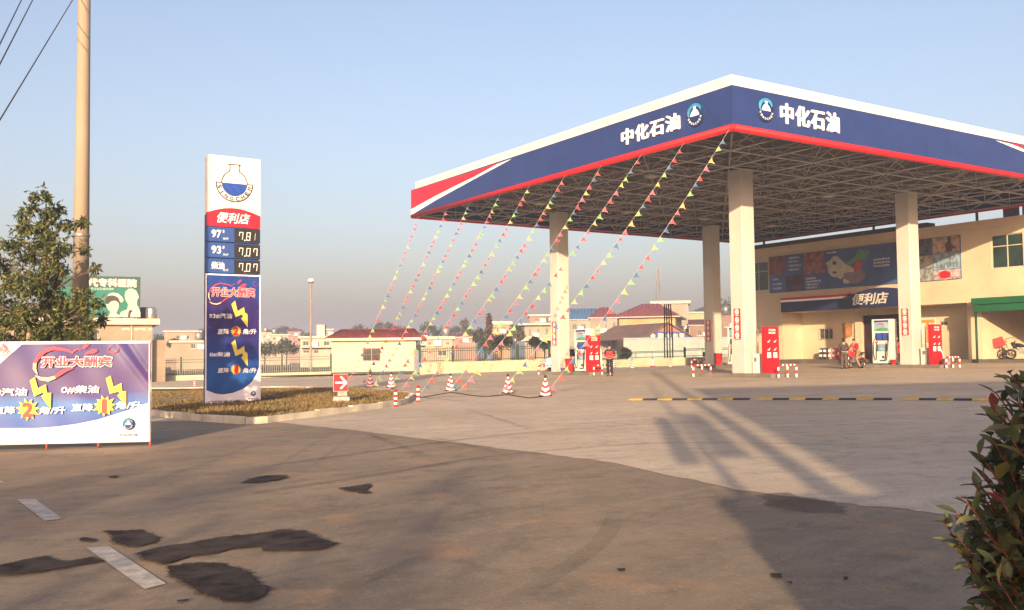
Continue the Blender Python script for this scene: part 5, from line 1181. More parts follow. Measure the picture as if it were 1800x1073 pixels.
def shape(nm, pts, mat, n, par): m = MB(); decal(FBB, [bbp(*p) for p in pts], n, False, m); return obj(nm, m, mat, par)
shape('doctor_portrait', [(520, 672), (560, 600), (640, 570), (652, 500), (618, 440), (605, 380), (620, 325), (660, 292), (710, 290), (760, 315), (788, 370), (795, 410), (775, 440), (770, 500), (800, 560), (818, 610), (818, 672)], PHOTO, .012, pnl)
shape('doctor_tie', [(660, 590), (690, 572), (715, 590), (690, 615), (680, 672), (650, 672)], DARK, .018, pnl)
shape('doctor_face_shadow', [(640, 385), (665, 372), (690, 380), (668, 400), (668, 425), (690, 430), (672, 445), (650, 415)], pm('photo_shadow', (.40, .40, .31), .5, .1, 2), .018, pnl)
shape('nurse_portrait', [(300, 672), (400, 640), (410, 600), (365, 545), (355, 480), (380, 440), (520, 430), (530, 510), (520, 560), (490, 620), (520, 640), (540, 672)], PHOTO, .022, pnl)
shape('nurse_hair', [(345, 490), (345, 440), (370, 395), (430, 378), (500, 385), (545, 430), (540, 520), (515, 470), (470, 448), (415, 465), (385, 500)], DARK, .028, pnl)
shape('nurse_cap', [(365, 395), (400, 355), (450, 342), (520, 355), (570, 400), (598, 450), (560, 480), (545, 470), (520, 410), (460, 380), (400, 382)], PHOTO, .033, pnl)
p = F.p(F.off(-1.6).uv(265.5, 561)[0], 0, -1.6); m = MB(); m.lathe(V((p.x, p.y, zroofB+.003)), [(.05, 0), (.38, .02), (.40, .1), (.40, .75), (.36, .86), (.1, .92)], 18); m.torus(V((p.x, p.y, zroofB+.35)), UP, .40, .02, 18, 5); m.torus(V((p.x, p.y, zroofB+.6)), UP, .40, .02, 18, 5); tag(obj('water_tank', m, pm('stainless', (.62, .58, .48), .25, .1, 2, metal=.9), loc=(p.x, p.y, zroofB)), 'shiny steel water tank at the right end of the brick building roof', 'water tank')
p = F.p(F.off(-1.7).uv(252, 560)[0], 0, -1.7); m = MB(); m.add([V((p.x+a, p.y+b, zroofB+.003+c)) for a, b, c in ((-.45, 0, 0), (.55, 0, 0), (.55, 1, 0), (-.45, 1, 0), (-.45, 0, .85), (.38, 0, .85), (.38, 1, .85), (-.45, 1, .85))], [(3, 2, 1, 0), (4, 5, 6, 7), (0, 1, 5, 4), (1, 2, 6, 5), (2, 3, 7, 6), (3, 0, 4, 7)]); m.cbox((p.x-.03, p.y+.5, zroofB+.88), 1.0, 1.05, .05); tag(obj('roof_box', m, pm('roof_box_black', (.03, .03, .05), .5, .1, 3), loc=(p.x, p.y, zroofB)), 'dark box on the brick building roof between the billboard and the steel tank', 'roof box')
HG = 'far houses behind the railing'
house('house', 'pale two storey house left of the price totem with a window', 'house', 120, 301, 372, 602.5, hmat((.50, .40, .30)), [(336, 613, 344, 604.5), (353, 613, 361, 604.5)], depth=9, group=HG)
house('house', 'pale flat roofed house rising behind the house left of the totem', 'house', 165, 289, 352, 584, hmat((.52, .41, .28)), [(310, 596, 316, 590), (327, 596, 333, 590)], depth=9, group=HG)
house('house', 'small cream house among trees right of the price totem', 'house', 190, 474, 508, 590, hmat((.60, .52, .40)), [(480, 598, 485, 593), (493, 598, 498, 593)], depth=8, group=HG)
house('house', 'tiny cream house farthest left of the trees beside the totem', 'house', 200, 458, 475, 587, hmat((.62, .56, .46)), [(463, 594, 467, 590)], depth=6, group=HG)
house('house', 'small pinkish house with a red roof on the far hillside', 'house', 235, 507, 528, 584.5, hmat((.45, .30, .26)), [(512, 590, 516, 587)], 'gable', 7, 579, HG)
t, F, W_, zt = house('house', 'white two storey house with red band behind the lamp post', 'house', 118, 528, 583, 595, hmat((.66, .58, .46)), [(532.5, 608, 543, 600), (550, 608, 560.5, 600), (569.5, 608, 579, 600), (533, 621, 544, 616), (552, 622, 560, 615)], depth=9, group=HG, balcony=[(529, 612, 582, 610)])
m = MB(); q = F.uv(565, 592); m.cbox(F.p(q[0], zt+.9, -2), 1.0, 1.0, 1.7); obj('stair_tower', m, TRIM, t)
house('house', 'small pale house with a flat parapet behind the lamp post house', 'house', 170, 562, 584, 581, hmat((.50, .40, .33)), [(570, 589, 575, 585)], depth=8, group=HG)
house('house', 'white house with three dark windows right of the kiosk', 'house', 108, 748, 795, 597, hmat((.60, .50, .38)), [(752.5, 607, 758.5, 601.5), (769, 607, 774, 601.5), (784, 607, 790, 601.5), (770, 626, 785, 616)], depth=8, group=HG, slab=.35)
house('house', 'low white house with red floor band touching the kiosk roof', 'house', 112, 724, 747, 594, hmat((.62, .54, .44)), [(735, 605, 743, 598)], depth=8, group=HG, balcony=[(724, 608, 747, 606)])
house('house', 'low pinkish house between the white house and the cypress', 'house', 150, 795, 836, 594, hmat((.42, .30, .25)), [(806, 601, 811, 597), (822, 601, 827, 597)], 'gable', 8, 587, HG)
house('house', 'tan house with an open veranda right of the cypress', 'house', 140, 866, 897, 571, hmat((.52, .36, .20)), [(869, 585, 876, 575), (881, 585, 890, 575), (869, 598, 876, 590)], depth=8, group=HG, slab=.5)
t, F, W_, zt = house('house', 'beige two storey house left of the left column', 'house', 140, 922, 982, 572, hmat((.52, .42, .31)), [(929, 592, 934, 578), (943.5, 591, 949, 577.5), (958.5, 590, 964, 577)], depth=9, group=HG, over=.9, slab=.3, balcony=[(905, 600, 968, 595)])
house('house', 'upper storey with a decorated gable behind the beige house', 'house', 156, 931, 992, 556, hmat((.46, .32, .22)), [(940, 566, 947, 559), (955, 566, 963, 558)], depth=8, group=HG)
house('house', 'pale house with a blue metal roof right of the left column', 'house', 165, 1000, 1050, 563, hmat((.50, .48, .42)), [(1006, 580, 1014, 570), (1022, 580, 1030, 570)], 'gable', 14, 543, HG, roofm=BLUR)
house('house', 'big yellow walled villa with a dark red tiled roof', 'house', 150, 1085, 1187, 559, hmat((.66, .47, .24)), [], 'hip', 14, 535, HG, over=.9, rot=R(-14))
house('house', 'grey front wing of the red roofed villa with tall windows', 'house', 145, 1037, 1085, 560, hmat((.42, .38, .32)), [(1047.5, 584, 1053, 569), (1062.5, 584, 1067, 568), (1077, 583.5, 1082, 567), (1076, 615, 1082, 598)], 'hip', 14, 541, HG, rot=R(-6), balcony=[(1060, 593, 1086, 588)])
house('house', 'tall grey tower house with a flat overhanging roof', 'house', 168, 1147, 1210, 534.5, hmat((.46, .42, .34)), [(1189, 578, 1199, 567)], depth=10, group=HG, slab=.5, over=.4)
house('house', 'cream house behind the farthest column', 'house', 178, 1209, 1262, 551, hmat((.62, .55, .36)), [(1246, 570, 1252, 562)], depth=9, group=HG)
house('house', 'small house with a broken brown roof beside the tower house', 'house', 160, 1212, 1245, 573, hmat((.36, .25, .18)), [(1226, 590, 1233, 580)], 'gable', 8, 562, HG, roofm=pm('brown_tile', (.13, .06, .05), .8, .2, 1))
house('house', 'brick house with a dark roof seen between two columns', 'house', 150, 1268, 1300, 553, hmat((.30, .20, .16)), [(1274, 575, 1280, 566)], depth=8, group=HG, pale=pm('dark_slab', (.06, .06, .075), .7, .1, 1))
# gabled hall with a blue name board
HY_ = 131; a = atY(1112, 593, HY_); b = atY(1216, 593, HY_); ap = atY(1173, 569, HY_); Fh = Frame((a.x, HY_, 0), V((1, 0, 0)), UP); g = G(a.x, HY_)-.3
hall = thing('hall', 'brown gabled hall with a blue name board under its gable', 'building', (ap.x, HY_+7, g)); hx = lambda x, y: Fh.uv(1040+x/9, 560+y/9)
el, er, apx = hx(820, 312), hx(1570, 288), hx(1215, 82)
m = MB(); m.slab(Fh, [(el[0], g), (er[0], g), (er[0], er[1]-.1), (apx[0], apx[1]-.12), (el[0], el[1]-.1)], -.3, 0); obj('gable_wall', m, pm('hall_brick', (.34, .16, .11), .85, .2, 2), hall)
m = MB()
bk = hx(1010, 95)
for p0, p1 in ((el, apx), (apx, er)):
    d = (p1[0]-p0[0], p1[1]-p0[1]); L_ = math.hypot(*d); ex = (d[0]/L_*.35, d[1]/L_*.35); q0_ = (p0[0]-(ex[0] if p0 is el else 0), p0[1]-(ex[1] if p0 is el else 0)); q1_ = (p1[0]+(ex[0] if p1 is er else 0), p1[1]+(ex[1] if p1 is er else 0))
    A = Fh.p(*q0_, .5); B = Fh.p(*q1_, .5); sh_ = V((-6.0, 14, 0)); m.add([A, B, B+sh_, A+sh_, A+UP*.14, B+UP*.14, B+sh_+UP*.14, A+sh_+UP*.14], [(3, 2, 1, 0), (4, 5, 6, 7), (0, 1, 5, 4), (1, 2, 6, 5), (2, 3, 7, 6), (3, 0, 4, 7)])
obj('roof', m, pm('hall_roof', (.17, .105, .085), .8, .25, .8), hall)
m = MB(); q = [hx(865, 318), hx(1560, 296), hx(1460, 225), hx(1380, 212), hx(1010, 205), hx(960, 235)]; m.slab(Fh, q, .002, .06); nbd = obj('name_board', m, pm('name_board_blue', (.05, .055, .26), .5, .1, 1.5), hall)
m = MB()
for i, ch in enumerate('会园大市贸'):
    c = hx((968, 1092, 1210, 1322, 1425)[i], 280); text(Fh, ch, (c[0]-.36, c[1]-.40, c[0]+.36, c[1]+.40), .066, None, None, mb=m, bold=.04)
obj('lettering', m, pm('board_gold', (.66, .58, .30), .5, .1, 2), nbd)
# pale green site hoarding
CY_ = 124; a = atY(1096, 598, CY_); b = atY(1300, 594, CY_); g = G(a.x, CY_)-.3; m = MB(); zt_ = atY(1170, 596.5, CY_).z
hd = thing('site_hoarding', 'pale green metal hoarding in front of the gabled hall', 'fence', ((a.x+b.x)/2, CY_, g)); n_ = 60
for i in range(n_):
    x0 = a.x+(b.x-a.x)*i/n_; x1 = a.x+(b.x-a.x)*(i+1)/n_; y_ = CY_+(.05 if i % 2 else 0); m.box((x0, y_, g), (x1-x0, 0, 0), (0, .04, 0), (0, 0, zt_-g))
obj('metal_sheet', m, pm('hoarding_green', (.30, .36, .325), .6, .12, .7), hd)
m = MB(); m.box((a.x, CY_-.06, zt_+.002), (b.x-a.x, 0, 0), (0, .2, 0), (0, 0, .22)); obj('top_rail', m, pm('hoarding_blue', (.24, .33, .38), .6, .12, .7), hd)
# lattice telecom mast
MY = 300; mb_ = atY(1158, 560, MY); mt_ = atY(1157, 473, MY); g = G(mb_.x, MY); m = MB(); hh = mt_.z-g
for sx, sy in ((-1, -1), (1, -1), (1, 1), (-1, 1)): m.tube([V((mb_.x+sx*1.0, MY+sy*1.0, g)), V((mb_.x+sx*.35, MY+sy*.35, g+hh))], .10, 4)
for k in range(22):
    z0_, z1_ = hh*k/22, hh*(k+1)/22; r0, r1 = 1.0-.65*k/22, 1.0-.65*(k+1)/22
    for (ax, ay), (bx_, by_) in (((-1, -1), (1, -1)), ((1, 1), (-1, 1)), ((-1, 1), (-1, -1)), ((1, -1), (1, 1))): m.tube([V((mb_.x+ax*r0, MY+ay*r0, g+z0_)), V((mb_.x+bx_*r1, MY+by_*r1, g+z1_))], .06, 4)
for z in (.97, .90): 
    for s in (-1, 1): m.cbox((mb_.x+s*.55, MY-.3, g+hh*z), .3, .2, 1.6)
tag(obj('radio_mast', m, pm('mast_grey', (.22, .20, .19), .6, .1, 2), loc=(mb_.x, MY, g)), 'thin lattice radio mast above the red roofed villa', 'mast')
# hills far off and field strips behind the railing
m = MB(); HYd = 820; npt = 60
def ridge(x): return 5 + 20*math.exp(-((x+180)/85)**2) + 9*math.exp(-((x+40)/130)**2) + 10*math.exp(-((x-300)/110)**2)+1.5*math.sin(x*.04)
for i in range(npt):
    x0 = -900+1900*i/npt; x1 = -900+1900*(i+1)/npt
    m.add([V((x0, HYd, -3)), V((x1, HYd, -3)), V((x1, HYd+150, ridge(x1))), V((x0, HYd+150, ridge(x0))), V((x1, HYd+500, -3)), V((x0, HYd+500, -3))], [(0, 1, 2, 3), (3, 2, 4, 5)], 0, True)
struct('hills', m, pm('hill_green', (.07, .09, .05), .9, .2, .01))
m = MB(); rg = random.Random(21)
FIELD = [pm('field_brown', (.17, .115, .07), .95, .25, .2), pm('field_straw', (.33, .25, .14), .95, .25, .2), pm('field_green', (.10, .12, .045), .95, .25, .2)]
for k in range(26):
    Y = 70+k*3.6; x0 = -60+rg.uniform(-10, 10); x1 = rg.uniform(-2, 12) if Y > 88 else -3; z = .02+.001*k
    m.quad(*[V((x, y, G(x, y)+z)) for x, y in ((x0, Y), (x1, Y+rg.uniform(-1, 1)), (x1, Y+3.0), (x0, Y+3.0))], mi=rg.choice((0, 0, 1, 1, 2)))
struct('field', m, FIELD)
# ------------------------------------------------------------------ foliage
def leaf_mats(name, cols):
    out = []
    for i, c in enumerate(cols):
        m = bpy.data.materials.new('%s_%d' % (name, i)); m.use_nodes = True; N = m.node_tree.nodes; L = m.node_tree.links; b = N['Principled BSDF']; b.inputs['Base Color'].default_value = (*c, 1); b.inputs['Roughness'].default_value = .45; b.inputs['Specular IOR Level'].default_value = .35
        tr = N.new('ShaderNodeBsdfTranslucent'); tr.inputs[0].default_value = (*[min(1, v*1.3) for v in c], 1); mx = N.new('ShaderNodeMixShader'); mx.inputs[0].default_value = .25
        L.new(b.outputs[0], mx.inputs[1]); L.new(tr.outputs[0], mx.inputs[2]); L.new(mx.outputs[0], N['Material Output'].inputs[0]); out.append(m)
    return out
BARK = pm('bark', (.14, .10, .07), .9, .25, 6, bump=.4)
def rv(r): 
    z = r.uniform(-1, 1); a = r.uniform(0, 6.283); q = math.sqrt(1-z*z); return V((q*math.cos(a), q*math.sin(a), z))
def simple_leaf(m, p, d, n, L_, W_, mi):
    s = d.cross(n).normalized()*W_/2; mid = p+d*L_*.45 + n*L_*.05
    m.add([p, mid+s, p+d*L_, mid-s], [(0, 1, 2, 3)], mi)
TREEL = leaf_mats('leaf_tree', [(.060, .085, .024), (.090, .112, .030), (.135, .125, .036), (.19, .135, .038), (.034, .054, .018)])
# tree on the left, in front of the utility pole
TY = 20.5; tb0 = atY(85, 700, TY); tb0.z = G(tb0.x, TY)
tree = thing('tree', 'bushy olive green roadside tree with yellowing leaves left of the concrete pole', 'tree', tb0)
cl_ = [(80, 342, 13), (60, 366, 17), (98, 372, 20), (38, 385, 22), (78, 400, 30), (122, 400, 24), (150, 392, 12), (22, 425, 32), (66, 435, 36), (112, 440, 32), (5, 470, 38), (48, 488, 42), (100, 490, 40), (150, 440, 9), (12, 540, 44), (66, 545, 46), (118, 540, 38), (152, 548, 22), (166, 476, 9), (178, 560, 15), (20, 596, 40), (85, 600, 44), (135, 596, 30), (165, 598, 12), (-30, 440, 40), (-45, 520, 50), (-40, 600, 50), (30, 640, 40), (100, 645, 40), (172, 530, 12), (80, 470, 30), (84, 520, 36), (78, 575, 36), (84, 620, 36), (82, 425, 24), (40, 560, 40), (125, 580, 36), (0, 590, 44), (60, 600, 40), (110, 615, 38), (150, 600, 22), (55, 455, 34), (100, 460, 30), (30, 505, 38), (70, 510, 40), (110, 535, 38), (20, 570, 42), (95, 565, 40), (140, 520, 26), (45, 400, 24), (90, 385, 18), (60, 345, 9), (120, 600, 40), (160, 570, 22)]
r_ = random.Random(4); trunk = MB(); leaves = MB(); k = K_(TY)
spine = [tb0, tb0+V((.02, 0, 1.0)), atY(82, 560, TY), atY(78, 470, TY), atY(82, 400, TY), atY(80, 335, TY)]
trunk.tube(spine, [.10, .085, .065, .045, .025, .008], 9)
for cx_, cy_, rr in cl_:
    c = atY(cx_, cy_, TY + r_.uniform(-.75, .45)); rad = rr*k
    s = clip((cy_-335)/300 + .12, .05, 1); zz = c.z - rad*.6 - .35*abs(c.x-tb0.x); base = tb0.lerp(spine[-1], clip((zz-tb0.z)/(spine[-1].z-tb0.z), .12, .95)); base.x = tb0.x+.02; mid = base.lerp(c, .5)+V((0, 0, .08))
    trunk.tube([base, mid, c], [.028, .016, .006], 5)
    for _ in range(int(3+rr*.22)):
        tip = c + rv(r_)*rad*r_.uniform(.5, 1.15); trunk.tube([mid.lerp(c, r_.uniform(.2, 1)), tip], [.008, .003], 4)
        for _ in range(int(11+rr*.22)):
            p = c.lerp(tip, r_.uniform(.15, 1.05)) + rv(r_)*.07; d = (rv(r_)+V((0, -.2, -.45))).normalized(); n_ = rv(r_)
            mi = r_.choices((0, 1, 2, 3, 4), (5, 5, 1.8, .7 + (cy_ > 480)*.6, 3))[0]; simple_leaf(leaves, p, d, n_, r_.uniform(.10, .18), r_.uniform(.042, .066), mi)
obj('trunk', trunk, BARK, tree); obj('crown', leaves, TREEL, tree)
# utility pole and wires
PY = 22.6; pb_ = atY(139, 728, PY); pb_.z = G(pb_.x, PY); m = MB(); zt_ = 12.5
m.tube([pb_-UP*.2, pb_+UP*zt_], [.205, .128], 18); up_ = thing('utility_pole', 'tall tapered concrete utility pole at the left, behind the tree', 'utility pole', pb_)
obj('pole', m, pm('pole_concrete', (.27, .225, .17), .8, .12, 1.1, bump=.1, stretch=(1, 1, .3)), up_)
m = MB(); zz = atY(140, 417, PY).z; m.lathe(V((pb_.x, PY, zz)), [(.19, 0), (.195, .01), (.195, .06), (.19, .07)], 18); obj('steel_band', m, STEEL, up_)
m = MB(); m.cbox(pb_+UP*11.6, 2.2, .1, .1, R(25)); obj('crossarm', m, STEEL, up_)
WIRE = pm('wire_black', (.04, .04, .05), .5, .1, 4)
for i, ((xa, ya, Ya), (xb, yb, Yb), lb) in enumerate((((-60, 310, 11.5), (135, -12, 22.4), 'lowest overhead wire crossing the upper left corner'), ((-60, 230, 10.5), (78, -40, 22.3), 'middle of the three overhead wires in the upper left corner'), ((-60, 200, 10.0), (55, -35, 22.3), 'overhead wire nearest the upper left corner'))):
    A = atY(xa, ya, Ya); B = atY(xb, yb, Yb); B2 = V((pb_.x + (-.9, 0, .9)[i]*.9, PY-(-.9, 0, .9)[i]*-.4, pb_.z+11.7)); m = MB(); m.tube([A.lerp(B, q/16) for q in range(-6, 17)] + [B2], .0115, 5); tag(obj('overhead_wire', m, WIRE, loc=A), lb, 'wire', 'overhead wires')
# shrub in the right foreground
SHL = leaf_mats('leaf_shrub', [(.060, .080, .034), (.115, .125, .050), (.18, .17, .065), (.32, .23, .05), (.19, .045, .042), (.030, .044, .024)])
sb0 = V((1.98, 3.05, G(1.98, 3.05))); shrub = thing('shrub', 'glossy leaved dark shrub with reddish stems in the right foreground', 'shrub', sb0)
stem = MB(); lv = MB(); r_ = random.Random(9)
def curved_leaf(m, p, d, n, L_, W_, mi, bend):
    s = d.cross(n).normalized(); n = s.cross(d); P = []
    for t, w_ in ((0, .06), (.2, .62), (.45, 1), (.7, .82), (.9, .36), (1, .02)):
        c = p + d*(L_*t) - n*(bend*L_*t*t); h = W_/2*w_; P += [c-s*h+n*h*.35, c, c+s*h+n*h*.35]
    m.add(P, [f for i in range(5) for f in ((i*3, i*3+1, i*3+4, i*3+3), (i*3+1, i*3+2, i*3+5, i*3+4))], mi, True)
tips = [(1782, 652), (1760, 690), (1752, 716), (1795, 700), (1748, 760), (1728, 792), (1775, 770), (1735, 828), (1722, 850), (1700, 872), (1668, 914), (1690, 900), (1712, 905), (1692, 940), (1708, 985), (1722, 1028), (1716, 1060), (1740, 1000), (1760, 940), (1770, 860), (1750, 880)]
tips = [(x-10, y) for x, y in tips] + [(1688, 925), (1702, 955), (1724, 940), (1738, 905), (1712, 1010), (1735, 1045), (1752, 820), (1742, 730), (1770, 668)]
edge = lambda y: 1762 if y < 700 else 1735 if y < 800 else 1712 if y < 870 else 1690 if y < 1000 else 1722
while len(tips) < 340:
    y = r_.uniform(655, 1200); x = r_.uniform(1700, 2010)
    if x > edge(y)+2+ (max(0, 780-y)*.25): tips.append((x, y))
for i, (x, y) in enumerate(tips):
    Y = r_.uniform(2.75, 3.0) if i < 21 else r_.uniform(2.65, 3.7); tip = atY(x, y, Y)
    if tip.z < .1: continue
    L_ = r_.uniform(.22, .36); root = V((sb0.x + r_.uniform(-.12, .25), 3.1 + r_.uniform(-.15, .2), max(.05, tip.z-.45-.5*abs(tip.x-sb0.x))))
    dirn = (tip-root).normalized(); s0_ = tip - dirn*L_; s0_.z -= .04; pts = [root, s0_.lerp(root, .4), s0_, tip-dirn*L_*.45, tip]
    stem.tube(pts, [.008, .006, .0045, .0032, .0018], 5)
    nl = 9 if i < 21 else 11; ph = r_.uniform(0, 6)
    for j in range(nl):
        f = (j+.6)/nl; p = (tip-dirn*L_).lerp(tip, f); a = ph + j*2.4; o_ = dirn.orthogonal().normalized(); q_ = dirn.cross(o_); out = o_*math.cos(a)+q_*math.sin(a)
        d = (out*.85 + dirn*(.35+.7*f) + UP*.12).normalized(); n_ = (UP + out*-.3 + rv(r_)*.35).normalized(); L2 = r_.uniform(.062, .096)*(1 if f < .8 else .75)
        mi = r_.choices((0, 1, 2, 3, 4, 5), (5, 3.5, 1.4, .35, .10 + (f > .85)*.9, 3))[0]; curved_leaf(lv, p, d, n_, L2, L2*r_.uniform(.40, .54), mi, r_.uniform(.05, .3))
obj('stems', stem, pm('stem_red', (.16, .045, .03), .6, .2, 30), shrub); obj('foliage', lv, SHL, shrub)
# background trees: leaf clumps through the crown
def bg_tree(name, label, px, py_top, Y, wpx, hpx, cols, conic=False, n=700, leaf=.35, group='trees behind the railing', seed=1, trunk_show=.12):
    r = random.Random(seed); top = atY(px, py_top, Y); k = K_(Y); H_ = hpx*k; W_ = wpx*k; g = G(top.x, Y); zc0 = top.z-H_
    t = thing(name, label, 'tree', V((top.x, Y, g)), 0, group); tr = MB(); tr.tube([V((top.x, Y, g-.1)), V((top.x+.1, Y, zc0+H_*.3)), V((top.x, Y, top.z-.1*H_))], [max(.08, W_*.035), max(.06, W_*.025), .02], 7); lf = MB()
    nc = 16 if not conic else 26
    for i in range(nc):
        if conic: f = (i+.5)/nc; c = V((top.x, Y, zc0+H_*f)) + V((r.uniform(-1, 1), r.uniform(-1, 1), 0))*W_*.34*(1-f)**.8; rad = W_*.30*(1-f)**.7 + .12
        else:
            d = rv(r); d.z = abs(d.z)*1.0-.25; c = V((top.x+d.x*W_*.36, Y+d.y*W_*.30, zc0+H_*(.45+.42*d.z))); rad = W_*r.uniform(.15, .25)
        if i % 2 == 0: tr.tube([V((top.x, Y, max(g+.3, c.z-rad*1.2-.3))), c], [max(.03, W_*.012), .015], 5)
        bias = r.choice((0, 0, 1, 2))
        for _ in range(n//nc):
            o = rv(r); p = c + V((o.x*rad, o.y*rad, o.z*rad*.85))*r.uniform(.55, 1.08); d = (rv(r)+V((0, 0, -.3))).normalized(); mi = (bias if r.random() < .6 else r.randrange(len(cols))); simple_leaf(lf, p, d, (o+rv(r)*.6).normalized(), leaf*r.uniform(.7, 1.3), leaf*.55, min(mi, len(cols)-1))
    obj('trunk', tr, BARK, t); obj('crown', lf, cols, t); return t
BGL = leaf_mats('leaf_far', [(.045, .058, .026), (.065, .075, .032), (.030, .040, .022)]); BGO = leaf_mats('leaf_olive', [(.10, .095, .04), (.075, .078, .035), (.05, .06, .03)]); BGB = leaf_mats('leaf_rust', [(.12, .075, .05), (.09, .06, .042), (.07, .055, .04)])
lst = [(282, 583, 170, 36, 42, BGL, 'dark tree between the brick building and the pale house'), (306, 592, 150, 22, 24, BGL, 'small dark bush tree on the pale house roofline'), (352, 572, 180, 22, 40, BGL, 'dark tree peeping out left of the price totem'), (465, 596, 130, 46, 36, BGL, 'dark round tree directly right of the price totem'), (503, 591, 128, 44, 40, BGL, 'dark round tree second to the right of the price totem'), (496, 570, 260, 30, 22, BGL, 'hilltop tree above the cream house among trees'), (520, 575, 255, 30, 20, BGL, 'hilltop tree behind the small pinkish house'), (537, 582, 200, 26, 24, BGO, 'olive tree behind the lamp post'), (478, 577, 265, 26, 18, BGL, 'low hilltop tree nearest the totem'),
       (633, 568, 230, 34, 26, BGL, 'round tree rising behind the left part of the kiosk roof'), (672, 561, 225, 42, 34, BGL, 'larger round tree behind the middle of the kiosk roof'), (700, 570, 230, 30, 24, BGL, 'tree behind the right part of the kiosk roof'), (752, 563, 215, 34, 36, BGL, 'tall dark tree above the three window house'), (776, 575, 220, 34, 24, BGL, 'rounded tree right above the three window house'), (800, 572, 225, 34, 26, BGL, 'wide dark tree left of the thin tall tree'), (817, 553, 190, 18, 46, BGO, 'thin tall airy tree left of the cypress'), (830, 576, 200, 26, 30, BGL, 'dark low tree at the foot of the thin tall tree'), (842, 570, 125, 24, 44, BGL, 'dark green tree touching the cypress'), (906, 567, 118, 34, 40, BGO, 'olive brown tree between the veranda house and the beige house'), (880, 590, 96, 46, 26, BGL, 'wide dark bush tree above the railing posts'), (940, 592, 92, 22, 22, BGL, 'small dark tree before the beige house'), (956, 600, 90, 24, 14, BGL, 'low dark bush left of the left column'), (860, 601, 96, 40, 16, BGL, 'low dark bush under the cypress'),
       (1240, 529, 210, 40, 40, BGL, 'dark tree behind the farthest column, left side'), (1276, 513, 215, 52, 60, BGL, 'big dark tree between the two right hand columns'), (1226, 540, 215, 30, 34, BGL, 'dark tree over the cream house'), (1100, 607, 86, 16, 30, BGB, 'bare reddish bush at the left end of the hoarding')]
for i, (px, py, Y, wp, hp, cs, lb) in enumerate(lst): bg_tree('background_tree', lb, px, py, Y, wp, hp, cs, n=900 if Y < 140 else 520, leaf=.26 if Y < 100 else .34 if Y < 160 else .5, seed=20+i)
bg_tree('cypress_tree', 'brownish pointed cypress tree left of the veranda house', 859.5, 552, 110, 17, 54, BGB, True, 1200, .28, 'trees behind the railing', 77)
# ------------------------------------------------------------------ people
def skin_mesh(joints, edges, root):
    names = list(joints); me = bpy.data.meshes.new('tmp'); me.from_pydata([V(joints[n][0]) for n in names], [(names.index(a), names.index(b)) for a, b in edges], [])
    o = bpy.data.objects.new('tmp', me); link(o); o.modifiers.new('s', 'SKIN'); sd_ = o.modifiers.new('d', 'SUBSURF'); sd_.levels = 2; sd_.render_levels = 2
    if not me.skin_vertices: me.skin_vertices.new() if hasattr(me.skin_vertices, 'new') else None
    for i, n in enumerate(names):
        r = joints[n][1]; sv = me.skin_vertices[0].data[i]; sv.radius = r if isinstance(r, tuple) else (r, r); sv.use_root = (n == root)
    bpy.context.view_layer.update(); ev = o.evaluated_get(bpy.context.evaluated_depsgraph_get()); m2 = ev.to_mesh(); vs = [v.co.copy() for v in m2.vertices]; fs = [tuple(p.vertices) for p in m2.polygons]; ev.to_mesh_clear(); bpy.data.objects.remove(o); bpy.data.meshes.remove(me)
    mb = MB(); mb.add(vs, fs, 0, True); return mb
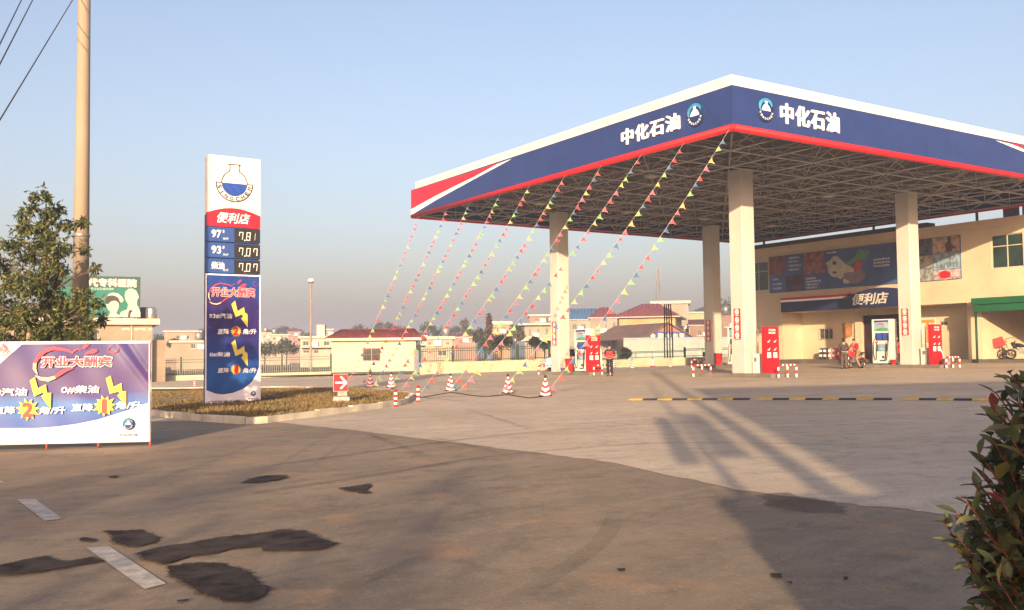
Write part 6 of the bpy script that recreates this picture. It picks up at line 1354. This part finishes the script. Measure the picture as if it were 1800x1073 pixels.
def person(loc, rz, label, pose, jacket, trousers, shoulders=None, hair=HAIR, hat=None, scale=1.0, shoe=BLACK):
    t = thing('person', label, 'person', loc, rz, None); M = ROOTM[t.name]; P = {k: V(v)*scale for k, v in pose.items()}
    def put(mb, name, mat, par=t): 
        for i, v in enumerate(mb.v): mb.v[i] = M@v
        return obj(name, mb, mat, par)
    s = scale; J = {}
    def j(n, r): J[n] = (P[n], tuple(q*s for q in r) if isinstance(r, tuple) else r*s)
    for n, r in (('pelvis', (.13, .10)), ('waist', (.13, .095)), ('chest', (.15, .11)), ('neck', .055), ('head', (.078, .09)), ('crown', (.07, .078)), ('shl', .06), ('shr', .06), ('ell', .042), ('elr', .042), ('wrl', .028), ('wrr', .028), ('hal', (.03, .02)), ('har', (.03, .02)), ('hpl', .085), ('hpr', .085), ('knl', .055), ('knr', .055), ('anl', .036), ('anr', .036), ('tol', .03), ('tor', .03)): j(n, r)
    E_ = [('pelvis', 'waist'), ('waist', 'chest'), ('chest', 'neck'), ('neck', 'head'), ('head', 'crown'), ('chest', 'shl'), ('chest', 'shr'), ('shl', 'ell'), ('shr', 'elr'), ('ell', 'wrl'), ('elr', 'wrr'), ('wrl', 'hal'), ('wrr', 'har'), ('pelvis', 'hpl'), ('pelvis', 'hpr'), ('hpl', 'knl'), ('hpr', 'knr'), ('knl', 'anl'), ('knr', 'anr'), ('anl', 'tol'), ('anr', 'tor')]
    b = skin_mesh(J, E_, 'pelvis')
    for sd_ in 'lr':          # five fingers on each hand, nose and ears, all in the body mesh
        w_, h_ = P['wr'+sd_], P['ha'+sd_]; d = (h_-w_).normalized(); si = d.cross(V((0, 0, 1))); si = si.normalized() if si.length > .1 else V((1, 0, 0)); nn = si.cross(d)
        for q, (o_, L_) in enumerate(((-.026, .060), (-.009, .072), (.009, .068), (.026, .052))): b.tube([h_+si*o_*s+d*.015*s, h_+si*o_*s*1.1+d*(.015+L_*.55)*s-nn*.008*s, h_+si*o_*s+d*(.01+L_)*s-nn*.03*s], [.009*s, .008*s, .006*s], 5)
        b.tube([h_-si*.024*s-d*.02*s, h_-si*.052*s+d*.015*s-nn*.01*s, h_-si*.05*s+d*.05*s-nn*.02*s], [.011*s, .009*s, .007*s], 5)
    hd = P['head']; f = V((0, -1, 0)); b.ball(hd+V((0, -.098, .005))*s, .013*s, .018*s, .022*s, 6, 5)
    for x in (-1, 1): b.ball(hd+V((x*.078, .005, .01))*s, .012*s, .02*s, .03*s, 6, 5)
    put(b, 'body', SKIN)
    m = MB()
    for x in (-1, 1): m.ball(hd+V((x*.03, -.088, .035))*s, .012*s, .007*s, .008*s, 6, 4)
    m.ball(hd+V((0, -.09, -.045))*s, .022*s, .008*s, .006*s, 6, 4); put(m, 'eyes_and_mouth', HAIR)
    m = MB(); m.ball(hd+V((0, .02, .07))*s, .087*s, .095*s, .075*s, 12, 8); m.ball(hd+V((0, .045, .0))*s, .082*s, .068*s, .095*s, 12, 8); hr_ = put(m, 'hair', hair)
    if hat:
        m = MB(); m.ball(hd+V((0, .0, .095))*s, .105*s, .115*s, .085*s, 12, 8); m.lathe(hd+V((0, -.02, .07))*s, [(.13*s, 0), (.13*s, .012*s), (.09*s, .02*s)], 14); put(m, 'hat', hat)
    J = {}; 
    for n, r in (('pelvis', (.165, .125)), ('waist', (.165, .125)), ('chest', (.18, .135)), ('shl', .085), ('shr', .085), ('ell', .066), ('elr', .066), ('wrl', .048), ('wrr', .048), ): j(n, r)
    J['collar'] = (P['chest'].lerp(P['neck'], .6), .075*s)
    put(skin_mesh(J, [('pelvis', 'waist'), ('waist', 'chest'), ('chest', 'collar'), ('chest', 'shl'), ('chest', 'shr'), ('shl', 'ell'), ('shr', 'elr'), ('ell', 'wrl'), ('elr', 'wrr')], 'pelvis'), 'jacket', jacket)
    if shoulders:
        J = {}
        for n, r in (('chest', (.188, .143)), ('shl', .094), ('shr', .094)): j(n, r)
        J['chest'] = (P['chest']+V((0, 0, .05*s)), J['chest'][1]); J['ml'] = (P['shl'].lerp(P['ell'], .8), .078*s); J['mr'] = (P['shr'].lerp(P['elr'], .8), .078*s); J['collar'] = (P['chest'].lerp(P['neck'], .8), .085*s)
        put(skin_mesh(J, [('chest', 'collar'), ('chest', 'shl'), ('chest', 'shr'), ('shl', 'ml'), ('shr', 'mr')], 'chest'), 'shoulder_panel', shoulders)
    J = {}
    for n, r in (('pelvis', (.15, .115)), ('hpl', .105), ('hpr', .105), ('knl', .078), ('knr', .078)): j(n, r)
    for sd_ in 'lr': J['cu'+sd_] = (P['an'+sd_].lerp(P['kn'+sd_], .08), .064*s)
    put(skin_mesh(J, [('pelvis', 'hpl'), ('pelvis', 'hpr'), ('hpl', 'knl'), ('hpr', 'knr'), ('knl', 'cul'), ('knr', 'cur')], 'pelvis'), 'trousers', trousers)
    for sd_ in 'lr':
        a_, b_ = P['an'+sd_], P['to'+sd_]; m = MB(); d = (b_-a_).normalized(); m.tube([a_-d*.05*s-V((0, 0, .03*s)), a_-V((0, 0, .02*s)), b_-d*.03*s, b_+d*.05*s], [.035*s, .048*s, .042*s, .02*s], 8)
        for i, v in enumerate(m.v): 
            if v.z < .004: m.v[i].z = .004
        put(m, 'shoe', shoe)
    return t
stand_pose = dict(pelvis=(0, 0, .93), waist=(0, .0, 1.08), chest=(0, 0, 1.28), neck=(0, -.01, 1.46), head=(0, -.03, 1.57), crown=(0, -.02, 1.64), shl=(.17, 0, 1.38), shr=(-.17, 0, 1.38), ell=(.29, .04, 1.13), elr=(-.26, .03, 1.12), wrl=(.15, -.18, 1.06), wrr=(-.10, -.19, 1.08), hal=(.07, -.22, 1.07), har=(-.03, -.22, 1.10), hpl=(.09, 0, .88), hpr=(-.09, 0, .88), knl=(.105, -.02, .48), knr=(-.10, -.02, .48), anl=(.11, .02, .08), anr=(-.105, .02, .08), tol=(.13, -.14, .04), tor=(-.12, -.14, .04))
JRED = pm('jacket_red', (.60, .020, .035), .6, .12, 8); JBLK = pm('jacket_black', (.018, .017, .02), .7, .2, 8); TRN = pm('trousers_navy', (.014, .014, .024), .75, .2, 8); JGREY = pm('jacket_grey', (.055, .05, .046), .8, .2, 8); TRG = pm('trousers_greygreen', (.085, .075, .062), .8, .2, 8); TRK = pm('trousers_khaki', (.24, .18, .11), .8, .2, 8)
pa = at(1072, 662); person(pa, R(-6), 'person standing with folded hands in a red jacket with black shoulders and dark trousers', stand_pose, JRED, TRN, JBLK)
back_pose = dict(stand_pose, ell=(.25, .08, 1.13), elr=(-.27, .03, 1.12), wrl=(.27, -.06, .93), wrr=(-.20, -.20, 1.05), hal=(.27, -.10, .86), har=(-.16, -.27, 1.07))
pb2 = at(1484, 649); person(pb2, R(172), 'person seen from behind in a dark grey jacket standing beside the motorcycle', back_pose, JGREY, TRG)
# ------------------------------------------------------------------ motorcycles
MRED = pm('motor_red', (.50, .03, .035), .3, .15, 6, spec=.6); MBLK = pm('motor_black', (.02, .02, .022), .35, .2, 6, spec=.6); CHR = pm('chrome', (.55, .54, .52), .25, .1, 5, metal=.9)
def motorcycle(loc, rz, label, body):
    t = thing('motorcycle', label, 'motorcycle', loc, rz, 'motorcycles'); M = ROOTM[t.name]
    def put(mb, n, mt, par=t):
        for i, v in enumerate(mb.v): mb.v[i] = M@v
        return obj(n, mb, mt, par)
    for x in (-.62, .60):
        m = MB(); m.torus((x, 0, .29), (0, 1, 0), .245, .045, 22, 8); wl = put(m, 'wheel', BLACK); m = MB(); m.torus((x, 0, .29), (0, 1, 0), .205, .014, 22, 6); m.lathe(V((x, -.05, .29)), [(.05, 0), (.05, .1)], 10, axis=V((0, 1, 0)))
        for k in range(10): a = 6.283*k/10; m.tube([(x, 0, .29), (x+.2*math.cos(a), 0, .29+.2*math.sin(a))], .006, 4)
        put(m, 'rim', CHR, wl)
    m = MB()
    for y in (-.07, .07): m.tube([(-.62, y, .29), (-.50, y, .62), (-.40, y, .92)], .02, 6)
    put(m, 'fork', CHR)
    m = MB(); m.tube([(-.42, 0, .85), (-.20, 0, .48), (.15, 0, .36), (.40, 0, .42), (.60, 0, .30)], .028, 7); m.tube([(-.40, 0, .80), (.30, 0, .72), (.75, 0, .78)], .022, 7); m.tube([(.60, .06, .30), (.52, .06, .72)], .02, 6); m.tube([(.60, -.06, .30), (.52, -.06, .72)], .02, 6); put(m, 'frame', MBLK)
    m = MB(); m.rings([[V((x, sy*w_, z0+sz*h)) for sy, sz in ((-1, 0), (-.7, .8), (0, 1), (.7, .8), (1, 0), (.7, -.8), (0, -1), (-.7, -.8))] for x, w_, z0, h in ((-.40, .05, .84, .05), (-.30, .13, .84, .12), (-.08, .14, .82, .12), (.08, .09, .78, .07))]); put(m, 'fuel_tank', body)
    m = MB(); m.rings([[V((x, sy*w_, z0+sz*h)) for sy, sz in ((-1, 0), (-.7, .9), (0, 1), (.7, .9), (1, 0), (.7, -.9), (0, -1), (-.7, -.9))] for x, w_, z0, h in ((.0, .09, .80, .05), (.15, .13, .80, .06), (.50, .13, .84, .06), (.74, .10, .88, .04))]); put(m, 'seat', MBLK)
    m = MB(); m.cbox((-.05, 0, .47), .34, .22, .26); m.cbox((-.10, 0, .64), .16, .18, .14); m.tube([(-.05, .13, .36), (.3, .15, .3), (.8, .16, .36)], [.025, .03, .045], 8); put(m, 'engine', STEEL)
    m = MB(); m.tube([(-.34, -.34, 1.06), (-.40, -.25, 1.07), (-.42, -.08, 1.0), (-.42, .08, 1.0), (-.40, .25, 1.07), (-.34, .34, 1.06)], .016, 6); put(m, 'handlebar', MBLK)
    m = MB(); m.lathe(V((-.46, 0, .92)), [(.03, 0), (.09, .06), (.10, .12), (.06, .14)], 12, axis=V((-1, 0, .05))); put(m, 'headlight', CHR)
    for x, a0, a1 in ((-.62, 20, 150), (.60, 10, 140)):
        m = MB(); pts = [(R(a0)+(R(a1)-R(a0))*k/8) for k in range(9)]; m.rings([[V((x+math.cos(a)*.32, s_*.06, .29+math.sin(a)*.32)) for s_ in (-1, 1)] + [V((x+math.cos(a)*.335, s_*.05, .29+math.sin(a)*.335)) for s_ in (1, -1)] for a in pts]); put(m, 'mudguard', body)
    m = MB(); m.rings([[V((x, sy*w_, z)) for sy, z in ((-1, z0), (1, z0), (1, z1), (-1, z1))] for x, w_, z0, z1 in ((-.62, .04, .92, .98), (-.50, .17, .70, 1.02), (-.40, .20, .62, 1.0), (-.34, .19, .60, .9))], sm=False); put(m, 'front_cowl', body)
    for y in (-.36, .36): m = MB(); m.tube([(-.38, y*.8, 1.06), (-.36, y, 1.2)], .008, 4); m.cbox((-.36, y, 1.22), .02, .10, .07); put(m, 'mirror', MBLK)
    return t
sit_pose = dict(pelvis=(0, .06, .93), waist=(.0, .02, 1.07), chest=(0, -.08, 1.25), neck=(0, -.13, 1.42), head=(0, -.17, 1.52), crown=(0, -.17, 1.59), shl=(.18, -.1, 1.34), shr=(-.18, -.1, 1.34), ell=(.30, -.22, 1.12), elr=(-.30, -.2, 1.12), wrl=(.30, -.42, 1.06), wrr=(-.28, -.38, 1.02), hal=(.30, -.50, 1.06), har=(-.26, -.46, 1.0), hpl=(.12, .04, .90), hpr=(-.12, .04, .90), knl=(.24, -.25, .56), knr=(-.24, -.2, .52), anl=(.32, -.05, .09), anr=(-.28, -.12, .09), tol=(.36, -.20, .04), tor=(-.30, -.27, .04))
bk = at(1503, 648.3); bk2 = V((bk.x+.05, bk.y+.25, 0)); bk2.z = G(bk2.x, bk2.y)
motorcycle(bk2, R(28), 'red motorcycle with a rider beside the scenic fuel pump', MRED)
rr = Matrix.Rotation(R(28), 4, 'Z')@V((.16, 0, 0)); rp_ = bk2+rr; rp_.z = G(rp_.x, rp_.y); person(rp_, R(28-90), 'person in a bright red jacket and khaki trousers astride the motorcycle', sit_pose, JRED, TRK)
d2 = atY(1576, 640, 57.5); d2.z = G(d2.x, d2.y); motorcycle(d2, R(70), 'red motorcycle partly hidden behind the right column', MRED)
rr = Matrix.Rotation(R(70), 4, 'Z')@V((.16, 0, 0)); rp_ = d2+rr; rp_.z = G(rp_.x, rp_.y); person(rp_, R(-20), 'person in a red coat and pale yellow hat on the motorcycle behind the column', sit_pose, pm('coat_red', (.36, .035, .03), .7, .2, 8), TRK, None, HAIR, pm('hat_straw', (.62, .50, .28), .7, .15, 8))
F5 = FS.off(-1.4); u = F5.uv(1798, 632)[0]; motorcycle(F5.p(u, z_pl-.018, 0), R(-35), 'black motorcycle parked in the bay under the green awning', MBLK)
# red hand cart in the bay
u = FS.off(-1.6).uv(1764, 632)[0]; cp = FS.p(u, z_pl-.018, -1.6); t = thing('hand_cart', 'red box hand cart leaning in the bay under the green awning', 'cart', cp, R(-30)); M = ROOTM[t.name]
def put(mb, n, mt, par=None):
    for i, v in enumerate(mb.v): mb.v[i] = M@v
    return obj(n, mb, mt, par or t)
Mx = Matrix.Rotation(R(-18), 3, 'Y'); m = MB(); c = V((-.25, 0, 1.02)); 
for o_, sx, sy, sz in (((0, 0, -.27), .62, .6, .03), ((-.30, 0, 0), .03, .6, .55), ((.30, 0, 0), .03, .6, .55), ((0, -.30, 0), .62, .03, .55), ((0, .30, 0), .62, .03, .55)): m.cbox(c+Mx@V(o_), sx, sy, sz, M=Mx)
put(m, 'box', pm('cart_red', (.55, .035, .03), .5, .15, 5))
for x, r0 in ((-.05, .30), (.42, .30)): m = MB(); m.torus((x, 0, r0), (.15, 1, 0), r0-.03, .03, 20, 6); [m.tube([(x, 0, r0), (x+(r0-.04)*math.cos(a), 0, r0+(r0-.04)*math.sin(a))], .006, 4) for a in (0, .8, 1.6, 2.4, 3.2, 4, 4.8, 5.6)]; put(m, 'wheel', DARK)
m = MB(); m.tube([(-.3, -.15, .78), (-.05, 0, .30), (.42, 0, .30), (.2, 0, .8), (.1, 0, 1.2), (.62, 0, 1.34)], .022, 6); m.tube([(.62, -.25, 1.34), (.62, .25, 1.34)], .018, 6); put(m, 'frame', DARK)
# buckets, bin and watering set on the islands
def bucket(p, r0, r1, h, mat, label, name='bucket', cat='bucket', handle=True):
    t = thing(name, label, cat, p, 0, None); m = MB(); m.lathe(p, [(r0*.9, 0), (r0, .01), (r1, h), (r1+.012, h), (r1+.012, h-.02), (r1-.012, h-.015), (r0-.01, .03)], 16, cap=False); m.lathe(p, [(r0*.95, .004), (r0*.95, .012)], 16); obj('bucket_shell', m, mat, t)
    if handle: m = MB(); m.tube([p+V((r1*math.cos(a), 0, h+r1*.35*math.sin(a)*1.0)) for a in [math.pi*k/10 for k in range(11)]], .006, 4); obj('handle', m, DARK, t)
BRED = pm('bucket_red', (.55, .03, .035), .4, .12, 6)
def on_island(q, a, b): p = q + D2*a + D1*b; p.z = G(q.x, q.y)+.198; return p
bucket(on_island(COLS[2], .12, -.90), .22, .27, .78, BRED, 'large red bin between the left column and its pump', 'waste_bin', 'bin', False)
bucket(on_island(COLS[1], .12, -.32), .22, .27, .78, BRED, 'red bin beside the farthest column', 'waste_bin', 'bin', False)
bucket(on_island(COLS[3], .0, 1.22), .10, .15, .26, BRED, 'small red bucket beside the right column')
bucket(on_island(COLS[2], -.05, -.45), .10, .15, .24, pm('bucket_violet', (.16, .12, .30), .4, .1, 5), 'small violet bucket at the foot of the left column')
q = on_island(COLS[3], .45, -1.62); t = thing('mop_bucket', 'grey mop bucket with a leaning white stick at the right island end', 'mop bucket', q); m = MB(); m.lathe(q, [(.17, 0), (.24, .30), (.25, .30), (.22, .28), (.15, .03)], 14, cap=False); m.lathe(q, [(.16, .003), (.16, .012)], 14); obj('bucket_shell', m, pm('bucket_grey', (.30, .26, .30), .5, .1, 5), t); m = MB(); m.tube([q+V((0, 0, .05)), q+V((-.38, -.05, .95))], .016, 6); obj('mop_stick', m, LWHITE, t)
# small dark chair by the far wall, white van behind the left column
vp = at(972, 653.5); vd = R(8); t = thing('van', 'white van mostly hidden behind the left column', 'van', V((vp.x+1.4, vp.y+1.2, G(vp.x, vp.y))), vd); M = ROOTM[t.name]; VW = pm('van_white', (.74, .74, .70), .3, .05, 2, spec=.6)
prof = [(-2.0, .30), (-2.0, .62), (-1.92, .82), (-1.35, 1.02), (-.62, 1.62), (-.3, 1.70), (1.7, 1.72), (1.95, 1.55), (2.0, .75), (2.0, .30)]
m = MB(); m.rings([[V((x*k_, y, .3+(z-.3)*k_)) for x, z in prof] for y, k_ in ((-.78, .97), (-.72, 1), (.72, 1), (.78, .97))], sm=False); put(m, 'body', VW)
for y, sg_ in ((-.782, -1), (.782, 1)):
    m = MB(); w_ = [(-1.15, 1.03), (-.62, 1.50), (.1, 1.56), (.1, 1.03)]; pts = [V((x, y, z)) for x, z in w_]; m.poly(pts if sg_ < 0 else pts[::-1]); w_ = [(.2, 1.03), (.2, 1.56), (1.7, 1.56), (1.75, 1.03)]; pts = [V((x, y, z)) for x, z in w_]; m.poly(pts[::-1] if sg_ < 0 else pts); put(m, 'side_window', GLASS)
m = MB(); m.poly([V((-1.36, -.62, 1.05)), V((-.66, -.60, 1.60)), V((-.66, .60, 1.60)), V((-1.36, .62, 1.05))]); 
for i, v in enumerate(m.v): m.v[i] = v+V((-.012, 0, .012))
put(m, 'windscreen', GLASS)
for x in (-1.25, 1.25):
    for y in (-.74, .74): m = MB(); m.torus((x, y, .30), (0, 1, 0), .22, .08, 20, 8); m.lathe(V((x, y-.05, .3)), [(.17, 0), (.17, .1)], 14, axis=V((0, 1, 0))); put(m, 'wheel', BLACK)
for y in (-.55, .55): m = MB(); m.ball((-1.97, y, .70), .05, .13, .07, 10, 6); put(m, 'headlight', CHR)
m = MB(); m.cbox((-2.03, 0, .42), .10, 1.5, .18); put(m, 'bumper', pm('bumper_grey', (.12, .12, .12), .5, .1, 4))
# dark scooter-like chair row seen left of the farthest column
p = at(1233, 637.5); t = thing('plastic_chair', 'dark chair standing by the wall left of the farthest column', 'chair', V((p.x+.6, p.y+.8, G(p.x, p.y))), R(20)); M = ROOTM[t.name]
m = MB(); m.cbox((0, 0, .45), .46, .44, .04); put(m, 'seat', DARK); m = MB(); m.cbox((0, .21, .72), .44, .04, .42); put(m, 'backrest', DARK)
for x in (-.2, .2):
    for y in (-.19, .19): m = MB(); m.tube([(x, y, .43), (x*1.1, y*1.1, .0)], .018, 6); put(m, 'leg', DARK)
# ------------------------------------------------------------------ what stands behind the camera and throws the long shadows
LH = V((math.sin(R(SUN_AZ)), math.cos(R(SUN_AZ)), 0)); TE = math.tan(R(SUN_EL))
def cast(px, py, Yc):          # the point at distance Yc that shades this spot of the ground
    g = at(px, py); s = (g.y-Yc)/LH.y; p = g - LH*s; return V((p.x, p.y, g.z + s*TE))
SHM = pm('street_plaster', (.48, .42, .34), .8, .12, .5)
a = cast(1348, 990, -4.0); tz_ = (cast(1418, 853, -4.0).z + cast(1575, 888, -4.0).z)/2; t = thing('roadside_shed', 'low plastered roadside shed behind the viewer', 'shed', V((a.x+6, -5.5, G(a.x, -4)))); m = MB(); m.box((a.x, -7, G(a.x, -4)-.3), (13, 0, 0), (0, 3, 0), (0, 0, tz_-G(a.x, -4)+.15)); obj('wall', m, SHM, t); m = MB(); m.box((a.x-.1, -7.1, tz_-.15+.002), (13.2, 0, 0), (0, 3.1, 0), (0, 0, .15)); obj('roof', m, GREYC, t); m = MB(); m.box((a.x+3, -3.99, G(a.x, -4)), (1, 0, 0), (0, .06, 0), (0, 0, 2.0)); obj('door', m, BLUE, t)
a = cast(1584, 889, -14); b = cast(1195, 673, -14); a2 = (a.x+b.x)/2; tz_ = cast(1500, 677, -14).z; t = thing('street_house', 'three storey street house across the road behind the viewer', 'building', V((a2+20, -20, 0))); m = MB(); m.box((a2, -26, -.6), (42, 0, 0), (0, 12, 0), (0, 0, tz_+.45)); obj('wall', m, SHM, t); m = MB(); m.box((a2-.05, -26.1, tz_-.148), (42.2, 0, 0), (0, 12.15, 0), (0, 0, .148)); obj('roof', m, GREYC, t)
for i in range(9):
    for z in (1.2, 4.6, 8.0): m = MB(); m.box((a2+1.5+i*4.4, -13.99, z), (1.8, 0, 0), (0, .05, 0), (0, 0, 1.6)); obj('window', m, GLASS, t)
a = cast(1362, 800, -6.5); zt_ = cast(1135, 654, -6.5).z; m = MB(); m.tube([V((a.x, a.y, -.3)), V((a.x, a.y, zt_))], [.16, .13], 12); tag(obj('concrete_pole', m, pm('pole_concrete2', (.45, .38, .30), .8, .12, 1.1), loc=(a.x, a.y, G(a.x, a.y))), 'concrete utility pole across the road behind the viewer', 'utility pole')
a = cast(1219, 770, -5.2); zt_ = cast(1142, 672, -5.2).z; t = thing('banner_lamp_post', 'street lamp post with two flag panels behind the viewer', 'street lamp', V((a.x, a.y, G(a.x, a.y)))); m = MB(); m.tube([V((a.x, a.y, -.2)), V((a.x, a.y, zt_))], [.09, .055], 10); obj('pole', m, STEEL, t); z0_ = cast(1225, 818, -5.2).z; z1_ = cast(1165, 734, -5.2).z; z2_ = cast(1272, 806, -5.2).z; z3_ = cast(1195, 729, -5.2).z
m = MB(); m.box((a.x-.50, a.y-.02, z0_), (.34, 0, 0), (0, .03, 0), (0, 0, z1_-z0_)); obj('flag_panel', m, RED, t); m = MB(); m.box((a.x+.12, a.y-.02, z2_), (.44, 0, 0), (0, .03, 0), (0, 0, z3_-z2_)); obj('flag_panel', m, RED, t)
for i, (x, y, zc, w_, lb) in enumerate(((-5.6, -16, 4.5, 3.6, 'leafy street tree behind the viewer, on the right'), (-9.8, -17, 4.6, 3.8, 'leafy street tree behind the viewer, on the left'))):
    r = random.Random(60+i); t = thing('street_tree', lb, 'tree', V((x, y, G(x, y))), 0, 'street trees across the road'); tr = MB(); tr.tube([V((x, y, -.3)), V((x, y, zc+1))], [.16, .06], 8); lf = MB()
    for k_ in range(26):
        c = V((x, y, zc)) + V((r.uniform(-1, 1)*w_*.62, r.uniform(-1, 1)*1.4, r.uniform(-1.1, .9)*1.7)); tr.tube([V((x, y, c.z-.6)), c], [.03, .01], 5)
        for _ in range(110): p = c + rv(r)*r.uniform(.1, .75); simple_leaf(lf, p, rv(r), rv(r), .20, .10, r.randrange(3))
    obj('trunk', tr, BARK, t); obj('crown', lf, BGL, t)
# ------------------------------------------------------------------ the air
hz_ = bpy.data.materials.new('haze_air'); hz_.use_nodes = True; N = hz_.node_tree.nodes; N.remove(N['Principled BSDF']); pv = N.new('ShaderNodeVolumePrincipled'); pv.inputs['Color'].default_value = (.72, .80, 1.0, 1); pv.inputs['Density'].default_value = HAZE; pv.inputs['Anisotropy'].default_value = 0.2
hz_.node_tree.links.new(pv.outputs[0], N['Material Output'].inputs['Volume'])
m = MB(); m.box((-1290, -139, -6.0), (2580, 0, 0), (0, 2200, 0), (0, 0, 36)); o = struct('haze', m, hz_, 'stuff')
